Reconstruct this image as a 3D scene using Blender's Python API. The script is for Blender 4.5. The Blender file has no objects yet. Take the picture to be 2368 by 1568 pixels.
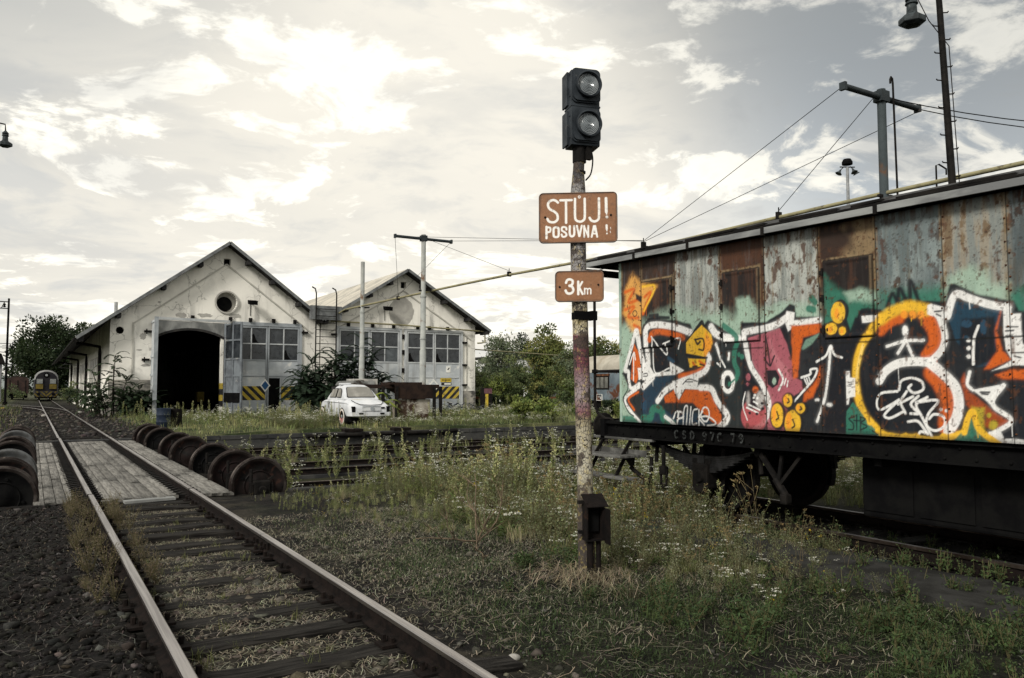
import bpy, bmesh, math, random
import numpy as np
from mathutils import Vector, Matrix
R = math.radians
random.seed(7)
rng = np.random.default_rng(11)
SC = bpy.context.scene
COL = SC.collection

# ------------------------------------------------------------------ camera
cd = bpy.data.cameras.new("camera")
cam = bpy.data.objects.new("camera", cd)
COL.objects.link(cam)
cd.sensor_width = 36.0
cd.lens = 36.0 * 1841.0 / 2367.0
cd.clip_start = 0.05
cd.clip_end = 6000.0
cam.location = (0, 0, 1.80)
cam.rotation_euler = (R(90 + 3.543), 0, R(-31.004))
SC.camera = cam

# ------------------------------------------------------------------ light, sky, exposure
SUN_AZ, SUN_EL = R(-118.0), R(36.0)          # azimuth clockwise from +Y
SUN_STRENGTH = 2.5
SKY_STRENGTH = 0.115
CLOUD_OFF = (4.2, 1.7, 0.3)
EXPOSURE = 0.42
sd = bpy.data.lights.new("sun", 'SUN')
sd.energy = SUN_STRENGTH
sd.angle = R(14.0)
sd.color = (1.0, 0.95, 0.86)
sun = bpy.data.objects.new("sun", sd)
COL.objects.link(sun)
sdir = Vector((math.sin(SUN_AZ) * math.cos(SUN_EL), math.cos(SUN_AZ) * math.cos(SUN_EL), math.sin(SUN_EL)))
sun.rotation_euler = sdir.to_track_quat('Z', 'Y').to_euler()
sun.location = sdir * 60

SC.view_settings.view_transform = 'Standard'
SC.view_settings.look = 'None'
SC.view_settings.exposure = EXPOSURE
SC.view_settings.gamma = 1.0
SC.view_settings.use_curve_mapping = False


class NT:
    """small wrapper round a node tree"""
    def __init__(s, nt):
        s.nt = nt
        nt.nodes.clear()

    def n(s, t, **k):
        nd = s.nt.nodes.new(t)
        for a, b in k.items():
            if a.startswith('i_'):
                nd.inputs[int(a[2:])].default_value = b
            else:
                setattr(nd, a, b)
        return nd

    def l(s, a, b):
        s.nt.links.new(a, b)

    def mix(s, fac, a, b, blend='MIX'):
        m = s.n('ShaderNodeMix', data_type='RGBA', blend_type=blend)
        for sock, val in ((m.inputs[0], fac), (m.inputs[6], a), (m.inputs[7], b)):
            if hasattr(val, 'is_linked'):
                s.l(val, sock)
            elif sock.type == 'RGBA':
                sock.default_value = (*val[:3], 1)
            else:
                sock.default_value = val
        return m.outputs[2]

    def math(s, op, a, b=0.0, c=0.0, clamp=False):
        m = s.n('ShaderNodeMath', operation=op, use_clamp=clamp)
        for i, val in enumerate((a, b, c)):
            if hasattr(val, 'is_linked'):
                s.l(val, m.inputs[i])
            else:
                m.inputs[i].default_value = val
        return m.outputs[0]

    def sstep(s, x, a, b):
        m = s.n('ShaderNodeMapRange', interpolation_type='SMOOTHSTEP')
        s.l(x, m.inputs[0])
        m.inputs[1].default_value, m.inputs[2].default_value = a, b
        m.inputs[3].default_value, m.inputs[4].default_value = 0.0, 1.0
        return m.outputs[0]

    def noise(s, vec, scale, detail=5.0, rough=0.55, dist=0.0):
        m = s.n('ShaderNodeTexNoise')
        s.l(vec, m.inputs['Vector'])
        m.inputs['Scale'].default_value = scale
        m.inputs['Detail'].default_value = detail
        m.inputs['Roughness'].default_value = rough
        m.inputs['Distortion'].default_value = dist
        return m.outputs[0]

    def mapping(s, vec, scale=(1, 1, 1), loc=(0, 0, 0), rot=(0, 0, 0)):
        m = s.n('ShaderNodeMapping')
        s.l(vec, m.inputs[0])
        m.inputs[1].default_value = loc
        m.inputs[2].default_value = rot
        m.inputs[3].default_value = scale
        return m.outputs[0]


def build_world():
    w = bpy.data.worlds.new("World")
    SC.world = w
    w.use_nodes = True
    t = NT(w.node_tree)
    out = t.n('ShaderNodeOutputWorld')
    bg = t.n('ShaderNodeBackground')
    bg.inputs[1].default_value = SKY_STRENGTH
    t.l(bg.outputs[0], out.inputs[0])
    sky = t.n('ShaderNodeTexSky', sky_type='NISHITA', sun_disc=False)
    sky.sun_elevation = SUN_EL
    sky.sun_rotation = SUN_AZ
    sky.air_density = 1.2
    sky.dust_density = 2.5
    tc = t.n('ShaderNodeTexCoord')
    d = tc.outputs['Generated']
    sep = t.n('ShaderNodeSeparateXYZ')
    t.l(d, sep.inputs[0])
    x, y, z = sep.outputs
    zz = t.math('ADD', t.math('MAXIMUM', z, 0.0), 0.16)
    px, py = t.math('DIVIDE', x, zz), t.math('DIVIDE', y, zz)
    comb = t.n('ShaderNodeCombineXYZ')
    t.l(px, comb.inputs[0]); t.l(py, comb.inputs[1])
    p = comb.outputs[0]
    # cumulus heads and thin veils on a flat cloud deck
    warp = t.n('ShaderNodeTexNoise'); warp.inputs['Scale'].default_value = 1.3; warp.inputs['Detail'].default_value = 3
    t.l(p, warp.inputs['Vector'])
    pw = t.n('ShaderNodeVectorMath', operation='MULTIPLY_ADD')
    t.l(warp.outputs['Color'], pw.inputs[0]); pw.inputs[1].default_value = (.5, .5, 0); t.l(p, pw.inputs[2])
    pw = pw.outputs[0]
    big = t.noise(t.mapping(pw, (1, 1, 1), CLOUD_OFF), 1.9, 11.0, 0.60, 0.1)
    mid = t.noise(t.mapping(pw, (1, 1, 1), (1.2, 7.7, 2.3)), 5.0, 9.0, 0.62, 0.15)
    veil = t.noise(t.mapping(p, (0.45, 1.2, 1), (0.2, 3.1, 5.3), (0, 0, 0.6)), 1.1, 5.0, 0.5, 0.3)
    dens = t.math('ADD', t.math('MULTIPLY', big, 0.66), t.math('MULTIPLY', mid, 0.34))
    # the same field sampled a step towards the sun: thin sunward rims come out bright, thick bodies grey
    def lobe(az, el, a, b):
        az, el = R(az), R(el)
        v = (math.sin(az) * math.cos(el), math.cos(az) * math.cos(el), math.sin(el))
        dp = t.n('ShaderNodeVectorMath', operation='DOT_PRODUCT')
        t.l(d, dp.inputs[0]); dp.inputs[1].default_value = v
        return t.sstep(dp.outputs['Value'], math.cos(R(a)), math.cos(R(b)))
    shade = lobe(64, 34, 30, 5)            # heavy grey cloud up on the right
    shade2 = lobe(-8, 38, 27, 4)           # greyer corner up on the left
    shade3 = lobe(60, 13, 20, 4)           # pale blue gap over the wagon
    glow = lobe(24, 8, 32, 4)             # bright veil low in the middle
    base = t.mix(t.sstep(veil, 0.34, 0.66), (4.7, 4.62, 4.3), (6.3, 6.0, 5.3))
    blue = t.mix(0.2, (4.3, 4.6, 4.8), sky.outputs[0])
    base = t.mix(t.math('MULTIPLY', shade3, 0.75), base, blue)
    base = t.mix(t.math('MULTIPLY', glow, 0.6), base, (6.4, 6.1, 5.4))
    lit = t.sstep(dens, 0.503, 0.556)      # ragged bright edges
    dens2 = t.math('ADD', t.math('MULTIPLY', t.noise(t.mapping(pw, (1, 1, 1), (CLOUD_OFF[0] - .10, CLOUD_OFF[1] + .16, CLOUD_OFF[2])), 1.9, 11.0, 0.60, 0.1), 0.66), t.math('MULTIPLY', mid, 0.34))
    side = t.sstep(t.math('SUBTRACT', dens, dens2), 0.035, -0.035)      # 1 on the side turned away from the light
    body = t.math('MULTIPLY', t.sstep(dens, 0.560, 0.66), t.math('ADD', 0.35, t.math('MULTIPLY', side, 0.65)))
    col = t.mix(t.math('MULTIPLY', lit, 0.96), base, (8.2, 7.9, 7.0))
    col = t.mix(t.math('MULTIPLY', body, t.math('SUBTRACT', 0.95, t.math('MULTIPLY', glow, 0.35))), col, (4.7, 4.75, 4.65))
    patch = t.noise(t.mapping(pw, (1, 1.25, 1), (7.1, 2.2, 4.4)), 2.3, 7.0, 0.55, 0.2)
    col = t.mix(t.math('MULTIPLY', t.sstep(patch, 0.50, 0.66), t.math('SUBTRACT', 0.62, t.math('MULTIPLY', glow, 0.30))), col, (4.0, 4.05, 4.0))
    gap = t.math('MULTIPLY', t.sstep(dens, 0.47, 0.38), t.math('SUBTRACT', 0.8, t.math('MULTIPLY', glow, 0.4)))
    col = t.mix(gap, col, (4.3, 4.35, 4.25))
    drk = t.math('MULTIPLY', shade, t.math('SUBTRACT', 1.0, t.math('MULTIPLY', t.sstep(dens, .50, .58), 0.45)))
    col = t.mix(t.math('MULTIPLY', drk, 0.92), col, (1.75, 1.9, 2.0))
    col = t.mix(t.math('MULTIPLY', shade2, t.math('SUBTRACT', 0.62, t.math('MULTIPLY', lit, 0.3))), col, (2.6, 2.75, 2.8))
    # below the horizon
    col = t.mix(t.sstep(z, -0.02, -0.2), col, (0.9, 0.9, 0.8))
    t.l(col, bg.inputs[0])


build_world()

# ------------------------------------------------------------------ helpers
def tag(o, label=None, cat=None, group=None, kind=None):
    for k, v in (('label', label), ('category', cat), ('group', group), ('kind', kind)):
        if v:
            o[k] = v
    return o


def thing(name, loc, label, cat, group=None, rz=0.0):
    o = bpy.data.objects.new(name, None)
    o.empty_display_size = 0.2
    COL.objects.link(o)
    o.location = loc
    o.rotation_euler = (0, 0, rz)
    return tag(o, label, cat, group)


class MB:
    """collects shapes and links them as one mesh object"""
    def __init__(s):
        s.v, s.f, s.m = [], [], []

    def add(s, vs, fs, m=0):
        b = len(s.v)
        s.v += [tuple(p) for p in vs]
        s.f += [tuple(i + b for i in f) for f in fs]
        s.m += [m] * len(fs)

    def box(s, x0, x1, y0, y1, z0, z1, m=0):
        s.add([(x0, y0, z0), (x1, y0, z0), (x1, y1, z0), (x0, y1, z0), (x0, y0, z1), (x1, y0, z1), (x1, y1, z1), (x0, y1, z1)],
              [(3, 2, 1, 0), (4, 5, 6, 7), (0, 1, 5, 4), (1, 2, 6, 5), (2, 3, 7, 6), (3, 0, 4, 7)], m)

    def bbox(s, x0, x1, y0, y1, z0, z1, b=0.01, m=0):
        """box with chamfered vertical and horizontal edges"""
        bm = bmesh.new()
        bmesh.ops.create_cube(bm, size=1)
        for v in bm.verts:
            v.co = Vector(((x0 + x1) / 2 + v.co.x * (x1 - x0), (y0 + y1) / 2 + v.co.y * (y1 - y0), (z0 + z1) / 2 + v.co.z * (z1 - z0)))
        bmesh.ops.bevel(bm, geom=bm.edges[:], offset=b, segments=2, profile=0.6, affect='EDGES')
        bm.verts.index_update()
        s.add([v.co[:] for v in bm.verts], [[v.index for v in f.verts] for f in bm.faces], m)
        bm.free()

    def beam(s, p, q, w, h, m=0, up=(0, 0, 1)):
        p, q = Vector(p), Vector(q)
        d = (q - p).normalized()
        u = Vector(up)
        if abs(d.dot(u)) > 0.98:
            u = Vector((0, 1, 0))
        a = d.cross(u).normalized() * (w / 2)
        b = a.cross(d).normalized() * (h / 2)
        vs = [c + i * a + j * b for c in (p, q) for i, j in ((-1, -1), (1, -1), (1, 1), (-1, 1))]
        s.add(vs, [(0, 1, 2, 3), (7, 6, 5, 4), (0, 4, 5, 1), (1, 5, 6, 2), (2, 6, 7, 3), (3, 7, 4, 0)], m)

    def tube(s, pts, r, n=8, m=0, caps=True):
        pts = [Vector(p) for p in pts]
        rs = r if isinstance(r, (list, tuple)) else [r] * len(pts)
        vs, fs = [], []
        prev = None
        for i, p in enumerate(pts):
            a = pts[max(i - 1, 0)]
            b = pts[min(i + 1, len(pts) - 1)]
            d = (b - a).normalized()
            if prev is None:
                u = Vector((0, 0, 1)) if abs(d.z) < 0.9 else Vector((1, 0, 0))
            else:
                u = prev
            x = (u - d * u.dot(d)).normalized()
            prev = x
            y = d.cross(x)
            for k in range(n):
                t = 2 * math.pi * k / n
                vs.append(p + (x * math.cos(t) + y * math.sin(t)) * rs[i])
        for i in range(len(pts) - 1):
            for k in range(n):
                k2 = (k + 1) % n
                fs.append((i * n + k, i * n + k2, (i + 1) * n + k2, (i + 1) * n + k))
        if caps:
            fs.append(tuple(range(n - 1, -1, -1)))
            fs.append(tuple(range((len(pts) - 1) * n, len(pts) * n)))
        s.add(vs, fs, m)

    def lathe(s, prof, o, axis=(0, 0, 1), n=24, m=0, ms=None, a0=0.0, a1=2 * math.pi):
        """prof: list of (radius, distance along axis)"""
        o, ax = Vector(o), Vector(axis).normalized()
        u = Vector((0, 0, 1)) if abs(ax.z) < 0.9 else Vector((1, 0, 0))
        x = (u - ax * u.dot(ax)).normalized()
        y = ax.cross(x)
        full = abs(a1 - a0 - 2 * math.pi) < 1e-6
        nn = n if full else n + 1
        vs = []
        for r, h in prof:
            for k in range(nn):
                t = a0 + (a1 - a0) * k / n
                vs.append(o + ax * h + (x * math.cos(t) + y * math.sin(t)) * max(r, 1e-4))
        for i in range(len(prof) - 1):
            fs = []
            for k in range(n):
                k2 = (k + 1) % nn
                fs.append((i * nn + k, i * nn + k2, (i + 1) * nn + k2, (i + 1) * nn + k))
            b = len(s.v) if i == 0 else b
            if i == 0:
                s.v += [tuple(p) for p in vs]
            s.f += [tuple(q + b for q in f) for f in fs]
            s.m += [ms[i] if ms else m] * len(fs)

    def prism(s, pts, d, m=0):
        """extrude a planar 3d polygon along vector d"""
        n = len(pts)
        pts = [Vector(p) for p in pts]
        d = Vector(d)
        s.add(pts + [p + d for p in pts], [tuple(range(n)), tuple(range(2 * n - 1, n - 1, -1))] +
              [(i, i + n, (i + 1) % n + n, (i + 1) % n) for i in range(n)], m)

    def loft(s, secs, m=0, closed=True, caps=True):
        n = len(secs[0])
        vs = [p for sc in secs for p in sc]
        fs = []
        for i in range(len(secs) - 1):
            for k in range(n if closed else n - 1):
                k2 = (k + 1) % n
                fs.append((i * n + k, i * n + k2, (i + 1) * n + k2, (i + 1) * n + k))
        if caps:
            fs.append(tuple(range(n - 1, -1, -1)))
            fs.append(tuple(range((len(secs) - 1) * n, len(secs) * n)))
        s.add(vs, fs, m)

    def plate(s, outer, holes, d, m=0):
        """flat plate with holes: outer / holes are lists of 3d points in one plane, d the thickness vector"""
        bm = bmesh.new()
        for loop in [outer] + list(holes):
            vs = [bm.verts.new(p) for p in loop]
            for i in range(len(vs)):
                bm.edges.new((vs[i], vs[(i + 1) % len(vs)]))
        r = bmesh.ops.triangle_fill(bm, use_beauty=True, use_dissolve=False, edges=bm.edges[:])
        g = bmesh.ops.extrude_face_region(bm, geom=bm.faces[:])
        bmesh.ops.translate(bm, vec=d, verts=[e for e in g['geom'] if isinstance(e, bmesh.types.BMVert)])
        bmesh.ops.recalc_face_normals(bm, faces=bm.faces[:])
        bm.verts.index_update()
        s.add([v.co[:] for v in bm.verts], [[v.index for v in f.verts] for f in bm.faces], m)
        bm.free()

    def xf(s, M):
        s.v = [tuple(M @ Vector(p)) for p in s.v]
        return s

    def build(s, name, mats, parent=None, smooth=None, world=False, recalc=True, bevel=0):
        me = bpy.data.meshes.new(name)
        me.from_pydata(s.v, [], s.f)
        if not isinstance(mats, (list, tuple)):
            mats = [mats]
        for q in mats:
            me.materials.append(q)
        if len(mats) > 1:
            me.polygons.foreach_set('material_index', s.m)
        if recalc:
            bm = bmesh.new()
            bm.from_mesh(me)
            bmesh.ops.recalc_face_normals(bm, faces=bm.faces[:])
            bm.to_mesh(me)
            bm.free()
        if smooth is not None:
            me.shade_smooth()
            me.set_sharp_from_angle(angle=R(smooth))
        o = bpy.data.objects.new(name, me)
        COL.objects.link(o)
        if parent:
            o.parent = parent
            if world:
                root = parent
                off = Vector(root.location)
                while root.parent:
                    root = root.parent
                    off += Vector(root.location)
                me.transform(Matrix.Translation(-off))
        if bevel:
            bv = o.modifiers.new('bevel', 'BEVEL')
            bv.width = bevel
            bv.segments = 2
            bv.limit_method = 'ANGLE'
        return o


def copy_tree(o, parent=None):
    c = o.copy()
    COL.objects.link(c)
    if parent:
        c.parent = parent
    for ch in list(o.children):
        copy_tree(ch, c)
    return c


def npmesh(name, V, Fq, colors=None, mat=None, parent=None, smooth=False, tri=False):
    """mesh from numpy arrays; Fq faces (n,k); colors per vertex (n,3) -> attribute 'Col'"""
    me = bpy.data.meshes.new(name)
    nv, (nf, k) = len(V), Fq.shape
    me.vertices.add(nv)
    me.vertices.foreach_set('co', np.ascontiguousarray(V, np.float32).ravel())
    me.loops.add(nf * k)
    me.loops.foreach_set('vertex_index', np.ascontiguousarray(Fq, np.int32).ravel())
    me.polygons.add(nf)
    me.polygons.foreach_set('loop_start', np.arange(0, nf * k, k, dtype=np.int32))
    me.update(calc_edges=True)
    me.validate()
    if colors is not None:
        a = me.color_attributes.new('Col', 'FLOAT_COLOR', 'POINT')
        c = np.ones((nv, 4), np.float32)
        c[:, :3] = colors
        a.data.foreach_set('color', c.ravel())
    if smooth:
        me.shade_smooth()
    if mat:
        me.materials.append(mat)
    o = bpy.data.objects.new(name, me)
    COL.objects.link(o)
    if parent:
        o.parent = parent
    return o


def pm(name, c1, c2=None, scale=4.0, rough=0.8, bump=0.25, bscale=None, c3=None, s3=None, t3=(0.58, 0.66), stretch=(1, 1, 1),
       metal=0.0, attr=False, t2=(0.38, 0.62), spec=0.08, coord='Object', streak=None, rvar=0.0, crack=0.0):
    """weathered surface: two tones by noise, a third in patches, optional vertical streaks, bump"""
    m = bpy.data.materials.new(name)
    m.use_nodes = True
    t = NT(m.node_tree)
    out = t.n('ShaderNodeOutputMaterial')
    b = t.n('ShaderNodeBsdfPrincipled')
    t.l(b.outputs[0], out.inputs[0])
    tc = t.n('ShaderNodeTexCoord')
    v = t.mapping(tc.outputs[coord], stretch)
    n1 = t.noise(v, scale, 7.0, 0.6, 0.3)
    col = t.mix(t.sstep(n1, *t2), c1, c2 or c1)
    if streak:
        vs = t.mapping(tc.outputs[coord], (1, 1, 0.07))
        n4 = t.noise(vs, streak[1], 5.0, 0.6)
        n5 = t.noise(v, scale * 0.3, 3.0, 0.5)
        f = t.math('MULTIPLY', t.sstep(n4, 0.50, 0.68), t.sstep(n5, 0.38, 0.6))
        col = t.mix(t.math('MULTIPLY', f, streak[2]), col, streak[0])
    if c3:
        n3 = t.noise(t.mapping(v, (1, 1, 1), (3.3, 8.1, 2.2)), s3 or scale * 0.45, 8.0, 0.62, 0.4)
        col = t.mix(t.sstep(n3, *t3), col, c3)
    if crack:
        nz = t.n('ShaderNodeTexNoise'); nz.inputs['Scale'].default_value = 1.7; nz.inputs['Detail'].default_value = 5
        t.l(v, nz.inputs['Vector'])
        vv = t.n('ShaderNodeVectorMath', operation='MULTIPLY_ADD')
        t.l(nz.outputs['Color'], vv.inputs[0]); vv.inputs[1].default_value = (1.2, 1.2, 1.2); t.l(v, vv.inputs[2])
        vo = t.n('ShaderNodeTexVoronoi', feature='DISTANCE_TO_EDGE')
        vo.inputs['Scale'].default_value = 0.55
        t.l(vv.outputs[0], vo.inputs['Vector'])
        col = t.mix(t.math('MULTIPLY', t.math('MULTIPLY', t.sstep(vo.outputs['Distance'], 0.022, 0.004), t.sstep(n1, 0.42, 0.56)), crack), col, tuple(q * 0.35 for q in c1))
    if attr:
        a = t.n('ShaderNodeVertexColor', layer_name='Col')
        col = t.mix(1.0, col, a.outputs[0], 'MULTIPLY')
    t.l(col, b.inputs['Base Color'])
    b.inputs['Roughness'].default_value = rough
    if rvar:
        t.l(t.math('ADD', t.math('MULTIPLY', n1, rvar), rough - rvar * 0.5), b.inputs['Roughness'])
    b.inputs['Metallic'].default_value = metal
    b.inputs['Specular IOR Level'].default_value = spec
    if bump:
        bp = t.n('ShaderNodeBump')
        bp.inputs['Strength'].default_value = bump
        bp.inputs['Distance'].default_value = 0.02
        t.l(t.noise(v, bscale or scale * 3.0, 8.0, 0.65), bp.inputs['Height'])
        t.l(bp.outputs[0], b.inputs['Normal'])
    return m


def leafmat(name, trans=0.3, rough=0.55):
    m = bpy.data.materials.new(name)
    m.use_nodes = True
    t = NT(m.node_tree)
    out = t.n('ShaderNodeOutputMaterial')
    a = t.n('ShaderNodeVertexColor', layer_name='Col')
    b = t.n('ShaderNodeBsdfPrincipled')
    b.inputs['Roughness'].default_value = rough
    b.inputs['Specular IOR Level'].default_value = 0.15
    t.l(a.outputs[0], b.inputs['Base Color'])
    tr = t.n('ShaderNodeBsdfTranslucent')
    t.l(a.outputs[0], tr.inputs[0])
    mx = t.n('ShaderNodeMixShader')
    mx.inputs[0].default_value = trans
    t.l(b.outputs[0], mx.inputs[1]); t.l(tr.outputs[0], mx.inputs[2])
    t.l(mx.outputs[0], out.inputs[0])
    return m


def paintmat(name, rough=0.55, bump=0.0, spec=0.4):
    """colour from the painted attribute of the mesh"""
    m = bpy.data.materials.new(name)
    m.use_nodes = True
    t = NT(m.node_tree)
    out = t.n('ShaderNodeOutputMaterial')
    b = t.n('ShaderNodeBsdfPrincipled')
    t.l(b.outputs[0], out.inputs[0])
    a = t.n('ShaderNodeVertexColor', layer_name='Col')
    tc = t.n('ShaderNodeTexCoord')
    n = t.noise(tc.outputs['Object'], 60.0, 4.0, 0.6)
    c = t.mix(t.math('MULTIPLY', t.sstep(n, 0.35, 0.75), 0.16), a.outputs[0], (0.02, 0.02, 0.018))
    t.l(c, b.inputs['Base Color'])
    b.inputs['Roughness'].default_value = rough
    b.inputs['Specular IOR Level'].default_value = spec
    if bump:
        bp = t.n('ShaderNodeBump')
        bp.inputs['Strength'].default_value = bump
        bp.inputs['Distance'].default_value = 0.01
        t.l(t.noise(tc.outputs['Object'], 14.0, 6.0, 0.6), bp.inputs['Height'])
        t.l(bp.outputs[0], b.inputs['Normal'])
    return m


def glassmat(name, col, rough=0.12):
    m = bpy.data.materials.new(name)
    m.use_nodes = True
    t = NT(m.node_tree)
    out = t.n('ShaderNodeOutputMaterial')
    b = t.n('ShaderNodeBsdfPrincipled')
    t.l(b.outputs[0], out.inputs[0])
    tc = t.n('ShaderNodeTexCoord')
    n = t.noise(tc.outputs['Object'], 2.2, 5.0, 0.6, 0.4)
    t.l(t.mix(t.sstep(n, 0.42, 0.7), col, tuple(c * 1.6 + 0.015 for c in col)), b.inputs['Base Color'])
    t.l(t.math('ADD', t.math('MULTIPLY', n, 0.4), rough), b.inputs['Roughness'])
    b.inputs['Specular IOR Level'].default_value = 0.6
    return m


# numpy value noise ---------------------------------------------------
def vnoise(x, y, seed=0):
    g = np.random.default_rng(seed).random((64, 64))
    xi, yi = np.floor(x).astype(int), np.floor(y).astype(int)
    fx, fy = x - xi, y - yi
    fx, fy = fx * fx * (3 - 2 * fx), fy * fy * (3 - 2 * fy)
    a, b = g[xi % 64, yi % 64], g[(xi + 1) % 64, yi % 64]
    c, d = g[xi % 64, (yi + 1) % 64], g[(xi + 1) % 64, (yi + 1) % 64]
    return (a * (1 - fx) + b * fx) * (1 - fy) + (c * (1 - fx) + d * fx) * fy


def fbm(x, y, seed=0, oct=5, gain=0.55):
    s, a, t = 0.0, 1.0, 0.0
    for i in range(oct):
        s = s + a * vnoise(x * 2 ** i + 13.7 * i, y * 2 ** i + 7.3 * i, seed + i)
        t += a
        a *= gain
    return s / t


def ss(x, a, b):
    t = np.clip((x - a) / (b - a), 0, 1)
    return t * t * (3 - 2 * t)


def spline(pts, k=6):
    """Catmull-Rom through the points"""
    P = [np.array(p, float) for p in pts]
    if len(P) < 3:
        return np.array(P)
    P = [2 * P[0] - P[1]] + P + [2 * P[-1] - P[-2]]
    o = []
    for i in range(1, len(P) - 2):
        for j in range(k):
            t = j / k
            o.append(0.5 * ((2 * P[i]) + (-P[i - 1] + P[i + 1]) * t + (2 * P[i - 1] - 5 * P[i] + 4 * P[i + 1] - P[i + 2]) * t * t +
                            (-P[i - 1] + 3 * P[i] - 3 * P[i + 1] + P[i + 2]) * t ** 3))
    o.append(P[-2])
    return np.array(o)


class Canvas:
    """a sheet of colour samples; paint on it in metres, then lay it on a grid mesh"""
    def __init__(s, u0, u1, v0, v1, res):
        s.nu, s.nv = int(round((u1 - u0) / res)) + 1, int(round((v1 - v0) / res)) + 1
        s.u, s.v = np.linspace(u0, u1, s.nu), np.linspace(v0, v1, s.nv)
        s.U, s.V = np.meshgrid(s.u, s.v, indexing='ij')
        s.C = np.zeros((s.nu, s.nv, 3))
        s.j = (fbm(s.U * 9, s.V * 9, 5) - 0.5)

    def win(s, P, pad):
        i0, i1 = np.searchsorted(s.u, [P[:, 0].min() - pad, P[:, 0].max() + pad])
        j0, j1 = np.searchsorted(s.v, [P[:, 1].min() - pad, P[:, 1].max() + pad])
        return slice(i0, i1), slice(j0, j1)

    def segdist(s, P, W, closed=False):
        d = np.full(s.U[W].shape, 1e9)
        U, V = s.U[W], s.V[W]
        n = len(P)
        for i in range(n if closed else n - 1):
            a, b = P[i], P[(i + 1) % n]
            e = b - a
            L = e @ e + 1e-12
            t = np.clip(((U - a[0]) * e[0] + (V - a[1]) * e[1]) / L, 0, 1)
            d = np.minimum(d, np.hypot(U - a[0] - t * e[0], V - a[1] - t * e[1]))
        return d

    def put(s, W, a, col):
        s.C[W] = s.C[W] * (1 - a[..., None]) + np.array(col) * a[..., None]

    def stroke(s, pts, w, col, soft=0.01, smooth=True, op=1.0):
        P = spline(pts) if smooth else np.array(pts, float)
        W = s.win(P, w / 2 + soft + 0.02)
        d = s.segdist(P, W)
        if d.size:
            s.put(W, op * (1 - ss(d + s.j[W] * soft * 0.35, w / 2 - soft / 2, w / 2 + soft / 2)), col)

    def fill(s, pts, col, soft=0.01, smooth=False, op=1.0):
        P = np.array(pts, float)
        if smooth:
            P = spline(list(pts) + [pts[0]], 3)
        W = s.win(P, soft + 0.02)
        U, V = s.U[W], s.V[W]
        if not U.size:
            return
        ins = np.zeros(U.shape, bool)
        n = len(P)
        for i in range(n):
            (x0, y0), (x1, y1) = P[i], P[(i + 1) % n]
            c = ((y0 > V) != (y1 > V))
            with np.errstate(divide='ignore', invalid='ignore'):
                ins ^= c & (U < (x1 - x0) * (V - y0) / (y1 - y0 + 1e-15) + x0)
        d = s.segdist(P, W, True) * np.where(ins, -1, 1)
        s.put(W, op * (1 - ss(d + s.j[W] * soft * 0.6, -soft / 2, soft / 2)), col)
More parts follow.
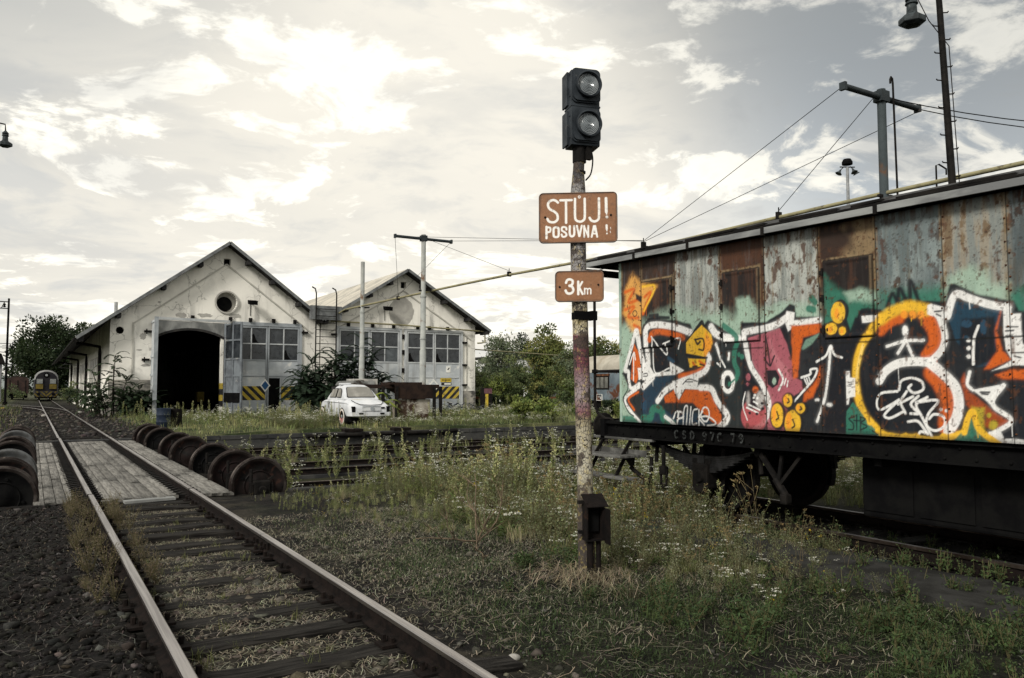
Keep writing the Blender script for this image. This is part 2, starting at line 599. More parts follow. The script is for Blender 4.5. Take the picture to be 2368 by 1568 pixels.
# spray paint shapes on the wagon side, whole numbers of 5 mm: distance from the far corner, height above 1 m
GRAFFITI_MM5 = [
('T',0,0,38,[-17,345,54,348,146,358,233,378,323,355,392,353,435,335,458,361,486,373,507,343,537,344,595,349,587,43,-21,31]),
('T',0,0,14,[445,377,486,383,511,343,515,312,457,316]),
('T',0,0,24,[528,345,578,351,642,351,681,341,680,297,527,308]),
('G',0,0,19,[700,409,724,378,748,363,825,355,823,305,781,314,766,265,749,293,736,300,694,296]),
('T',0,0,12,[745,363,786,368,821,355,821,335,758,344]),
('G',0,0,27,[828,355,893,355,952,356,966,340,964,299,827,310]),
('T',0,0,21,[963,368,1009,390,1035,373,1043,346,1076,345,1076,309,965,326]),
('G',0,0,19,[1077,329,1101,339,1103,288,1076,290]),
('G',2,14,3,[661,359,670,349]),
('G',2,15,3,[653,336,664,333]),
('K',0,0,6,[54,326,85,316,99,341,146,352,226,342,283,328,291,307,322,336,332,323,345,334,392,312,452,278,460,319,532,314,595,339,588,56,254,55,81,59,3,123,32,156,2,202,21,234]),
('K',0,0,5,[461,316,532,314,574,334,602,351,617,347,619,321,682,316,685,291,678,55,454,50]),
('K',0,0,4,[683,297,696,299,722,298,750,308,762,265,781,320,830,316,845,309,837,57,677,54]),
('K',0,0,5,[770,307,829,310,853,322,900,329,926,328,962,323,970,355,980,356,1017,333,1083,312,1091,295,1106,292,1152,289,1231,282,1222,63,745,50,751,262]),
('K',2,9,4,[110,344,146,354,204,350]),
('K',2,9,4,[119,352,164,350]),
('K',2,9,4,[126,361,158,361]),
('K',2,9,6,[842,325,854,348,865,329]),
('K',2,9,6,[865,329,870,358,883,331]),
('K',2,9,6,[891,330,893,371,909,328]),
('K',2,10,4,[783,298,788,319,825,315]),
('OY',0,0,17,[20,455,50,493,87,460,154,442,111,393,89,362,88,313,41,324,6,377]),
('O',2,9,7,[17,439,56,443,30,408,74,412]),
('O',2,9,6,[105,417,130,427,111,393,98,369]),
('O',2,9,7,[16,388,55,393,29,367,73,359]),
('O',2,9,7,[54,340,79,330]),
('K',0,0,6,[62,430,96,418,90,401,65,413]),
('K',2,3,2,[67,373,66,370,64,367,61,366,58,365,54,366,52,368,50,371,49,374,50,377,52,380,55,381,58,382,61,381,64,379,66,376,67,373]),
('Y',2,6,5,[97,447,148,441,102,377]),
('W',2,13,3,[60,323,37,267,13,214]),
('W',2,18,3,[65,321,78,277,93,224]),
('O',0,0,3,[53,287,40,234,28,193,61,172,84,216,71,265]),
('K',0,0,2,[30,234,47,275,43,217,36,185,23,205]),
('W',2,4,1,[49,182,52,262]),
('W',2,4,1,[33,228,52,262,59,241]),
('W',2,11,2,[14,210,28,207,28,185,40,160,74,172]),
('W',2,10,2,[74,164,11,129,38,94,78,63]),
('O',2,7,2,[70,150,27,129,51,99]),
('K',2,4,1,[2,202,18,196,25,160,4,130,24,94,50,81]),
('K',2,4,1,[58,140,50,125,56,115]),
('G',0,0,6,[-1,81,44,82,75,61,-1,62]),
('N',0,0,10,[86,160,144,191,229,198,166,156,145,121,171,102,227,88,286,101,357,72,254,60,84,64]),
('W',2,18,3,[114,228,108,296,111,327,146,335,220,324,283,305]),
('O',2,16,6,[123,295,140,313,192,311,253,294]),
('K',0,0,4,[134,295,231,290,225,252,241,228,202,214,144,203]),
('B',2,10,5,[197,241,219,229]),
('W',2,4,1,[134,299,141,205,199,214]),
('W',2,4,1,[131,303,188,251,189,280]),
('W',2,4,1,[180,281,241,293,236,265]),
('W',0,0,2,[202,231,257,207,224,196,138,193,108,182,71,184,68,217,87,218,93,232,111,232,138,201,202,206]),
('W',2,18,2,[92,164,132,191]),
('O',2,13,5,[240,192,309,203,335,220]),
('W',2,16,3,[151,125,184,154,245,178,304,193,336,207,348,233,343,245]),
('O',0,0,5,[178,137,217,156,239,130,261,158,344,156,387,92,387,68,357,74,287,123,183,121]),
('W',0,0,2,[212,179,309,189,303,164,354,164,349,156,256,158,235,129,217,156]),
('W',2,16,3,[314,162,354,158,373,128,405,96,400,79,379,63]),
('K',2,3,1,[160,136,169,148,172,144]),
('K',2,3,1,[251,171,272,184,304,178]),
('K',2,3,1,[261,177,288,177]),
('K',2,3,1,[93,200,108,202,108,194,93,194]),
('K',2,3,1,[213,217,213,212]),
('K',2,3,1,[329,142,331,141]),
('K',2,3,1,[336,145,339,145]),
('K',2,3,1,[333,133,339,133]),
('G',2,22,4,[91,76,119,77,133,103,165,100,177,75,213,63]),
('B',1,0,4,[107,114,106,108,103,103,100,99,95,98,91,99,88,102,85,108,85,114,86,120,88,125,92,129,96,130,100,129,104,125,106,120]),
('W',2,5,1,[227,61,234,96]),
('W',2,5,1,[213,80,226,98,250,95,249,84,233,80]),
('W',2,4,1,[250,62,255,107,267,111,262,63]),
('W',2,4,1,[273,62,280,112]),
('W',2,4,1,[303,107,288,101,284,68,300,70]),
('W',2,4,1,[308,63,309,105]),
('W',2,4,1,[322,101,309,85,327,67]),
('W',2,4,1,[307,86,338,89,363,78,364,70,338,66]),
('W',2,4,1,[345,94,343,87,340,81,336,77,330,76,325,77,320,81,317,86,316,93,318,100,321,106,325,110,331,112,336,111,341,107,344,101,345,94]),
('W',2,11,2,[182,83,199,75,221,60]),
('Y',0,0,2,[322,322,357,296,360,272,336,240,266,252,265,284,296,305]),
('O2',0,0,9,[337,304,360,279,351,258,333,242,326,270]),
('K',2,5,1,[298,286,327,286,329,259,312,260]),
('K',2,6,1,[299,286,307,274,317,280]),
('Y',0,0,2,[272,238,335,234,330,217,277,214]),
('O',2,6,2,[289,227,299,217]),
('O',2,6,2,[312,230,330,220]),
('K',2,5,1,[264,248,310,239,341,238]),
('K',2,5,2,[262,280,290,303,322,332,332,319]),
('K',2,5,1,[289,216,304,217]),
('K',2,5,1,[315,222,330,218]),
('W',2,19,3,[356,315,372,297,405,286,450,280]),
('W',2,8,1,[372,271,386,238]),
('W',2,4,1,[385,239,402,212]),
('W',2,4,1,[375,223,388,214]),
('W',2,6,1,[415,246,413,231]),
('G',2,14,3,[401,316,434,293,444,278,433,251,432,223,442,202,437,184,417,170]),
('W',2,12,2,[427,176,425,167,422,160,416,155,410,153,403,155,398,160,394,167,393,176,394,185,398,192,404,197,411,198,417,197,422,192,426,184,427,176]),
('K',2,4,1,[419,172,418,167,416,163,413,161,410,160,406,161,403,163,401,167,401,172,402,177,404,181,407,184,410,185,414,184,416,181,418,177,419,172]),
('G',2,5,1,[431,181,415,170]),
('G',1,0,1,[452,241,451,239,450,237,448,236,446,236,444,236,443,238,442,240,441,242,442,244,443,246,445,247,447,248,449,247,450,246,451,244]),
('G',1,0,1,[463,236,463,233,461,231,459,230,457,229,454,230,452,231,451,234,450,236,451,239,452,241,455,243,457,243,459,242,461,241,463,239]),
('P',0,0,3,[480,280,571,298,592,258,605,215,603,186,629,176,633,157,605,141,581,137,567,98,550,58,531,58,537,120,531,157,498,204,481,242]),
('P',0,0,10,[539,140,605,144,584,108,587,61,529,58]),
('P2',0,0,8,[543,273,559,239,590,205,598,176,574,189,550,223]),
('W',2,16,3,[468,295,532,301,565,308,596,323]),
('W',2,13,3,[601,306,640,307,680,309]),
('W',0,0,2,[591,336,615,331,611,305,603,293,595,289,588,307]),
('W',2,14,2,[467,291,471,253,485,211,511,177,529,147,536,120,526,90,493,63]),
('K',2,4,1,[532,281,537,247,542,213]),
('K',2,4,1,[525,232,539,213]),
('K',2,4,1,[555,235,543,212]),
('K',2,4,1,[483,266,485,227]),
('K',0,0,1,[532,202,559,202,568,186,563,169,548,160,534,169]),
('T',1,0,1,[559,176,558,173,557,171,555,169,553,168,550,169,549,171,547,173,547,177,548,180,549,182,551,184,553,185,555,184,557,182,558,180]),
('W',2,5,1,[566,203,578,180,565,156]),
('W',2,3,1,[586,182,581,168]),
('W',2,3,1,[592,177,589,164]),
('O',0,0,5,[604,302,684,301,686,283,636,272,626,237,618,186,608,182,605,218]),
('GT',0,0,3,[630,249,643,268,682,281,659,257,635,245]),
('O',0,0,7,[681,208,683,185,659,141,630,127,636,147,667,176]),
('W',2,5,1,[629,184,653,191,654,201,671,201,660,179,629,150,609,131]),
('W',2,3,1,[637,181,643,169]),
('W',2,3,1,[643,182,647,171]),
('W',2,3,1,[649,184,653,173]),
('W',2,6,1,[668,88,688,135,699,188,707,249]),
('W',2,5,1,[670,218,694,230,707,251,716,232,734,225]),
('W',1,0,4,[676,135,675,134,674,133,672,132,670,132,667,132,665,132,664,134,664,135,664,136,666,137,667,138,670,138,672,138,674,137,675,136]),
('W',1,0,4,[708,124,707,123,705,122,703,121,700,121,698,121,695,122,694,123,693,124,694,126,695,127,698,128,701,128,703,128,706,127,707,126]),
('P3',1,0,4,[531,97,527,82,519,68,506,59,490,56,475,58,461,66,453,79,450,94,454,110,463,123,476,132,492,135,507,133,520,124,528,112]),
('K',1,0,10,[523,128,521,118,515,109,506,103,496,101,485,102,476,108,471,117,469,127,471,138,477,147,486,153,497,155,507,153,516,147,521,138]),
('O',1,0,5,[506,157,505,153,503,151,500,149,497,148,493,149,491,151,489,153,488,157,489,160,491,163,494,164,497,165,500,164,503,163,505,160]),
('GW',1,0,9,[479,133,478,126,477,121,476,117,474,115,472,117,471,120,470,126,470,133,470,139,471,145,473,148,475,150,476,148,478,145,479,139]),
('GW',1,0,8,[522,133,521,125,518,119,514,114,509,113,504,114,500,119,497,125,496,133,498,141,501,147,505,152,510,153,515,152,519,147,522,141]),
('P3',1,0,7,[516,93,514,85,508,78,499,74,488,72,478,73,469,77,463,83,461,91,464,99,470,106,479,111,489,112,500,111,508,107,514,100]),
('W',2,3,1,[465,151,457,119,470,84]),
('W',1,0,1,[498,144,498,143,497,142,496,141,494,141,493,141,492,141,491,142,491,144,491,145,492,146,493,146,495,147,496,146,497,146,498,145]),
('W',1,0,1,[495,138,494,137,494,136,493,135,491,135,490,135,489,136,488,136,488,137,488,139,489,139,490,140,491,140,493,140,494,139,495,139]),
('W',1,0,1,[505,137,505,136,504,135,503,134,502,134,500,134,499,135,498,136,498,137,499,138,499,139,500,139,502,140,503,139,504,139,505,138]),
('W',2,4,1,[469,114,504,102]),
('W',2,4,1,[476,121,509,109]),
('W',2,4,1,[490,129,503,123]),
('K',1,0,1,[482,101,482,100,481,99,480,98,478,98,476,98,475,99,474,100,474,101,474,102,475,104,476,104,478,105,480,104,481,104,482,103]),
('K',1,0,1,[504,100,504,99,503,97,502,97,500,96,498,97,497,97,496,98,496,100,496,101,497,102,498,103,500,103,502,103,503,102,504,101]),
('K',1,0,1,[520,125,520,123,519,122,517,122,516,121,514,122,513,122,512,123,511,125,512,126,513,127,514,128,516,128,517,128,519,127,520,126]),
('K',1,0,1,[522,112,521,111,520,110,519,109,517,109,516,109,514,110,514,111,513,112,514,114,515,115,516,115,518,116,519,115,521,115,522,114]),
('P',1,0,2,[483,187,482,183,480,180,478,178,475,178,473,178,470,180,469,183,468,187,469,190,471,193,473,195,476,196,479,195,481,193,482,190]),
('P',1,0,1,[477,170,476,169,475,167,474,166,472,166,471,166,470,167,469,169,468,170,469,172,470,173,471,174,473,174,474,174,475,173,476,172]),
('K',1,0,5,[584,98,582,85,577,75,570,67,561,64,552,67,545,73,540,84,538,96,540,109,546,120,554,127,562,129,571,127,578,120,583,110]),
('Y',1,0,2,[576,98,575,87,571,78,565,72,558,70,552,71,546,77,543,86,542,97,543,108,547,117,553,123,560,125,566,123,572,117,575,109]),
('O2',1,0,6,[557,103,556,97,555,91,553,87,550,86,548,87,546,91,545,96,544,103,545,109,547,115,549,118,551,120,553,118,555,115,556,109]),
('K',2,4,1,[559,106,563,93,557,88]),
('K',1,0,5,[633,82,630,69,624,57,615,50,605,47,594,49,585,56,579,66,577,79,580,93,586,104,596,112,606,115,617,112,625,105,631,94]),
('Y',1,0,2,[625,82,623,71,618,61,611,54,602,52,594,53,587,59,582,69,581,80,583,92,588,102,595,108,604,111,612,109,619,102,624,93]),
('O2',1,0,6,[600,87,599,80,597,74,595,70,592,69,589,70,586,74,585,80,584,86,585,93,587,99,590,103,593,104,596,103,598,99,600,94]),
('K',2,4,1,[603,90,608,77,601,71]),
('K',1,0,5,[611,132,609,125,605,119,599,115,592,113,586,114,580,118,576,124,575,132,576,139,580,145,586,149,593,151,600,149,606,145,610,139]),
('Y',1,0,2,[603,133,602,127,599,122,595,119,590,118,585,119,581,122,579,127,578,132,579,138,582,142,586,146,591,147,596,146,600,143,602,138]),
('O2',1,0,6,[589,135,588,132,587,129,586,127,584,127,582,127,581,129,580,132,580,135,580,138,581,141,583,143,585,144,586,143,588,141,589,138]),
('K',2,4,1,[591,137,594,130,589,127]),
('K',1,0,5,[645,116,643,110,639,104,633,101,627,99,620,100,614,104,610,109,609,115,611,121,615,126,621,130,628,131,634,130,640,127,644,122]),
('Y',1,0,2,[637,116,636,112,633,108,629,105,624,104,620,105,616,108,613,111,612,116,613,120,616,124,620,126,625,127,630,127,634,124,636,121]),
('O2',1,0,6,[623,118,623,116,622,113,620,112,618,111,617,112,615,113,614,115,614,118,615,121,616,123,617,124,619,125,620,125,622,123,623,121]),
('K',2,4,1,[625,119,628,114,623,112]),
('K',1,0,4,[756,321,754,311,749,303,743,298,735,296,727,299,721,305,716,314,715,324,717,334,722,342,729,347,736,349,744,346,750,340,755,331]),
('K',1,0,4,[735,288,734,282,730,277,724,274,718,274,711,275,706,279,702,284,701,290,702,296,706,301,712,304,719,304,725,303,730,299,734,294]),
('K',1,0,4,[756,282,755,277,753,274,749,271,745,271,740,272,737,275,734,279,733,283,734,288,737,291,741,294,745,294,750,293,753,290,756,286]),
('Y',1,0,2,[747,320,746,311,742,304,736,299,729,298,723,300,717,305,713,313,712,322,714,331,718,339,724,343,731,344,737,342,743,336,746,329]),
('O2',1,0,5,[733,318,732,314,731,310,728,308,726,307,724,308,722,311,721,315,720,319,721,324,722,328,724,330,727,331,729,330,731,327,732,323]),
('Y',1,0,2,[727,287,725,282,722,278,717,276,712,275,706,276,702,279,699,284,698,288,699,293,702,297,707,299,713,300,718,299,723,296,726,291]),
('O2',1,0,6,[714,286,714,284,713,282,711,281,709,280,707,281,706,282,705,284,704,287,705,289,706,291,708,292,710,293,711,292,713,291,714,289]),
('Y',1,0,2,[748,280,747,277,745,274,742,273,739,272,736,273,733,275,731,278,731,281,731,285,733,288,736,289,740,290,743,289,746,287,747,284]),
('O2',1,0,5,[741,280,740,278,740,277,739,276,737,276,736,276,735,277,735,279,735,280,735,282,736,283,737,284,738,285,739,284,740,283,740,282]),
('W',0,0,2,[786,309,824,309,829,306,826,295,787,295]),
('O',2,18,6,[828,276,849,293,870,298]),
('O',2,29,5,[925,293,939,269,940,245,924,221]),
('O',2,34,8,[932,189,951,165,961,131,957,90]),
('Y',2,16,5,[827,303,803,274,778,241,766,192,769,146,785,105,825,66]),
('Y2',2,6,3,[785,249,769,192,771,150]),
('Y',2,22,9,[829,299,853,313,892,320,924,310]),
('O2',1,0,4,[886,304,886,301,884,299,881,297,878,297,875,298,872,300,871,302,870,306,871,309,873,311,875,313,879,313,882,312,884,310,886,308]),
('O2',1,0,4,[903,303,903,300,901,297,898,296,895,295,892,296,890,298,888,301,888,304,888,307,890,310,893,312,896,312,899,311,901,309,903,306]),
('O2',1,0,4,[920,302,919,299,918,296,915,295,912,294,909,295,907,297,905,300,904,303,905,306,907,309,910,310,913,311,916,310,918,308,920,305]),
('Y',2,2,1,[913,296,913,282]),
('Y',2,3,1,[797,87,797,79]),
('Y',2,3,1,[805,80,805,72]),
('W',0,0,2,[926,319,933,321,962,312,961,258,955,275,940,296,925,302]),
('W',2,13,2,[950,293,958,261,952,234,929,211]),
('W',2,17,2,[926,210,896,212,862,209,834,194,820,175]),
('W',2,19,2,[926,209,950,189,973,165,980,134,974,104,959,79]),
('W',2,6,1,[879,280,879,255,862,229]),
('W',2,6,1,[879,255,893,223]),
('W',2,6,1,[839,244,879,253,916,252]),
('W',1,0,2,[886,273,885,269,884,266,881,264,879,263,876,264,874,266,873,270,873,274,873,277,875,281,877,283,880,283,882,282,884,280,885,277]),
('W',2,5,1,[862,157,868,175,891,180,910,172,912,158,894,151,882,160,888,167]),
('W',2,5,1,[858,154,824,150,813,132,819,117,847,129,861,137,835,114,829,104,842,101,871,115]),
('W',2,5,1,[878,154,865,133,874,111]),
('W',2,5,1,[891,144,859,129]),
('W',2,5,1,[902,145,886,129,901,112,885,111]),
('W',2,5,1,[920,143,897,129,908,105,927,67]),
('W',2,5,1,[897,133,941,137,922,113,916,91,932,80,951,89,951,106,933,111,922,102]),
('W',2,5,1,[879,95,900,96,918,73]),
('W',2,5,1,[899,70,905,77,918,73]),
('W',1,0,1,[949,120,949,119,948,118,947,117,945,117,944,117,943,118,942,119,942,120,942,121,943,122,944,123,945,124,947,123,948,123,949,121]),
('W',1,0,1,[960,118,959,117,959,116,958,115,956,115,955,115,954,116,954,117,953,118,954,119,954,120,955,121,957,121,958,121,959,120,959,119]),
('W',0,0,2,[742,196,752,196,752,183,765,181,763,143,750,141,747,126,743,126]),
('K',2,2,0,[749,172,757,173]),
('K',2,2,0,[749,168,756,169]),
('K',2,2,0,[749,165,754,165]),
('G',0,0,2,[742,112,758,131,769,119,793,90,826,62,739,59]),
('K',2,3,1,[760,101,748,96,757,87,757,75,745,74]),
('K',2,3,1,[766,105,765,74]),
('K',2,3,1,[759,93,772,93]),
('K',2,3,1,[775,101,774,74]),
('K',2,3,1,[775,101,786,97,776,89,789,82,774,74]),
('K',2,3,1,[754,64,811,66,801,74]),
('K',2,3,1,[811,66,799,60]),
('Y',2,12,3,[821,68,845,65,863,64,884,65,910,63,935,63,960,69,988,79]),
('Y',1,0,2,[806,91,805,88,803,86,800,85,797,84,794,85,791,86,790,88,789,90,790,93,792,95,794,96,798,97,801,97,803,95,805,93]),
('Y',1,0,2,[824,75,823,73,821,71,818,69,815,68,812,69,810,70,808,72,807,74,808,77,810,79,813,80,816,81,819,81,821,79,823,77]),
('Y',1,0,2,[849,65,848,63,847,61,844,59,841,59,838,59,836,60,834,62,833,65,834,67,836,69,838,71,841,71,844,71,847,70,849,68]),
('Y',1,0,2,[880,67,879,65,878,63,875,61,872,60,869,61,867,62,865,64,865,66,865,69,867,71,870,72,873,73,876,72,878,71,880,69]),
('Y',1,0,2,[903,68,902,66,900,64,898,62,895,62,892,62,890,63,888,65,888,67,888,70,890,72,893,73,895,74,898,73,901,72,902,70]),
('Y',1,0,2,[957,71,956,69,954,67,952,65,949,65,947,65,945,66,943,68,943,70,943,72,945,74,947,76,950,76,953,76,955,75,956,73]),
('Y',1,0,2,[984,72,984,70,982,68,980,67,977,66,975,66,972,68,971,69,971,72,971,74,973,76,975,77,978,78,980,77,982,76,984,74]),
('B2',0,0,3,[979,322,1064,301,1052,246,1041,201,1015,198,977,250,968,285]),
('K',0,0,7,[992,287,1051,289,1048,214,1015,198,983,236]),
('O',0,0,5,[1061,299,1053,262,1061,226,1075,211,1038,194,1028,194,1052,226,1049,263]),
('B',1,0,2,[1010,278,1009,275,1007,273,1003,271,1000,271,996,272,992,274,990,276,990,279,991,282,993,284,996,286,1000,286,1004,285,1007,283,1009,281]),
('B',1,0,2,[1036,270,1035,265,1034,260,1032,257,1029,257,1027,258,1025,261,1024,265,1024,271,1024,276,1026,281,1028,283,1030,284,1033,283,1035,280,1036,275]),
('B2',1,0,2,[1004,252,1003,250,1002,249,1000,248,997,248,994,248,992,249,991,251,990,253,991,254,993,256,995,257,997,257,1000,257,1002,255,1003,254]),
('W',2,5,1,[1009,204,1012,248,1021,273]),
('W',1,0,1,[1006,247,1006,246,1005,245,1004,244,1002,244,1001,244,999,245,999,246,998,248,999,249,1000,251,1001,251,1003,252,1004,251,1005,250,1006,249]),
('W',1,0,1,[1006,233,1006,232,1005,231,1003,230,1002,229,1000,230,999,231,998,232,998,234,998,235,999,236,1000,237,1002,238,1004,237,1005,236,1006,235]),
('W',1,0,1,[1005,218,1005,217,1004,215,1003,215,1001,214,1000,215,998,216,998,217,997,219,998,220,999,221,1000,222,1002,222,1003,222,1004,221,1005,220]),
('W',2,14,2,[964,295,980,334,1006,325,1042,310,1073,303]),
('W',0,0,2,[1065,305,1078,308,1079,290,1094,290,1094,260,1095,237,1109,224,1108,199,1078,200,1041,191,1060,200,1077,209,1067,229,1064,258]),
('O',0,0,5,[1047,184,1078,193,1114,192,1113,176,1059,177]),
('OD',0,0,6,[992,188,1000,155,1023,135,1041,119,1069,102,1046,85,1024,92,993,131,985,175]),
('W',2,6,1,[1002,190,997,168,1006,157]),
('W',0,0,2,[1006,157,1062,168,1064,165,1042,144,1039,129,1026,141,1014,151]),
('W',2,8,1,[1060,165,1042,141,1045,125,1072,104,1046,84,1035,79]),
('W',0,0,2,[1034,80,1051,89,1058,71,1074,73,1109,69,1109,60,1056,59]),
('G',0,0,3,[970,65,991,88,999,111,1014,82,1036,60,970,59]),
('Y3',0,0,7,[1004,126,1026,125,1024,86,1010,88]),
('Y',2,11,2,[988,79,997,108,1006,117,1012,92,1024,78,1049,61]),
('Y3',1,0,4,[1048,95,1047,92,1046,89,1043,87,1040,86,1037,87,1035,88,1033,91,1033,94,1034,98,1035,100,1038,102,1041,103,1044,103,1046,101,1048,98]),
('Y3',1,0,1,[1038,112,1037,110,1036,109,1035,108,1033,107,1032,108,1030,109,1030,110,1029,112,1030,113,1031,115,1032,116,1034,116,1035,116,1037,115,1037,113]),
('K',2,3,1,[940,306,954,306]),
('K',2,3,1,[943,301,952,296]),
('K',2,3,1,[1069,268,1088,267]),
('K',2,3,1,[1068,261,1081,261]),
('K',2,3,1,[1068,252,1079,251]),
('K',2,3,1,[1076,222,1100,222]),
('K',2,3,1,[1081,216,1091,213]),
('K',2,3,1,[1020,153,1036,153]),
('K',2,3,1,[1022,150,1033,149]),
('W',0,0,2,[1115,224,1149,229,1165,210,1148,192,1114,197]),
('O',0,0,5,[1114,189,1159,192,1173,134,1140,118,1118,155]),
('W',2,12,2,[1168,270,1188,239,1191,179,1172,119,1144,76]),
]
# ------------------------------------------------------------------ materials
M = {}
M['rail_side'] = pm('rail_rust', (0.0055, 0.0045, 0.0043), (0.012, 0.0085, 0.0075), 9, 0.85, 0.4)
M['rail_top'] = pm('rail_polished', (0.46, 0.43, 0.41), (0.28, 0.255, 0.245), 3, 0.36, 0.08, metal=1.0, stretch=(14, 0.3, 1), bscale=12)
M['wood_dark'] = pm('sleeper_wood', (0.007, 0.0065, 0.006), (0.026, 0.024, 0.022), 3, 0.85, 0.7, stretch=(1, 14, 14), bscale=6)
M['plank'] = pm('plank_wood', (0.24, 0.232, 0.215), (0.13, 0.125, 0.116), 2.2, 0.85, 0.6, stretch=(12, 1, 6), bscale=7, c3=(0.13, 0.12, 0.105), s3=2.2, t3=(0.6, 0.75), attr=True)
M['iron_dark'] = pm('dark_iron', (0.006, 0.0057, 0.0057), (0.013, 0.0115, 0.0105), 6, 0.7, 0.35)
M['wheel_iron'] = pm('wheel_iron', (0.007, 0.0065, 0.0065), (0.014, 0.0095, 0.009), 5, 0.6, 0.3, c3=(0.035, 0.018, 0.014), s3=4)
M['wheel_tread'] = pm('wheel_tread', (0.06, 0.052, 0.048), (0.02, 0.015, 0.014), 5, 0.5, 0.1, metal=0.6)
M['wheel_brown'] = pm('wheel_brown', (0.013, 0.0075, 0.0075), (0.0065, 0.0055, 0.0055), 4, 0.75, 0.4, c3=(0.02, 0.011, 0.009), s3=6)
M['wheel_dull'] = pm('wheel_dull', (0.030, 0.024, 0.022), (0.014, 0.011, 0.010), 6, 0.6, 0.2, c3=(0.10, 0.085, 0.075), s3=3)
M['wheel_grey'] = pm('grey_plate', (0.10, 0.105, 0.11), (0.06, 0.06, 0.06), 4, 0.55, 0.15, c3=(0.05, 0.025, 0.015))
M['concrete'] = pm('concrete', (0.036, 0.036, 0.035), (0.018, 0.018, 0.017), 2.5, 0.9, 0.6, c3=(0.012, 0.03, 0.028), s3=1.2, bscale=20)
M['concrete_dark'] = pm('pit_concrete', (0.030, 0.031, 0.033), (0.055, 0.055, 0.053), 1.4, 0.9, 0.6, c3=(0.016, 0.016, 0.017), s3=0.8, bscale=12)
M['plaster'] = pm('plaster', (0.82, 0.80, 0.745), (0.70, 0.685, 0.64), 0.55, 0.9, 0.35, c3=(0.42, 0.41, 0.385), s3=0.42, t3=(0.60, 0.78), streak=((0.30, 0.295, 0.28), 1.4, 0.75), bscale=9, crack=0.7)
M['plaster_dirty'] = pm('plaster_base', (0.16, 0.155, 0.145), (0.38, 0.36, 0.32), 1.1, 0.9, 0.5, c3=(0.08, 0.078, 0.074), s3=0.9, bscale=9)
M['plaster_patch'] = pm('bare_render', (0.40, 0.39, 0.36), (0.33, 0.32, 0.30), 2.2, 0.95, 0.4, bscale=10)
M['roof_sheet'] = pm('roof_sheet', (0.50, 0.47, 0.41), (0.36, 0.345, 0.31), 0.7, 0.8, 0.2, stretch=(1, 1, 1), streak=((0.20, 0.19, 0.17), 1.0, 0.6))
M['roof_edge'] = pm('roof_edge', (0.17, 0.18, 0.185), (0.10, 0.105, 0.11), 2, 0.6, 0.1)
M['soffit'] = pm('dark_timber', (0.02, 0.02, 0.022), (0.04, 0.038, 0.036), 2, 0.9, 0.3)
M['trim'] = pm('grey_trim', (0.50, 0.49, 0.45), (0.38, 0.37, 0.34), 1, 0.9, 0.2)
M['door_grey'] = pm('grey_blue_paint', (0.50, 0.53, 0.55), (0.38, 0.41, 0.44), 0.8, 0.55, 0.12, c3=(0.62, 0.62, 0.6), s3=1.3, t3=(0.56, 0.7), streak=((0.20, 0.19, 0.18), 2.0, 0.45))
M['door_frame'] = pm('door_frame_paint', (0.30, 0.325, 0.35), (0.22, 0.24, 0.26), 1.2, 0.6, 0.1)
M['door_dull'] = pm('dull_door_paint', (0.16, 0.18, 0.20), (0.10, 0.11, 0.125), 1.2, 0.7, 0.1, c3=(0.26, 0.27, 0.27), s3=1.5)
M['frame_light'] = pm('light_frame_paint', (0.48, 0.50, 0.51), (0.36, 0.38, 0.40), 1.2, 0.6, 0.1)
M['old_wood'] = pm('old_grey_wood', (0.26, 0.265, 0.26), (0.13, 0.135, 0.135), 1.2, 0.85, 0.4, c3=(0.05, 0.04, 0.034), s3=0.9, stretch=(1, 1, 0.5))
M['step_wood'] = pm('step_wood', (0.13, 0.13, 0.125), (0.05, 0.05, 0.048), 3, 0.85, 0.4, stretch=(6, 1, 1))
M['haz_yellow'] = pm('hazard_yellow', (0.55, 0.40, 0.05), (0.38, 0.29, 0.06), 2, 0.7, 0.1, c3=(0.18, 0.13, 0.05), s3=3)
M['haz_black'] = pm('hazard_black', (0.02, 0.02, 0.022), (0.035, 0.035, 0.04), 2, 0.7, 0.1)
M['blue_sign'] = pm('blue_enamel', (0.02, 0.07, 0.19), (0.03, 0.09, 0.2), 2, 0.4, 0)
M['white'] = pm('white_enamel', (0.78, 0.78, 0.75), (0.68, 0.68, 0.65), 3, 0.5, 0.05)
M['glass_dark'] = glassmat('dark_glass', (0.018, 0.022, 0.027), 0.10)
M['glass_dusty'] = glassmat('dusty_glass', (0.05, 0.06, 0.068), 0.25)
M['rust'] = pm('rust', (0.10, 0.045, 0.024), (0.045, 0.022, 0.015), 4, 0.9, 0.5, c3=(0.16, 0.07, 0.03), s3=3)
M['black'] = pm('black_paint', (0.004, 0.004, 0.0045), (0.007, 0.007, 0.007), 4, 0.9, 0.2, spec=0.03)
M['pipe_yellow'] = pm('pale_yellow_paint', (0.26, 0.24, 0.14), (0.19, 0.175, 0.11), 2, 0.6, 0.1, c3=(0.07, 0.06, 0.04), s3=2)
M['galv'] = pm('galvanised', (0.30, 0.31, 0.32), (0.2, 0.21, 0.22), 3, 0.55, 0.1, metal=0.3)
M['leaf'] = leafmat('leaves')
M['grassm'] = leafmat('grass_blades', 0.25, 0.7)


def hash01(*a):
    return (math.sin(sum((i + 1.7) * 12.9898 * q for i, q in enumerate(a))) * 43758.5453) % 1.0


# ------------------------------------------------------------------ ground
PIT0, PIT1, PITZ = 14.22, 30.60, -0.62


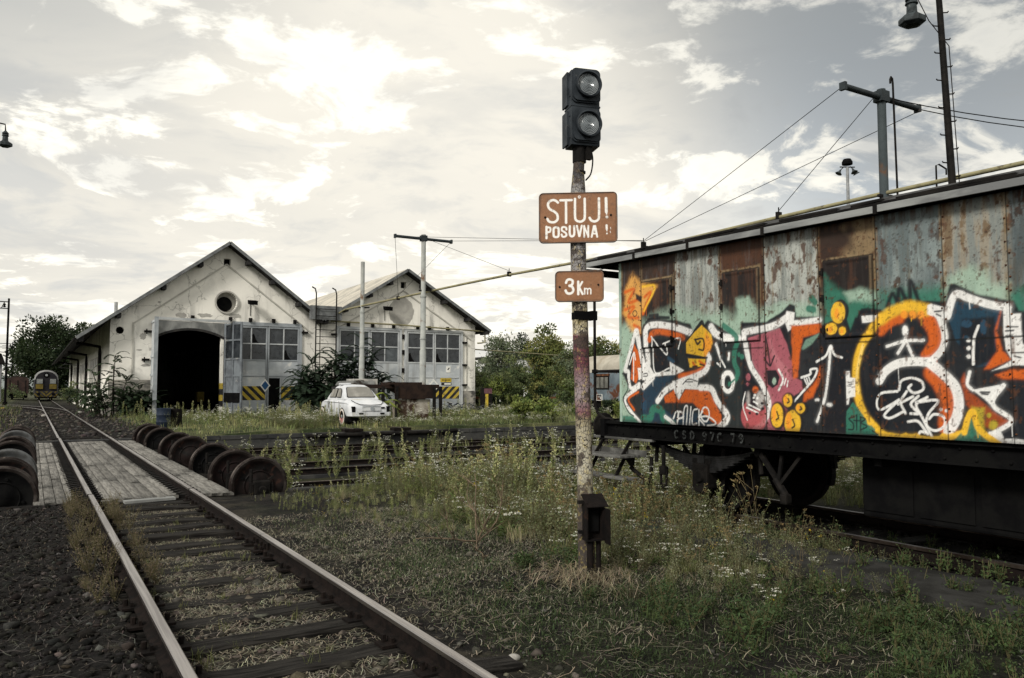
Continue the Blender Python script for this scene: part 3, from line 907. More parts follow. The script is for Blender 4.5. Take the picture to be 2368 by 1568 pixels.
def gz(x, y):
    x, y = np.asarray(x, float), np.asarray(y, float)
    n = fbm(x * 0.55 + 40, y * 0.55 + 40, 3, 4) - 0.5
    n2 = fbm(x * 3.1 + 7, y * 3.1 + 3, 9, 4) - 0.5
    track = ss(np.abs(x - 1.56), .95, .78)
    near = -0.02 + 0.10 * n + 0.035 * n2 + .022 * (fbm(x * 9.0, y * 9.0, 14, 3) - .5)
    near = near * (1 - track) + track * (-0.055 + 0.05 * n2 + 0.02 * n)
    near = near + .035 * ss(x, .74, .62) - 0.10 * ss(x, -0.3, -2.0)
    wt = ss(np.abs(x - 8.73), 1.9, 1.3)
    near = near * (1 - wt) + wt * (-0.02 + 0.03 * n2)
    far = 0.10 + 0.06 * n + 0.10 * ss(x, 5.5, 9) * ss(y, 44, 32) - 0.13 * ss(np.abs(x - 1.56), 3.6, 2.0)
    far = far + 0.25 * ss(y, 62, 120) * ss(x, 34, 60) 
    z = np.where(y <= PIT0 + 0.003, near, np.where(y >= PIT1 - 0.003, far, PITZ + 0.06 * n + 0.05 * n2))
    pin = (x > -60) & (x < 60)
    return np.where((y > PIT0 + 0.003) & (y < PIT1 - 0.003) & ~pin, 0.05, z)


def ground():
    xs = np.unique(np.round(np.concatenate([np.array([-2600, -1200, -500, -250, -120, -60.05, -59.95, -40, -25, -16]), np.arange(-11, -4, .25), np.arange(-4, 9.6, .045),
                        np.arange(9.6, 34, .3), np.array([36, 40, 46, 52, 59.95, 60.05, 80, 120, 250, 500, 1200, 2600])]), 3))
    ys = np.unique(np.round(np.concatenate([np.array([-900, -300, -100, -40, -20, -10, -5, -2, 0, 1, 2]), np.arange(2.4, 14.2, .045), [PIT0, PIT0 + .006],
                        np.arange(14.5, 30.5, .2), [PIT1 - .006, PIT1], np.arange(30.8, 62, .3), np.array([64, 70, 80, 90, 110, 130, 160, 220, 320, 600, 1200, 2600, 4500])]), 3))
    X, Y = np.meshgrid(xs, ys, indexing='ij')
    Z = gz(X, Y)
    V = np.stack([X, Y, Z], -1).reshape(-1, 3)
    nx, ny = X.shape
    i = (np.arange(nx - 1)[:, None] * ny + np.arange(ny - 1)[None]).ravel()
    Fq = np.stack([i, i + ny, i + ny + 1, i + 1], -1)
    # soil colours: black cinders (also laid as painted shade), dry litter, moss, grassy earth
    x, y = X, Y
    n = fbm(x * .9, y * .9, 21, 5); n2 = fbm(x * 4 + 9, y * 4, 33, 5)
    cin_shade = np.array([.0075, .007, .007]); soil = np.array([.011, .0108, .0102]); straw = np.array([.034, .031, .025]); moss = np.array([.017, .024, .011]); earth = np.array([.075, .08, .04])
    def lerp(a, b, t):
        return a * (1 - t[..., None]) + b * t[..., None]
    C = np.broadcast_to(soil, X.shape + (3,)).copy()
    right = ss(x, 2.6, 3.2)
    C = lerp(C, straw, ss(n2, .42, .66) * .8 * (1 - right * .5))
    C = lerp(C, moss, right * ss(n, .42, .62) * .85)
    C = lerp(C, np.broadcast_to(cin_shade, C.shape), ss(x, .55, .35) * np.clip(.55 + n2 * .7, 0, 1))
    C = lerp(C, np.broadcast_to(cin_shade * 1.3, C.shape), ss(n2, .52, .40) * .7)
    C = lerp(C, np.broadcast_to(cin_shade, C.shape), np.maximum(ss(np.abs(x - 8.73), 2.0, 1.2), ss(x, 7.4, 8.0) * ss(x, 40, 20)) * .9)  # shade under and beyond the wagon painted into the ground colour
    C = lerp(C, np.broadcast_to(cin_shade * 1.4, C.shape), ss(n, .46, .58) * right * .7)
    C = lerp(C, earth * .6, ss(x, 4.2, 6) * ss(y, 7, 10) * .6)
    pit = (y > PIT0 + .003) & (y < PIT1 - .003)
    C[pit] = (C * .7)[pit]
    far = (y >= PIT1 - .003)
    Cf = lerp(np.broadcast_to(earth, C.shape).copy(), moss * 1.2, ss(n, .4, .6))
    Cf = lerp(Cf, np.broadcast_to(cin_shade * 1.5, C.shape), ss(np.abs(x - 1.2), 4.2, 2.4))
    Cf = lerp(Cf, np.broadcast_to(np.array([.06, .065, .04]), C.shape), ss(y, 80, 200))
    C[far] = Cf[far]
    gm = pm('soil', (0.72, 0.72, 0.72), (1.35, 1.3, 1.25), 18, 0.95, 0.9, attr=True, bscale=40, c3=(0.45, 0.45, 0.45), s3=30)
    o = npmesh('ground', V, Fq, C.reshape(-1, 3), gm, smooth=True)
    tag(o, kind='structure')
    return o


ground()


def pit_edge():
    a = MB()
    a.box(-60, 60, PIT1 - 0.35, PIT1 + 0.02, PITZ - 0.2, 0.075)
    for k in range(26):
        x0 = 4.2 + k * 1.7
        a.box(x0, x0 + 1.66, PIT1 - 0.375, PIT1 - 0.345, -0.06 - 0.03 * hash01(k), 0.085 + 0.02 * hash01(k, 2))
    w = a.build('retaining_wall', M['concrete_dark'], bevel=0.02)
    tag(w, 'long blackened concrete retaining wall along the far side of the sunken pit', 'wall')
    a = MB()
    a.box(3.98, 60, PIT0 - 0.02, PIT0 + 0.22, PITZ - 0.2, 0.02)
    a.box(-60, -0.95, PIT0 - 0.02, PIT0 + 0.22, PITZ - 0.2, 0.02)
    a.box(-0.95, 3.98, PIT0 - 0.05, PIT0 - 0.01, PITZ - 0.2, -0.05)
    w = a.build('pit_kerb', M['concrete'], bevel=0.02)
    tag(w, 'worn concrete kerb on the near side of the sunken pit', 'kerb')
    # iron conduit and cable brackets lying on the far wall
    for x0, x1 in ((9.0, 15.4), (22.6, 27.5)):
        a = MB()
        a.tube([(x0, PIT1 - 0.47, -0.02), (x1 - 0.7, PIT1 - 0.47, 0.0), (x1, PIT1 - 0.44, 0.05)], 0.085, 10)
        for k in range(4):
            xx = x0 + 0.4 + k * (x1 - x0 - 1) / 3
            a.box(xx, xx + 0.08, PIT1 - 0.58, PIT1 - 0.36, -0.14, 0.08)
        o = a.build('conduit_pipe', M['iron_dark'], smooth=40)
        tag(o, 'thick dark conduit fixed along the pit wall in front of the white car' if x0 < 10 else 'dark conduit on the pit wall right of the two young bushes', 'pipe')


pit_edge()


def concrete_path():
    n = 60
    a = MB()
    rr = random.Random(4)
    ys = [1.5 + k * (8.9 - 1.5) / n for k in range(n + 1)]
    L = [(6.55 + 0.05 * math.sin(y * 3) + rr.uniform(-.03, .03) + (0.5 * max(0, y - 7.6)) ** 2 * .6, y) for y in ys]
    Rr = [(7.50 + 0.03 * math.sin(y * 5) + rr.uniform(-.02, .02), y) for y in ys]
    vs = [(x, y, 0.055) for x, y in L] + [(x, y, 0.055) for x, y in Rr] + [(x, y, -0.1) for x, y in L] + [(x, y, -0.1) for x, y in Rr]
    m = n + 1
    fs = []
    for k in range(n):
        fs += [(k, k + 1, m + k + 1, m + k), (2 * m + k, 2 * m + k + 1, k + 1, k), (m + k, m + k + 1, 3 * m + k + 1, 3 * m + k)]
    fs += [(0, m, 3 * m, 2 * m), (n, 2 * m + n, 3 * m + n, m + n)]
    a.add(vs, fs)
    tag(a.build('path', M['concrete']), kind='structure')


concrete_path()

# ------------------------------------------------------------------ rails and sleepers
RP = [(-.065, 0), (.065, 0), (.065, .012), (.012, .03), (.012, .105), (.034, .117), (.036, .146), (.028, .152), (-.028, .152), (-.036, .146), (-.034, .117), (-.012, .105), (-.012, .03), (-.065, .012)]


def rail_mb(path, mb=None, prof=RP):
    """rail along a list of points (rail foot)"""
    mb = mb or MB()
    secs = []
    P = [Vector(p) for p in path]
    for i, p in enumerate(P):
        d = (P[min(i + 1, len(P) - 1)] - P[max(i - 1, 0)]).normalized()
        s = Vector((d.y, -d.x, 0)).normalized()
        secs.append([p + s * u + Vector((0, 0, w)) for u, w in prof])
    n = len(prof)
    b = len(mb.v)
    vs = [tuple(q) for sc in secs for q in sc]
    fs, ms = [], []
    for i in range(len(secs) - 1):
        for k in range(n):
            fs.append((i * n + k, (i + 1) * n + k, (i + 1) * n + (k + 1) % n, i * n + (k + 1) % n))
            ms.append(1 if k in (7, 8) else (1 if k == 9 or k == 6 else 0))
    fs += [tuple(range(n)), tuple(range((len(secs) - 1) * n, len(secs) * n))[::-1]]
    ms += [0, 0]
    mb.v += vs
    mb.f += [tuple(q + b for q in f) for f in fs]
    mb.m += ms
    return mb


RM = [M['rail_side'], M['rail_top']]
RMR = [M['rail_side'], pm('rail_dull', (0.13, 0.105, 0.09), (0.05, 0.036, 0.03), 3, 0.45, 0.1, metal=0.9, stretch=(6, 1, 1))]


def sleeper_mb(x0, x1, y, seed, zt=0.0, w=0.25, h=0.16, ax='x'):
    r = random.Random(seed)
    a = MB()
    n = 9
    tw = r.uniform(-.07, .07)
    secs = []
    for k in range(n):
        t = k / (n - 1)
        x = x0 + (x1 - x0) * t
        e = 0.03 if k in (0, n - 1) else 0
        hw = w / 2 - e * .5 + r.uniform(-.012, .008)
        z = zt - e * .5 + r.uniform(-.012, .006)
        yy = y + tw * (t - .5) * 2
        secs.append([(x, yy - hw, zt - h), (x, yy + hw, zt - h), (x, yy + hw, z - .015), (x, yy + hw - .02, z), (x, yy + .02, z - r.uniform(0, .012)), (x, yy - hw + .02, z), (x, yy - hw, z - .02)])
    a.loft(secs)
    return a


def track(name, label, x0, x1, ya, yb, zs, sleepers, joints=(), rm=RM, visible_fast=True):
    t = thing(name, ((x0 + x1) / 2, (ya + yb) / 2, 0), label, 'railway track')
    for x in (x0, x1):
        ys = [ya] + [j for j in joints if ya < j < yb] + [yb]
        a = MB()
        for p, q in zip(ys[:-1], ys[1:]):
            k = max(2, int((q - p) / 2))
            rail_mb([(x, p + .006 + (q - p - .012) * i / (k - 1), zs) for i in range(k)], a)
        r = a.build('rail', rm, t, world=True, recalc=True)
        for j in joints:                                        # fishplates
            if ya < j < yb:
                c = MB()
                for sgn in (-1, 1):
                    c.box(x + sgn * .014, x + sgn * .034, j - .32, j + .32, zs + .03, zs + .10)
                    for q in (-.24, -.1, .1, .24):
                        c.box(x + sgn * .034, x + sgn * .062, j + q - .018, j + q + .018, zs + .045, zs + .085)
                c.build('fishplate', M['rail_side'], r, world=True)
    for k, y in enumerate(sleepers):
        s = sleeper_mb(x0 - .52 + .06 * hash01(k), x1 + .50 + .06 * hash01(k, 3), y, k, zs + .020 - .050 * hash01(k, 8), .24 + .05 * hash01(k, 5)).build('sleeper', M['wood_dark'], t, world=True)
        if y < 15:
            for x in (x0, x1):
                c = MB()
                c.box(x - .17, x + .17, y - .075, y + .075, zs - .004, zs + .016)
                for sgn in (-1, 1):
                    c.box(x + sgn * .066 - .022 * (sgn < 0), x + sgn * .066 + .022 * (sgn > 0), y - .04, y + .04, zs + .016, zs + .05)
                    c.lathe([(.0, .0), (.02, 0), (.02, .055), (.0, .06)], (x + sgn * .12, y + .03, zs + .012), (0, 0, 1), 6)
                c.build('rail_chair', M['rail_side'], s, world=True)
    return t


near_sl = [3.4, 4.02, 4.70, 5.36, 6.05, 6.72, 7.32, 8.05, 8.70, 9.12, 9.55, 10.05, 10.62, 11.3, 11.9, 12.55, 13.2, 13.75]
track('railway_track', 'foreground railway track with worn wooden sleepers leading up to the plank deck', .83, 2.30, -3.0, 14.10, .0, [2.1, 2.75] + near_sl, joints=(9.30,))
track('railway_track', 'far railway track running from the plank deck past the white shed to the railcar', .80, 2.30, 30.72, 170, -.002,
      [30.95 + .62 * k for k in range(95)], joints=(46.0, 62.0))
track('railway_track', 'rusty railway track beneath the graffiti covered wagon', 7.98, 9.48, -4.0, 14.1, .0, [-3.5 + .66 * k for k in range(27)], rm=RMR)


def siding():
    t = thing('railway_siding', (-2, 95, 0), 'siding curving off to the left in front of the railcar', 'railway track')
    for off in (-.75, .75):
        pts = []
        for k in range(18):
            s = k / 17
            pts.append((1.55 - .7 * (2.2 * s) ** 2 * 2.0 + off * (1 - .05 * s) - 0.0, 66 + s * 36, .004))
        rail_mb(pts).build('rail', RM, t, world=True)
    a = MB()
    a.box(-2.6, -2.0, 80, 80.6, .03, .16)
    a.build('point_lever', M['haz_yellow'], t, world=True)


siding()

# rails down in the pit: each one runs under a row of traverser wheels
WY = [14.46, 16.38, 18.58, 21.58, 23.58, 26.79, 28.83, 30.10]
t = thing('pit_track', (8, 22, PITZ), 'parallel rails on the floor of the sunken pit, half hidden by weeds', 'railway track')
for k, y in enumerate(WY):
    rail_mb([(-40 + 12 * i, y, -.53) for i in range(9)]).build('rail', RMR, t, world=True)
    a = MB()
    for i in range(60):
        a.box(-6 + i * .8, -5.75 + i * .8, y - .35, y + .35, -.72, -.53 + .01 * hash01(i, k))
a = MB()
for x in np.arange(-6, 44, .8):
    pass
for y in WY:
    a.box(-40, 56, y - .20, y + .20, -.80, -.532 - .004 * (int(y * 10) % 3))
a.build('rail_bed', M['concrete_dark'], t, world=True)


# ------------------------------------------------------------------ traverser (sliding deck on wheels)
def wheel_parts(parent, x, y, seed, grey=False, hub=True):
    a = MB()
    rv = random.Random(seed)
    prof = [(.0, -.02), (.10, -.02), (.13, .01), (.30, .035), (.40, .01), (.43, -.022), (.474, -.026), (.479, .03), (.500, .038), (.508, .05), (.498, .064), (.43, .064), (.40, .05), (.12, .055), (.0, .06)]
    a.lathe([(r, h) for r, h in prof], (0, 0, 0), (0, 1, 0), 56, ms=[0, 0, 0, 0, 0, 1, 1, 1, 1, 1, 0, 0, 0, 0])
    for k in range(4):
        an = k * math.pi / 2 + rv.uniform(0, 1.5)
        a.lathe([(0, -.012), (.022, -.012), (.03, .03)], (.3 * math.cos(an), .012, .3 * math.sin(an)), (0, 1, 0), 8, m=2)
    a.lathe([(.235, .024), (.25, .010), (.265, .027)], (0, 0, 0), (0, 1, 0), 40, m=0)
    o = a.build('wheel', [M['wheel_grey'] if grey else (M['wheel_iron'], M['wheel_brown'], M['black'])[seed % 3], M['wheel_grey'] if grey else (M['wheel_tread'], M['wheel_dull'])[seed % 2], M['black']], parent, smooth=50)
    px, py, pz = parent.location
    o.location = (x - px, y - py, .095 - pz)
    if hub:
        b = MB()
        b.bbox(-.14, .14, -.26, -.03, -.30, .10, .02)
        b.box(-.19, -.15, -.24, -.06, -.35, .05)
        b.box(.15, .19, -.24, -.06, -.35, .05)
        b.lathe([(.0, -.05), (.06, -.05), (.07, 0), (.07, .06)], (0, -.27, -.05), (0, 1, 0), 12)
        b.lathe([(.0, -.02), (.03, -.02), (.03, .2)], (-.16, -.1, .10), (0, 0, 1), 8)
        b.beam((.12, -.14, .1), (.22, -.14, .16), .05, .04)
        h = b.build('axle_box', M['iron_dark'], o)
    return o


def traverser():
    y0, y1 = 14.22, 30.5
    T_ = thing('traverser_deck', (1.55, 22, -.5), 'sliding traverser deck of grey weathered planks with iron wheels poking up along both sides', 'rail traverser')
    # planks, laid lengthways in courses with staggered joints
    rr = random.Random(3)
    V, Fq, Cc = [], [], []
    def plank(xa, xb, ya, yb, z):
        tint = rr.uniform(.62, 1.12)
        n = 4
        b = len(V)
        tl = [rr.uniform(-.010, .006) for _ in range(4)]
        for i in range(n + 1):
            y = ya + (yb - ya) * i / n
            zz = z + tl[0] * (1 - i / n) + tl[1] * i / n
            g = .006
            for x, q in ((xa, -.05), (xa + .0005, -g), (xa + g, .0), (xb - g, 0.0 + tl[2] * .4), (xb - .0005, -g), (xb, -.05)):
                V.append((x, y, zz + q)); Cc.append((tint * (1 if q > -.01 else .4),) * 3)
        for i in range(n):
            for k in range(5):
                Fq.append((b + i * 6 + k, b + i * 6 + k + 1, b + (i + 1) * 6 + k + 1, b + (i + 1) * 6 + k))
        for e in (0, n):
            Fq.append((b + e * 6, b + e * 6 + 1, b + e * 6 + 4, b + e * 6 + 5))
            Fq.append((b + e * 6 + 1, b + e * 6 + 2, b + e * 6 + 3, b + e * 6 + 4))
    for xs, xe in ((.06, .68), (.98, 2.14), (2.46, 3.02)):
        n = max(2, round((xe - xs) / .165))
        w = (xe - xs) / n
        for k in range(n):
            y = y0 + rr.uniform(-.08, .10)
            first = True
            while y < y1 - .2:
                L = rr.uniform(2.2, 4.4)
                e = min(y1 + rr.uniform(-.05, .05), y + L)
                plank(xs + k * w + .004, xs + (k + 1) * w - .004, y, e - .008, .03)
                y = e
    npmesh('planking', np.array(V) - np.array(T_.location), np.array(Fq), np.array(Cc), M['plank'], T_)
    # bearers under the deck
    a = MB()
    a.box(.02, 3.02, y0 + .05, y1 - .05, -.30, -.035)
    for k in range(5):
        a.box(-.9, 4.05, y0 + .15 + k * 3.9, y0 + .35 + k * 3.9, -.45, -.05)
    a.build('deck_frame', M['wood_dark'], T_, world=True)
    for x in (.82, 2.30):
        r = rail_mb([(x, y0 - .06 + (y1 - y0 + .1) * i / 8, .002) for i in range(9)]).build('rail', RM, T_, world=True)
        c = MB()
        y = y0 + .15
        k = 0
        while y < y1:
            c.box(x - .21 - .03 * hash01(k), x + .21 + .03 * hash01(k, 2), y - .05, y + .05, -.05, .034)
            for s in (-1, 1):
                c.box(x + s * .16 - .03, x + s * .16 + .03, y - .035, y + .035, .034, .062)
            y += .31
            k += 1
        c.build('rail_chair', M['iron_dark'], r, world=True)
    for k, y in enumerate(WY):
        wheel_parts(T_, 3.47, y - .04, k, hub=k in (0, 1, 4, 2))
        wheel_parts(T_, -.36, y + .18, k + 20, grey=k in (2, 5), hub=False)
    # side sills the wheels sit in
    a = MB()
    for x0, x1 in ((3.95, 4.06), (-.98, -.88)):
        a.box(x0, x1, y0 + .1, y1 - .1, -.42, -.12)
    for x0, x1 in ((3.03, 3.94), (-.86, .05)):
        a.box(x0, x1, y0 + .3, y1 - .3, -.30, -.24)
    a.build('side_sill', M['iron_dark'], T_, world=True)
    # loose foot plank at the near edge
    a = MB()
    a.beam((1.3, y0 - .12, .0), (2.05, y0 - .08, .01), .2, .04)
    a.build('edge_plank', M['old_wood'], T_, world=True)


traverser()
# ------------------------------------------------------------------ engine sheds
FY = 57.0


def arc_pts(cx, cz, r, y, n=28):
    return [(cx + r * math.cos(2 * math.pi * k / n), y, cz + r * math.sin(2 * math.pi * k / n)) for k in range(n)]


def hazard(mb, x0, x1, z0, z1, y, w, lean, my, mk, th=.012):
    """slanted stripes as one band of thin plates, faces of two materials"""
    def clip(poly):
        def cut(poly, f):
            o = []
            for i in range(len(poly)):
                a, b = poly[i], poly[(i + 1) % len(poly)]
                fa, fb = f(a), f(b)
                if fa >= 0:
                    o.append(a)
                if fa * fb < 0:
                    t = fa / (fa - fb)
                    o.append((a[0] + (b[0] - a[0]) * t, a[1] + (b[1] - a[1]) * t))
            return o
        for f in (lambda p: p[0] - x0, lambda p: x1 - p[0]):
            if poly:
                poly = cut(poly, f)
        return poly
    h = z1 - z0
    x = x0 - abs(lean) * h - 2 * w
    k = 0
    while x < x1 + abs(lean) * h:
        poly = clip([(x, z0), (x + w, z0), (x + w + lean * h, z1), (x + lean * h, z1)])
        if len(poly) > 2:
            mb.prism([(px, y, pz) for px, pz in poly], (0, -th, 0), my if k % 2 == 0 else mk)
        x += w
        k += 1


def gable_roof(parent, xe0, ze0, xa, za, xe1, ze1, y0, y1, th=.16):
    """two roof slopes with dark underside and pale front verge"""
    a = MB()
    for (x0, z0) in ((xe0, ze0), (xe1, ze1)):
        a.prism([(x0, y0, z0), (xa, y0, za), (xa, y0, za - th), (x0, y0, z0 - th)], (0, y1 - y0, 0), 1)
    r = a.build('roof', [M['roof_sheet'], M['soffit']], parent, world=True)
    b = MB()
    for (x0, z0) in ((xe0, ze0), (xe1, ze1)):                   # metal sheet on top with standing seams
        d = Vector((xa - x0, 0, za - z0))
        n = Vector((-d.z, 0, d.x)).normalized()
        if n.z < 0:
            n = -n
        p = [Vector((x0, y0 - .03, z0)) + n * .004, Vector((xa, y0 - .03, za)) + n * .004]
        b.prism([p[0], p[1], p[1] + n * .03, p[0] + n * .03], (0, y1 - y0 + .06, 0))
        yy = y0 + .7
        while yy < min(y1, y0 + 46):
            q0, q1 = Vector((x0, yy, z0)) + n * .033, Vector((xa, yy, za)) + n * .033
            b.beam(q0, q1, .05, .03, up=n)
            yy += 1.15
    b.build('roof_sheeting', M['roof_sheet'], r, world=True)
    c = MB()
    for (x0, z0) in ((xe0, ze0), (xe1, ze1)):
        p, q = Vector((x0, y0 - .06, z0 - .05)), Vector((xa, y0 - .06, za - .05))
        c.beam(p, q, .06, .20)
    c.build('verge', M['roof_edge'], r, world=True)
    for (x0, z0) in ((xe0, ze0), (xe1, ze1)):                   # purlin ends under the verge
        for f in (.03, .26, .55, .80):
            d = MB()
            px, pz = x0 + (xa - x0) * f, z0 + (za - z0) * f - th - .12
            d.box(px - .13, px + .13, y0 + .02, y0 + 1.2, pz - .16, pz + .12)
            d.build('purlin', M['soffit'], r, world=True)
    return r


def leaf_door(parent, x0, x1, z0, z1, y, zwin, rows=2, cols=2, label=None, haz=None, frame='door_frame'):
    """one big door leaf: plated bottom, glazed top"""
    a = MB()
    fw = .10
    a.box(x0, x1, y - .05, y + .03, z0, zwin - .04, 1)                      # plated part
    a.box(x0, x0 + fw, y - .085, y - .051, z0, z1, 0)
    a.box(x1 - fw, x1, y - .085, y - .051, z0, z1, 0)
    a.box(x0 + fw, x1 - fw, y - .085, y - .051, z1 - .12, z1, 0)
    a.box(x0 + fw, x1 - fw, y - .083, y - .051, zwin - .08, zwin + .02, 0)
    a.box(x0 + fw, x1 - fw, y - .083, y - .051, 2.62, 2.68, 0)
    a.box(x0 + fw, x1 - fw, y - .083, y - .051, z0, z0 + .12, 0)
    a.box(x0, x0 + fw, y - .05, y + .03, zwin - .04, z1, 0)
    a.box(x1 - fw, x1, y - .05, y + .03, zwin - .04, z1, 0)
    if haz:
        hazard(a, haz[0], haz[1], .98, 1.95, y - .054, .30, haz[2], 2, 3)
    d = a.build('door', [M[frame], M['door_grey'], M['haz_yellow'], M['haz_black']], parent, world=True)
    if label:
        d['label'] = label
    w = MB()
    wx0, wx1, wz0, wz1 = x0 + fw + .002, x1 - fw - .002, zwin + .022, z1 - .122
    for i in range(1, cols):
        x = wx0 + (wx1 - wx0) * i / cols
        w.box(x - .04, x + .04, y - .07, y - .03, wz0, wz1)
    for j in range(1, rows):
        z = wz0 + (wz1 - wz0) * j / rows
        w.box(wx0, wx1, y - .068, y - .032, z - .04, z + .04)
    f = w.build('window', M['frame_light'], d, world=True)
    g = MB()
    for i in range(cols):
        for j in range(rows):
            p0, p1 = wx0 + (wx1 - wx0) * i / cols, wx0 + (wx1 - wx0) * (i + 1) / cols
            q0, q1 = wz0 + (wz1 - wz0) * j / rows, wz0 + (wz1 - wz0) * (j + 1) / rows
            h = hash01(x0, i, j)
            o = .010 * hash01(i, x0, j * 3)
            g.add([(p0, y - .012 - o, q0), (p1, y - .020 + o, q0), (p1, y - .012 - o, q1), (p0, y - .022 + o, q1)], [(0, 1, 2, 3)], 1 if h > .72 else 0)
            if h < .05:                                     # broken corner
                g.prism([(p0, y - .030, q0), (p0 + (p1 - p0) * .55, y - .030, q0), (p0 + (p1 - p0) * .30, y - .030, q0 + (q1 - q0) * .30), (p0 + (p1 - p0) * .18, y - .030, q0 + (q1 - q0) * .65), (p0, y - .030, q0 + (q1 - q0) * .5)], (0, .003, 0), 2)
    g.build('pane', [M['glass_dark'], M['glass_dusty'], M['black']], f, world=True)
    return d


def hinge_blocks(parent, xs, z, y):
    for k, x in enumerate(xs):
        a = MB()
        a.box(x - .10, x + .10, y - .22, y, z - .02, z + .26)
        a.box(x - .06, x + .06, y - .28, y - .22, z + .02, z + .2)
        a.build('guide_bracket', M['iron_dark'], parent, world=True)


def floodlight(parent, x, z, y):
    a = MB()
    a.beam((x, y, z), (x, y - .45, z + .05), .06, .06)
    a.prism([(x - .28, y - .35, z + .18), (x - .28, y - .95, z + .08), (x - .28, y - .90, z - .2), (x - .28, y - .45, z - .10)], (.56, 0, 0))
    a.tube([(x, y - .02, z), (x, y - .02, z - .9)], .02, 6)
    a.build('floodlight', M['black'], parent, world=True)


def shed_left():
    S = thing('engine_shed', (11, FY, .1), 'larger white plastered engine shed with one dark open doorway and a round window', 'shed')
    xl, xr, yb = 4.16, 17.85, 122.0
    sl = .753
    xa, za = 11.28, 11.79
    def ztop(x):
        return za - .17 - sl * abs(x - xa)
    y = FY
    outer = [(xl, y, -.3), (6.75, y, -.3), (6.75, y, 5.25)]
    # arched opening
    for k in range(13):
        xx = 6.80 + (11.20 - 6.80) * k / 12
        outer.append((xx, y, 5.30 + .55 * math.sin(math.pi * k / 12) ** .8))
    outer += [(11.25, y, 5.25), (11.25, y, -.3), (11.85, y, -.3), (11.85, y, 6.15), (16.35, y, 6.15), (16.35, y, -.3), (xr, y, -.3), (xr, y, ztop(xr)), (xa, y, ztop(xa)), (xl, y, ztop(xl))]
    holes = [arc_pts(11.30, 7.72, .70, y), [(11.05, y, 10.25), (11.50, y, 10.25), (11.50, y, 10.75), (11.05, y, 10.75)], arc_pts(4.72, 5.55, .24, y, 16)]
    a = MB()
    a.plate(outer, holes, (0, .55, 0), 0)
    w = a.build('wall', M['plaster'], S, world=True)
    # long side wall with piers
    a = MB()
    a.box(xl, xl + .5, FY + .551, yb, -.3, 6.33, 0)
    a.box(xr - .4, xr, FY + .551, yb, -.3, 6.75, 0)
    a.box(xl + .501, xr - .401, yb - .5, yb, -.3, 6.2, 0)
    a.prism([(xl + .02, yb - .3, 6.3), (xa, yb - .3, za - .06), (xr - .02, yb - .3, 6.8), (xr - .02, yb - .3, 6.0), (xl + .02, yb - .3, 6.0)], (0, .25, 0))
    a.build('side_wall', M['plaster'], S, world=True)
    a = MB()                                                     # dirty plinth, proud of the wall
    a.box(xl - .03, 6.70, FY - .035, FY - .002, -.3, 2.35)
    a.box(xl - .035, xl - .002, FY - .035, FY + 9.0, -.3, 1.25)
    a.build('plinth', M['plaster_dirty'], S, world=True)
    a = MB()                                                     # raised moulding following the gable
    for p, q in (((5.55, 6.05), (11.24, 10.35)), ((11.24, 10.35), (17.2, 5.85))):
        a.beam((p[0], FY - .03, p[1]), (q[0], FY - .03, q[1]), .06, .10)
    a.beam((5.50, FY - .03, 2.36), (5.50, FY - .03, 6.08), .10, .06, up=(0, 1, 0))
    a.build('moulding', M['trim'], S, world=True)
    gable_roof(S, 2.22, 4.98, xa, za, 17.88, 6.80, FY - .85, yb + .5)
    # recessed round window
    a = MB()
    a.lathe([(.80, -.03), (.80, -.10), (.70, -.10), (.70, .02)], (11.30, FY, 7.72), (0, 1, 0), 32)
    a.lathe([(.70, .0), (.70, .50)], (11.30, FY, 7.72), (0, 1, 0), 32)
    rw = a.build('round_window', M['plaster_patch'], S, world=True, recalc=False)
    a = MB()
    a.lathe([(.0, .0), (.52, .0), (.52, .06), (.0, .06)], (11.22, FY + .42, 7.62), (0, 1, 0), 32)
    a.build('pane', M['black'], rw, world=True)
    a = MB()
    a.box(10.5, 12.1, FY + .5, FY + .56, 6.9, 8.5)
    a.build('reveal', M['plaster_patch'], rw, world=True)
    for (x0, x1, z0, z1) in ((11.0, 11.55, 10.2, 10.8), (4.4, 5.05, 5.2, 5.9)):
        a = MB()
        a.box(x0, x1, FY + .40, FY + .46, z0, z1)
        a.build('vent', M['black'], S, world=True)
    # timber lintel above the dark opening and stained board
    a = MB()
    out = [(6.80, FY - .02, 6.32), (6.80, FY - .02, 5.20)]
    for k in range(15):
        out.append((6.86 + (11.14 - 6.86) * k / 14, FY - .02, 5.22 + .56 * math.sin(math.pi * k / 14) ** .8))
    out += [(11.2, FY - .02, 5.20), (11.2, FY - .02, 6.25)]
    a.plate(out, [], (0, -.10, 0))
    ln = a.build('lintel_board', M['old_wood'], S, world=True)
    a = MB()
    a.beam((6.55, FY - 2.0, 6.28), (11.30, FY - 1.1, 6.30), .16, .16)
    a.build('door_rail', M['frame_light'], ln, world=True)
    a = MB()
    for k in range(14):
        x0, x1 = 6.86 + 4.28 * k / 14, 6.86 + 4.28 * (k + 1) / 14
        z0, z1 = 5.20 + .56 * math.sin(math.pi * k / 14) ** .8, 5.20 + .56 * math.sin(math.pi * (k + 1) / 14) ** .8
        a.beam((x0, FY - .16, z0), (x1, FY - .16, z1), .10, .16)
    a.build('arch_trim', M['soffit'], S, world=True)
    # open leaves of the left doorway, standing out towards the camera
    a = MB()
    a.box(6.60, 6.70, FY - 2.15, FY - .12, .06, 6.20, 0)
    for z in (.06, 2.6, 3.8, 6.06):
        a.box(6.55, 6.598, FY - 2.15, FY - .12, z, z + .14, 0)
    a.box(6.50, 6.73, FY - 2.28, FY - 2.151, .0, 6.35, 1)
    a.build('door', [M['door_grey'], M['door_frame']], S, world=True)['label'] = 'grey door leaf swung open, seen edge on'
    b = MB()
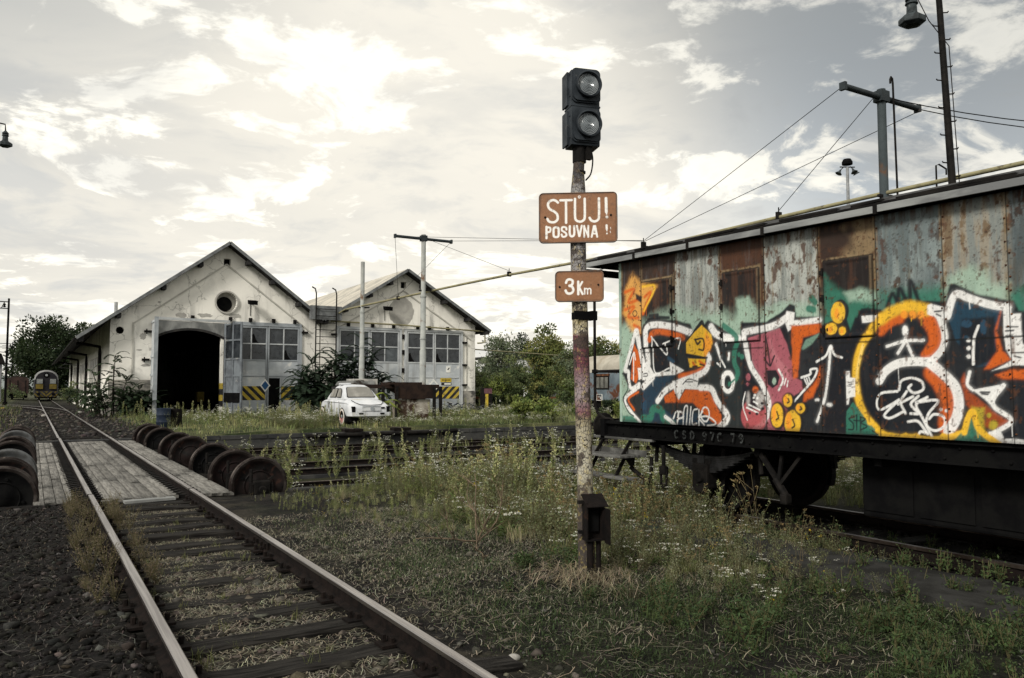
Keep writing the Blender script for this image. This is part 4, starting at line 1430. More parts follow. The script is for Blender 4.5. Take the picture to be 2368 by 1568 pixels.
    q0, q1 = Vector((11.22, FY - .15, 0)), Vector((11.98, FY - 2.1, 0))
    d = (q1 - q0)
    nrm = Vector((d.y, -d.x, 0)).normalized()
    def pt(t, z, o=0):
        p = q0 + d * t + nrm * o
        return (p.x, p.y, z)
    def slab(t0, t1, z0, z1, o0, o1, m):
        b.prism([pt(t0, z0, o0), pt(t1, z0, o0), pt(t1, z0, o1), pt(t0, z0, o1)], (0, 0, z1 - z0), m)
    slab(0, 1, .06, 3.75, -.03, .03, 1)
    for t0, t1 in ((0, .10), (.46, .54), (.90, 1.0)):
        slab(t0, t1, .06, 6.25, .031, .08, 0)
    for z in (.06, 2.58, 3.72, 5.0, 6.1):
        slab(.1, .9, z, z + .12, .032, .075, 0)
    slab(.05, .95, .85, 1.5, .082, .09, 2)
    dd = b.build('door', [M['door_dull'], M['door_dull'], M['black']], S, world=True)
    dd['label'] = 'glazed door leaf swung open beside the dark doorway'
    b = MB()
    slab(.02, .98, 3.86, 6.1, -.012, .012, 0)
    b.build('pane', M['glass_dark'], dd, world=True)
    # door post painted white with yellow and black rings
    a = MB()
    for z0, z1, m in ((.0, .55, 0), (.55, .95, 2), (.95, 1.35, 1), (1.35, 1.75, 2), (1.75, 2.15, 1), (2.15, 5.3, 0)):
        a.box(10.95, 11.13, FY - .16, FY + .2, z0, z1, m)
    a.build('door_post', [M['plaster'], M['haz_yellow'], M['haz_black']], S, world=True)
    a = MB()
    a.box(11.15, 11.40, FY - .20, FY - .03, -.1, 5.35)
    a.build('door_jamb', M['rust'], S, world=True)
    # closed pair of leaves on the right, the second with a dark wicket door
    a = MB()
    a.box(11.70, 16.50, FY - .12, FY + .1, 6.16, 6.42)
    a.box(16.36, 16.55, FY - .12, FY + .1, -.1, 6.158)
    a.build('door_surround', M['door_frame'], S, world=True)
    leaf_door(S, 11.88, 14.10, .08, 6.14, FY, 3.80, haz=(11.99, 14.02, -1.0), label='closed door leaf with hazard stripes and blue diamond sign')
    d2 = leaf_door(S, 14.14, 16.34, .08, 6.14, FY, 3.80, haz=(15.12, 16.24, 1.0), label='closed door leaf with a dark wicket doorway')
    a = MB()
    a.box(14.24, 15.0, FY - .10, FY - .055, .2, 2.52)
    a.build('wicket_opening', M['black'], d2, world=True)
    a = MB()
    a.box(15.002, 15.10, FY - .10, FY - .052, .1, 2.55)
    a.build('wicket_frame', M['frame_light'], d2, world=True)
    a = MB()
    c = (13.98, FY - .12, 2.0)
    a.prism([(c[0], c[1], c[2] + .46), (c[0] + .36, c[1], c[2]), (c[0], c[1], c[2] - .46), (c[0] - .36, c[1], c[2])], (0, .03, 0), 0)
    a.prism([(c[0], c[1] - .004, c[2] + .33), (c[0] + .25, c[1] - .004, c[2]), (c[0], c[1] - .004, c[2] - .33), (c[0] - .25, c[1] - .004, c[2])], (0, -.012, 0), 1)
    a.build('diamond_sign', [M['white'], M['blue_sign']], S, world=True)
    hinge_blocks(S, (9.1, 11.55, 12.9, 14.5, 16.0), 6.44, FY)
    floodlight(S, 12.9, 7.75, FY)
    for x, z in ((6.4, 5.45), (6.3, 3.6), (16.75, 5.75)):
        a = MB()
        a.box(x - .25, x + .2, FY - .2, FY - .02, z, z + .14)
        a.tube([(x - .1, FY - .12, z - .1), (x - .1, FY - .12, z + .24)], .04, 6)
        a.build('hinge', M['iron_dark'], S, world=True)
    a = MB()
    a.box(17.0, 17.75, FY - .28, FY - .01, 1.35, 2.25)
    a.build('meter_box', M['door_frame'], S, world=True)
    # flaked plaster above the doors, grey spot by the corner
    for cx, cz, rx, rz, sd in ((6.1, 5.2, .22, .28, 1), (9.9, 6.75, .5, .16, 2), (8.4, 6.7, .4, .2, 3), (11.9, 6.8, .45, .2, 4), (7.0, 7.5, .1, .08, 5), (6.3, 3.3, .3, .1, 6), (5.9, 4.3, .2, .06, 7)):
        r = random.Random(sd)
        a = MB()
        a.prism([(cx + rx * math.cos(2 * math.pi * k / 18) * r.uniform(.7, 1.1), FY - .001, cz + rz * math.sin(2 * math.pi * k / 18) * r.uniform(.6, 1.15)) for k in range(18)], (0, -.005, 0))
        a.build('bare_patch', M['plaster_patch'], S, world=True)
    # tall narrow windows down the side wall, downpipes, little side lamps
    for yy in [66, 68, 70, 72, 74, 76] + [84, 86.5, 89, 91.5] + [98, 101, 104, 107]:
        a = MB()
        a.box(xl - .05, xl - .003, yy - .42, yy + .42, 1.5, 4.15, 0)
        f = a.build('window', M['trim'], S, world=True)
        a = MB()
        a.box(xl - .062, xl - .0505, yy - .30, yy + .30, 1.62, 4.03)
        a.build('pane', M['glass_dark'], f, world=True)
    for yy in (63.5, 80.0, 95.0, 111.0):
        a = MB()
        a.tube([(2.55, yy, 4.95), (3.3, yy, 4.86), (xl - .16, yy, 4.75), (xl - .14, yy, 4.3), (xl - .14, yy, .0)], .11, 8)
        a.build('downpipe', M['iron_dark'], S, world=True, smooth=40)
    a = MB()
    a.tube([(2.15, FY - .8, 4.86), (2.15, yb, 4.86)], .09, 8)
    a.build('gutter', M['iron_dark'], S, world=True, smooth=40)
    for yy in (100.0, 116.0):
        a = MB()
        a.beam((xl, yy, 4.3), (xl - 1.1, yy, 4.45), .06, .06)
        a.lathe([(.05, .2), (.12, .1), (.32, 0), (.30, -.02)], (xl - 1.15, yy, 4.4), (0, 0, 1), 12)
        a.build('wall_lamp', M['galv'], S, world=True)
    a = MB()
    a.box(6.6, 7.2, 88, 88.6, 8.0, 8.9, 1)
    a.tube([(6.9, 88.3, 8.9), (6.9, 88.3, 10.4)], .16, 10, 0)
    a.build('chimney', [M['galv'], M['rust']], S, world=True)
    # things barely visible in the dark: floor, back
    a = MB()
    a.box(xl + .51, xr - .41, FY + .56, yb - .6, -.32, .06)
    a.build('floor', M['concrete_dark'], S, world=True)
    return S


def shed_right():
    S = thing('engine_shed', (24.5, FY, .1), 'smaller white plastered engine shed on the right with two closed pairs of glazed grey doors', 'shed')
    xl, xr, yb = 17.95, 30.75, 122.0
    xa, za = 24.44, 10.93
    ze0, ze1 = 6.80, 6.46
    def ztop(x):
        return za - .17 - ((za - ze0) / (xa - 17.92) * (xa - x) if x < xa else (za - ze1) / (31.72 - xa) * (x - xa))
    y = FY
    outer = [(xl, y, -.3), (19.30, y, -.3), (19.30, y, 6.2), (24.10, y, 6.2), (24.10, y, -.3), (24.72, y, -.3), (24.72, y, 6.2), (29.40, y, 6.2), (29.40, y, -.3), (xr, y, -.3),
             (xr, y, ztop(xr)), (xa, y, ztop(xa)), (xl, y, ztop(xl))]
    holes = [[(24.2, y, 9.55), (24.65, y, 9.55), (24.65, y, 10.05), (24.2, y, 10.05)]]
    a = MB()
    a.plate(outer, holes, (0, .55, 0))
    a.build('wall', M['plaster'], S, world=True)
    a = MB()
    a.box(xr - .5, xr, FY + .551, yb, -.3, 6.2)
    a.box(xl, xr - .501, yb - .5, yb, -.3, 6.2)
    a.prism([(xl + .02, yb - .3, 6.0), (xa, yb - .3, za - .2), (xr - .02, yb - .3, 6.0)], (0, .25, 0))
    a.build('side_wall', M['plaster'], S, world=True)
    a = MB()
    a.box(29.55, xr + .03, FY - .035, FY - .002, -.3, 1.6)
    a.build('plinth', M['plaster_dirty'], S, world=True)
    a = MB()
    for p, q in (((18.6, 5.9), (24.42, 9.35)), ((24.42, 9.35), (30.3, 5.75))):
        a.beam((p[0], FY - .03, p[1]), (q[0], FY - .03, q[1]), .06, .10)
    a.beam((29.95, FY - .03, 1.6), (29.95, FY - .03, 5.95), .08, .06, up=(0, 1, 0))
    a.build('moulding', M['trim'], S, world=True)
    gable_roof(S, 17.92, ze0, xa, za, 31.72, ze1, FY - .85, yb + .5)
    a = MB()
    a.box(24.1, 24.8, FY + .40, FY + .46, 9.5, 10.1)
    a.build('vent', M['black'], S, world=True)
    r = random.Random(12)
    a = MB()
    a.prism([(24.28 + 1.06 * math.cos(2 * math.pi * k / 40) * r.uniform(.93, 1.05), FY - .001, 7.72 + 1.12 * math.sin(2 * math.pi * k / 40) * r.uniform(.93, 1.05)) for k in range(40)], (0, -.006, 0))
    a.build('bare_patch', M['plaster_patch'], S, world=True)
    floodlight(S, 22.9, 7.85, FY)
    a = MB()
    a.box(19.1, 24.30, FY - .12, FY + .1, 6.21, 6.40)
    a.box(24.52, 29.6, FY - .12, FY + .1, 6.21, 6.40)
    for x in (19.10, 24.11, 24.53, 29.41):
        a.box(x, x + .18, FY - .12, FY + .1, -.1, 6.208)
    a.build('door_surround', M['frame_light'], S, world=True)
    xs = ((19.32, 21.70), (21.74, 24.08), (24.74, 27.05), (27.09, 29.38))
    labels = ('leftmost leaf of the right shed, mostly behind the leafy plant', 'plain grey leaf left of the narrow pier', 'plain grey leaf right of the narrow pier', 'rightmost leaf with bright yellow hazard stripes')
    ds = []
    for k, (x0, x1) in enumerate(xs):
        ds.append(leaf_door(S, x0, x1, .1, 6.18, FY, 3.82, label=labels[k], frame='frame_light', haz=(27.2, 29.28, 1.0) if k == 3 else None))
    a = MB()
    a.box(27.2, 29.28, FY - .062, FY - .051, .22, .97)
    a.build('kick_plate', M['door_frame'], ds[3], world=True)
    # notices on the last leaf
    a = MB()
    a.box(27.62, 28.58, FY - .075, FY - .052, 2.30, 2.60, 0)
    for k in range(6):
        a.box(27.74 + k * .13, 27.83 + k * .13, FY - .080, FY - .0752, 2.41, 2.50, 1)
    a.build('notice', [M['haz_yellow'], M['haz_black']], ds[3], world=True)
    a = MB()
    a.box(27.70, 28.58, FY - .075, FY - .052, 2.05, 2.25, 0)
    a.box(27.95, 28.52, FY - .080, FY - .0752, 2.09, 2.21, 1)
    a.build('notice', [M['haz_black'], M['white']], ds[3], world=True)
    a = MB()
    a.box(28.12, 28.50, FY - .072, FY - .052, 3.05, 3.55, 0)
    a.prism([(28.20, FY - .073, 3.27), (28.30, FY - .073, 3.25), (28.43, FY - .073, 3.43), (28.34, FY - .073, 3.44)], (0, -.005, 0), 1)
    a.build('notice', [M['white'], M['haz_black']], ds[3], world=True)
    a = MB()
    c = (27.0, FY - .14, 2.0)
    a.prism([(c[0], c[1], c[2] + .52), (c[0] + .52, c[1], c[2]), (c[0], c[1], c[2] - .52), (c[0] - .52, c[1], c[2])], (0, .03, 0), 0)
    a.prism([(c[0], c[1] - .004, c[2] + .36), (c[0] + .36, c[1] - .004, c[2]), (c[0], c[1] - .004, c[2] - .36), (c[0] - .36, c[1] - .004, c[2])], (0, -.012, 0), 1)
    a.build('diamond_sign', [M['white'], M['door_grey']], S, world=True)
    hinge_blocks(S, (20.0, 21.9, 23.6, 25.6, 26.6, 28.2), 6.42, FY)
    # pier between the two doorways with hinges and black lower band
    for z in (1.6, 3.0, 4.4, 5.6):
        a = MB()
        a.box(24.32, 24.50, FY - .14, FY - .01, z, z + .35)
        a.build('hinge', M['iron_dark'], S, world=True)
    for x, z in ((29.72, 5.4), (29.72, 3.6), (29.72, 2.0), (18.9, 5.7)):
        a = MB()
        a.box(x - .2, x + .22, FY - .2, FY - .02, z, z + .14)
        a.build('hinge', M['iron_dark'], S, world=True)
    # thin yellow service pipe above the doors
    a = MB()
    a.tube([(18.6, FY - .3, 6.72), (24, FY - .3, 6.66), (30.9, FY - .3, 6.44), (31.5, FY - .3, 6.40), (31.5, FY - .3, 5.55), (31.2, FY - .3, 5.48), (30.8, FY - .3, 5.45)], .06, 8)
    a.build('service_pipe', M['pipe_yellow'], S, world=True, smooth=40)
    # valley box between the roofs
    a = MB()
    a.box(16.9, 19.2, FY - .95, FY - .60, 6.75, 7.75)
    a.build('valley_gutter', M['roof_edge'], S, world=True)
    # coloured post at the corner
    return S


shed_left()
shed_right()

# ladder between the sheds
L = thing('ladder', (18.0, FY - .5, 0), 'thin dark iron ladder climbing to the roof valley between the sheds', 'ladder')
for x in (17.25, 18.75):
    a = MB()
    top = [(x, FY - 1.05, z) for z in (1.0, 3, 5, 7, 8.6)] + [(x - .05, FY - .95, 8.95), (x - .2, FY - .7, 9.1)]
    a.tube(top, .05, 8)
    a.build('stile', M['iron_dark'], L, world=True, smooth=40)
for k in range(13):
    a = MB()
    a.tube([(17.25, FY - 1.05, 1.5 + k * .5), (18.75, FY - 1.05, 1.5 + k * .5)], .025, 6)
    a.build('rung', M['iron_dark'], L, world=True)
# ------------------------------------------------------------------ the graffiti covered wagon
PALETTE = dict(W=(.80, .80, .79), K=(.011, .013, .018), O=(.60, .115, .016), OD=(.33, .062, .016), O2=(.82, .30, .03), OY=(.72, .36, .085), Y=(.80, .47, .035), Y2=(.85, .60, .16), Y3=(.42, .34, .03),
               T=(.33, .46, .37), G=(.035, .165, .115), GT=(.16, .27, .21), P=(.37, .105, .135), P2=(.45, .16, .19), P3=(.40, .085, .095), N=(.018, .042, .072), B=(.022, .06, .105), B2=(.016, .05, .085), GW=(.45, .43, .42))
WX, WYF, WYN, WZ0, WZ1 = 7.34, 9.10, 0.30, 1.32, 3.63
DIP = .0165
SEAMS = [0.0, .437, 1.131, 1.946, 2.65, 3.408, 4.101, 4.794, 5.381, 6.07, 6.76, 7.45, 8.14]
COVERS = [(.452, 1.068, 2.36, 3.30), (1.99, 2.57, 2.36, 3.26), (3.47, 4.06, 2.33, 3.21)]


def paint_side():
    c = Canvas(0, WYF - WYN, WZ0, WZ1, .009)
    U, V = c.U, c.V
    n_st = fbm(U * 16, V * 1.6, 51, 5)                  # vertical streaks
    n_st2 = fbm(U * 38, V * 2.5, 57, 4)
    n_sp = fbm(U * 14, V * 9, 61, 5)                    # blotches
    n_lo = fbm(U * 2.0 + 3, V * 2.0, 66, 4)
    grey, pale, rust, brown, tan, dark = [np.array(q) for q in ((.20, .22, .21), (.44, .46, .43), (.085, .036, .019), (.038, .024, .019), (.25, .18, .10), (.018, .014, .014))]
    def L(a, b, t):
        return a * (1 - t[..., None]) + b * t[..., None]
    pid = np.searchsorted(np.array(SEAMS), U.ravel()).reshape(U.shape) - 1
    one = np.ones(U.shape + (3,))
    C = one * grey
    C = L(C, one * pale, ss(n_st, .40, .66) * .8)
    C = L(C, one * rust * .8, ss(n_sp * .55 + n_st * .45, .565, .64) * .85)
    C = L(C, one * tan, ss(n_st2, .55, .75) * .35)
    for k in (0, 1, 3, 5):                              # rusty brown bays
        m = (pid == k)
        B = L(one * brown, one * rust, ss(n_lo, .42, .62) * .8)
        B = L(B, one * np.array([.11, .105, .11]), ss(n_st, .56, .76) * .4)
        if k == 5:
            B = L(B, one * tan, ss(n_lo + .25 * (V - 3.4) + (U - 3.8) * .5, .40, .62) * .85)
        C[m] = B[m]
    m = pid == 6                                        # blue grey bays
    C[m] = L(C * np.array([.62, .70, .74]), one * np.array([.13, .16, .17]), ss(n_lo, .4, .6) * .5)[m]
    m = pid == 7
    C[m] = L(C, one * tan * .8, ss(n_st, .42, .62) * .6)[m]
    m = pid >= 8
    C[m] = (C * np.array([.40, .45, .50]))[m]
    for s in SEAMS:                                     # rust along the joints
        d = np.abs(U - s)
        C = L(C, one * tan * .9, ss(d + .03 * (n_sp - .5), .040, .012) * ss(n_sp, .36, .6) * .8)
    C = L(C, one * rust, ss(V, WZ1 - .14, WZ1) * ss(n_st2, .42, .6) * .6)
    for (u0, u1, v0, v1) in COVERS:
        d = np.minimum(np.minimum(U - u0, u1 - U), np.minimum(V - v0, v1 - V))
        Cc = L(one * dark, one * np.array([.075, .035, .022]), ss(n_st, .52, .7) * .7)
        C = L(C, Cc, ss(d, -.008, .008))
        C = L(C, one * tan, ss(np.abs(V - v1 - .015), .03, .008) * ((U > u0 - .02) & (U < u1 + .02)) * ss(n_sp, .35, .55) * .9)
        C = L(C, one * tan * .7, ss(np.abs(U - u1), .04, .012) * ((V > v0) & (V < v1 + .05)) * .7)
    c.C = C
    for key, mode, wd, soft, xy in GRAFFITI_MM5:        # mode 0 polygon, 1 rounded polygon, 2 spray stroke
        pts = [(xy[i] / 200, 1 + xy[i + 1] / 200) for i in range(0, len(xy), 2)]
        sf = max(soft / 200 * 1.2, .010)
        if mode < 2:
            if key != 'K' and soft < 20:
                c.fill(pts, PALETTE[key], sf + .05, mode == 1, .12)          # overspray
            c.fill(pts, PALETTE[key], sf, mode == 1, .90 if key != 'K' else .97)
        else:
            if wd > 5:
                c.stroke(pts, wd / 200 + .02, PALETTE[key], .06, True, .16)
            c.stroke(pts, wd / 200, PALETTE[key], sf, True, .93)
            if wd > 7 and hash01(xy[0], wd) > .6:                           # runs of wet paint
                px, pz = pts[len(pts) // 2]
                c.stroke([(px, pz - wd / 440), (px + .004, pz - wd / 400 - .05 - .10 * hash01(px, pz))], .009, PALETTE[key], .008, False, .8)
    # wear on top of the paint: chips, dust, scratches, faded and thin places
    C = c.C
    C = C * (1 - .14 * ss(n_st2, .42, .62) * ss(n_lo, .35, .6))[..., None]
    C = L(C, C.mean(-1, keepdims=True) * one, ss(n_sp, .45, .75) * .04)
    for s in SEAMS[1:]:                                 # rust bleeding through along the joints
        C = L(C, one * rust, ss(np.abs(U - s - .012), .03, .008) * ss(n_sp, .52, .66) * .6)
    C = L(C, one * rust * .9, ss(fbm(U * 30, V * 22, 83, 4) * .6 + n_sp * .4, .62, .67) * .6)
    C = L(C, one * dark, ss(fbm(U * 45, V * 45, 77, 4), .66, .73) * .5)
    C = L(C, one * np.array([.20, .19, .17]), ss(n_st2, .52, .85) * .06)
    for (u0, u1, v0, v1) in COVERS:                     # dark gap round the shutters
        d = np.maximum(np.maximum(u0 - U, U - u1), np.maximum(v0 - V, V - v1))
        C = L(C, one * .008, ss(np.abs(d), .013, .005) * .85)
    for s in SEAMS[1:]:
        C = L(C, one * .008, ss(np.abs(U - s), .009, .004) * .85)
    for (u0, u1, z) in ((.45, 1.12, 2.30), (2.0, 2.61, 2.28), (3.46, 4.09, 2.28), (4.8, 6.6, 2.25)):
        C = L(C, one * .01, ss(np.abs(V - z), .012, .004) * ((U > u0) & (U < u1)) * .8)
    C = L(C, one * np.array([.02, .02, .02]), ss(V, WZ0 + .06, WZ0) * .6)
    c.C = C
    return c


def wagon():
    Wg = thing('freight_wagon', (8.73, 4.7, 0), 'old two axle railway wagon covered in colourful graffiti, parked on the right', 'railway wagon')
    off = Vector(Wg.location)
    c = paint_side()
    # relief of the side: shutters stand out, sheets are slightly dented, cover strips over the joints
    H = 0.010 * (fbm(c.U * 2.6, c.V * 2.2, 91, 3) - .5) + .004 * (fbm(c.U * 12, c.V * 10, 92, 3) - .5)
    for (u0, u1, v0, v1) in COVERS:
        d = np.minimum(np.minimum(c.U - u0, u1 - c.U), np.minimum(c.V - v0, v1 - c.V))
        H = H + .022 * ss(d, 0.0, .012) - .006 * ss(d, .03, .06)
    for s in SEAMS:
        H = H + .006 * ss(np.abs(c.U - s), .030, .022)
    V = np.stack([WX - H, WYF - c.U, c.V - DIP * c.U * ss(c.V, 2.7, WZ1)], -1).reshape(-1, 3) - np.array(off)     # the roof line dips a little towards the near end
    nu, nv = c.nu, c.nv
    i = (np.arange(nu - 1)[:, None] * nv + np.arange(nv - 1)[None])
    Fq = np.stack([i, i + 1, i + nv + 1, i + nv], -1)
    um, vm = (c.u[:-1] + c.u[1:]) / 2, (c.v[:-1] + c.v[1:]) / 2
    UM, VM = np.meshgrid(um, vm, indexing='ij')
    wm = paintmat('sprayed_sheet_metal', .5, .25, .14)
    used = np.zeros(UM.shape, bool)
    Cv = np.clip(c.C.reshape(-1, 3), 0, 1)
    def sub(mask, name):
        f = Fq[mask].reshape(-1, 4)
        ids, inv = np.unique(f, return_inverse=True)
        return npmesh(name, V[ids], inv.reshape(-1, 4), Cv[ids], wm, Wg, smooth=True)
    for k, (u0, u1, v0, v1) in enumerate(COVERS):
        mk = (UM > u0) & (UM < u1) & (VM > v0) & (VM < v1)
        used |= mk
        o = sub(mk, 'window_shutter')
        for hz in (v0 + .1, (v0 + v1) / 2, v1 - .15):
            a = MB()
            a.tube([(WX - .03, WYF - (u0 if k else u1) , hz - .04), (WX - .03, WYF - (u0 if k else u1), hz + .04)], .014, 8)
            a.box(WX - .02, WX + .01, WYF - (u0 if k else u1) - .05, WYF - (u0 if k else u1) + .05, hz - .018, hz + .018)
            a.build('hinge', M['iron_dark'], o, world=True)
    sub(~used, 'side_wall')
    body = pm('wagon_grey', (.16, .17, .17), (.10, .105, .11), 2, .7, .3, c3=(.07, .035, .02), s3=2)
    a = MB()
    a.loft([[(WX + .016, y, WZ0), (10.12, y, WZ0), (10.12, y, WZ1 - .01 - DIP * (WYF - y)), (WX + .016, y, WZ1 - .01 - DIP * (WYF - y))] for y in (WYF - .001, WYN)])
    a.build('body_shell', body, Wg, world=True)
    endm = pm('end_paint', (.33, .45, .38), (.22, .3, .26), 3, .7, .3, c3=(.07, .035, .02), s3=3, streak=((.10, .06, .035), 5, .6))
    a = MB()
    a.box(WX - .012, WX + .05, WYF, WYF + .05, WZ0, WZ1)
    a.box(WX + .05, 10.10, WYF + .004, WYF + .03, WZ0, WZ1)
    a.build('end_wall', endm, Wg, world=True)
    # rivet rows along the joints
    a = MB()
    for s in SEAMS[1:]:
        z = WZ0 + .08
        k = 0
        while z < WZ1 - .05:
            a.lathe([(.0, -.012), (.007, -.010), (.010, 0)], (WX - .006, WYF - s + (.017 if k % 2 else -.017), z - DIP * s * (z > 2.7)), (1, 0, 0), 6)
            z += .105
            k += 1
    a.build('rivet', M['rust'], Wg, world=True)
    # roof: arched sheet with overhang over the brake platform
    rf = MB()
    prof = [(-1.52, 0.0), (-1.50, .05), (-1.2, .16), (-.7, .27), (0, .33), (.7, .27), (1.2, .16), (1.50, .05), (1.52, 0)]
    yA, yB = 9.90, .1
    secs = []
    for y in np.linspace(yA, yB, 14):
        zr = WZ1 - DIP * (WYF - y)
        top = [(8.73 + u, y, zr + .06 + w) for u, w in prof]
        bot = [(8.73 + u * .985, y, zr + .02 + w - .01) for u, w in prof[::-1]]
        secs.append(top + bot)
    rf.loft(secs)
    roof = rf.build('roof', pm('tar_roof', (.06, .06, .062), (.03, .03, .03), 5, .9, .6), Wg, world=True, smooth=40)
    a = MB()                                            # pale eaves board in lengths, dark felt edge lumps above
    ys = [9.90, 8.62, 7.55, 6.32, 4.88, 3.3, 1.7, .1]
    for p, q in zip(ys[:-1], ys[1:]):
        zp, zq = WZ1 - DIP * (WYF - p), WZ1 - DIP * (WYF - q)
        a.beam((7.19, p - .015, zp + .035), (7.19, q + .015, zq + .030), .03, .070)
        a.beam((7.215, p, zp + .09), (7.215, q, zq + .085), .05, .02, 1)
        a.beam((7.185, q + .02, zq + .03), (7.185, q - .02, zq + .03), .05, .10, 1)
    rr = random.Random(9)
    y = 9.5
    while y > .3:
        L_ = rr.uniform(.25, 1.1)
        zp = WZ1 - DIP * (WYF - y)
        a.beam((7.24, y, zp + .105 + rr.uniform(0, .02)), (7.25, y - L_, zp - DIP * L_ + .105 + rr.uniform(0, .035)), .07, .025, 1)
        y -= L_ + rr.uniform(-.05, .25)
    a.build('eaves_board', [pm('eaves_grey', (.26, .27, .27), (.15, .155, .16), 6, .7, .2, stretch=(1, .2, 1)), M['iron_dark']], roof, world=True)
    a = MB()                                            # end board of the roof
    a.prism([(8.73 + u, 9.86, WZ1 + .03 + w) for u, w in prof] , (0, -.03, 0))
    a.beam((7.25, 9.84, WZ1 - .05), (10.2, 9.84, WZ1 - .05), .05, .10)
    a.prism([(7.36, 9.80, WZ1 - .02), (7.36, 9.30, WZ1 - .02), (7.36, 9.12, WZ1 - .14), (7.36, 9.12, WZ1 - .02)], (.04, 0, 0))
    a.prism([(7.36, 9.80, WZ1), (7.36, 9.80, WZ1 - .16), (7.36, 9.62, WZ1 - .03)], (.04, 0, 0))
    a.build('roof_bracket', M['iron_dark'], roof, world=True)
    # underframe
    U = MB()
    for x in (7.43, 9.98):
        U.box(x, x + .05, .2, 9.60, 1.10, 1.31)
        for z in (1.10, 1.29):
            U.box(x - .055, x + .001, .2, 9.60, z - .012, z + .012)
        for k in range(30):
            yy = .5 + k * .30
            U.lathe([(0, -.02), (.014, -.016), (.018, 0)], (x, yy, 1.14), (1, 0, 0), 6)
            U.lathe([(0, -.02), (.014, -.016), (.018, 0)], (x, yy + .15, 1.24), (1, 0, 0), 6)
    U.box(7.36, 10.1, 9.56, 9.66, 1.04, 1.34)
    U.box(7.36, 10.1, .16, .20, .96, 1.33)
    for x in (8.3, 9.1):
        U.box(x, x + .06, .3, 9.55, 1.02, 1.28)
    for y in (1.6, 3.4, 5.1, 6.7, 8.6):
        U.box(7.48, 9.98, y, y + .08, 1.0, 1.26)
    U.box(7.38, 10.08, .3, 9.555, 1.275, 1.318)
    uf = U.build('underframe', M['black'], Wg, world=True)
    a = MB()                                            # faded lettering on the sole bar
    def stroke(pts, w=.022):
        for p, q in zip(pts[:-1], pts[1:]):
            a.beam((7.374, p[0], p[1]), (7.374, q[0], q[1]), .004, w, up=(0, 0, 1) if abs(p[0] - q[0]) > abs(p[1] - q[1]) else (0, 1, 0))
    def glyph(y, segs, s=.10):
        for seg in segs:
            stroke([(y - u * s * .62, 1.14 + v * s) for u, v in seg])
    C_ = [[(1, .85), (.6, 1), (.1, .85), (0, .5), (.1, .15), (.6, 0), (1, .15)]]
    S_ = [[(1, .85), (.5, 1), (.05, .8), (.2, .55), (.8, .45), (.95, .2), (.5, 0), (0, .15)]]
    D_ = [[(0, 0), (0, 1), (.6, .95), (1, .6), (1, .4), (.6, .05), (0, 0)]]
    N9 = [[(1, .6), (.5, .45), (.05, .65), (.3, 1), (.8, .95), (1, .6), (.8, .1), (.3, 0)]]
    N7 = [[(0, 1), (1, 1), (.4, 0)]]
    y = 8.05
    for g, adv in ((C_, .15), (S_, .15), (D_, .22), (N9, .13), (N7, .13), (C_, .22), (N7, .13), (N9, .1)):
        glyph(y, g)
        y -= adv
    a.build('lettering', pm('faded_lettering', (.05, .055, .055), (.010, .010, .010), 22, .9, 0, t2=(.42, .60)), uf, world=True)
    # buffers
    for x in (7.855, 9.605):
        a = MB()
        a.lathe([(.0, 0), (.15, 0), (.15, .03), (.11, .05), (.095, .30), (.07, .30), (.065, .50), (.10, .52), (.205, .54), (.215, .56), (.18, .585), (0, .60)], (x, 9.66, 1.20), (0, 1, 0), 28)
        a.build('buffer', M['iron_dark'], Wg, world=True, smooth=40)
    # wheelsets, springs, axle boxes, brakes
    for yc in (7.75, 2.45):
        for x, sx in ((7.98, -1), (9.48, 1)):
            a = MB()
            pr = [(0, -.09), (.10, -.09), (.11, -.05), (.40, -.03), (.43, -.065), (.492, -.065), (.498, .045), (.528, .065), (.53, .085), (.51, .09), (.43, .07), (.40, .04), (.11, .06), (0, .07)]
            a.lathe([(r, h) for r, h in pr], (x, yc, .654), (-sx, 0, 0), 48, ms=[0, 0, 0, 0, 0, 1, 1, 1, 1, 1, 0, 0, 0])
            w = a.build('wheel', [M['black'], M['rail_side']], Wg, world=True, smooth=45)
            for k in range(8):
                an = k * math.pi / 4
                b = MB() if k == 0 else b
                b.beam((x + sx * .06, yc + .1 * math.cos(an), .654 + .1 * math.sin(an)), (x + sx * .055, yc + .42 * math.cos(an), .654 + .42 * math.sin(an)), .05, .03)
            b.build('spoke', M['black'], w, world=True)
            xb = x + sx * .36
            b = MB()
            b.bbox(xb - .10, xb + .10, yc - .14, yc + .14, .50, .82, .025)
            b.lathe([(0, -.03), (.07, -.03), (.09, 0), (.10, .05)], (xb + sx * .10, yc, .65), (-sx, 0, 0), 14)
            b.box(xb - .06, xb + .06, yc - .17, yc + .17, .82, .88)
            b.box(xb + .11 * sx - .012, xb + .11 * sx + .012, yc - .10, yc + .10, .45, .52)
            b.build('axle_box', M['iron_dark'], Wg, world=True)
            b = MB()
            for lf in range(8):                         # laminated spring, ends up
                L_ = .92 - .095 * lf
                pts = [(xb, yc + L_ * t, 1.03 - .026 * lf - .13 * (1 - (L_ * t / .92) ** 2)) for t in np.linspace(-1, 1, 9)]
                for p, q in zip(pts[:-1], pts[1:]):
                    b.beam(p, q, .11, .024)
            b.box(xb - .075, xb + .075, yc - .06, yc + .06, .60, .92)
            b.build('leaf_spring', pm('spring_steel', (.022, .022, .023), (.010, .010, .010), 8, .6, .2), Wg, world=True)
            for s in (-1, 1):
                b = MB()
                yy = yc + s * .93
                b.tube([(xb - .06, yy, 1.0), (xb + .06, yy, 1.0)], .035, 10)
                b.tube([(xb, yy, 1.02), (xb, yy + .02 * s, .76)], .028, 8)
                b.build('spring_shackle', M['iron_dark'], Wg, world=True)
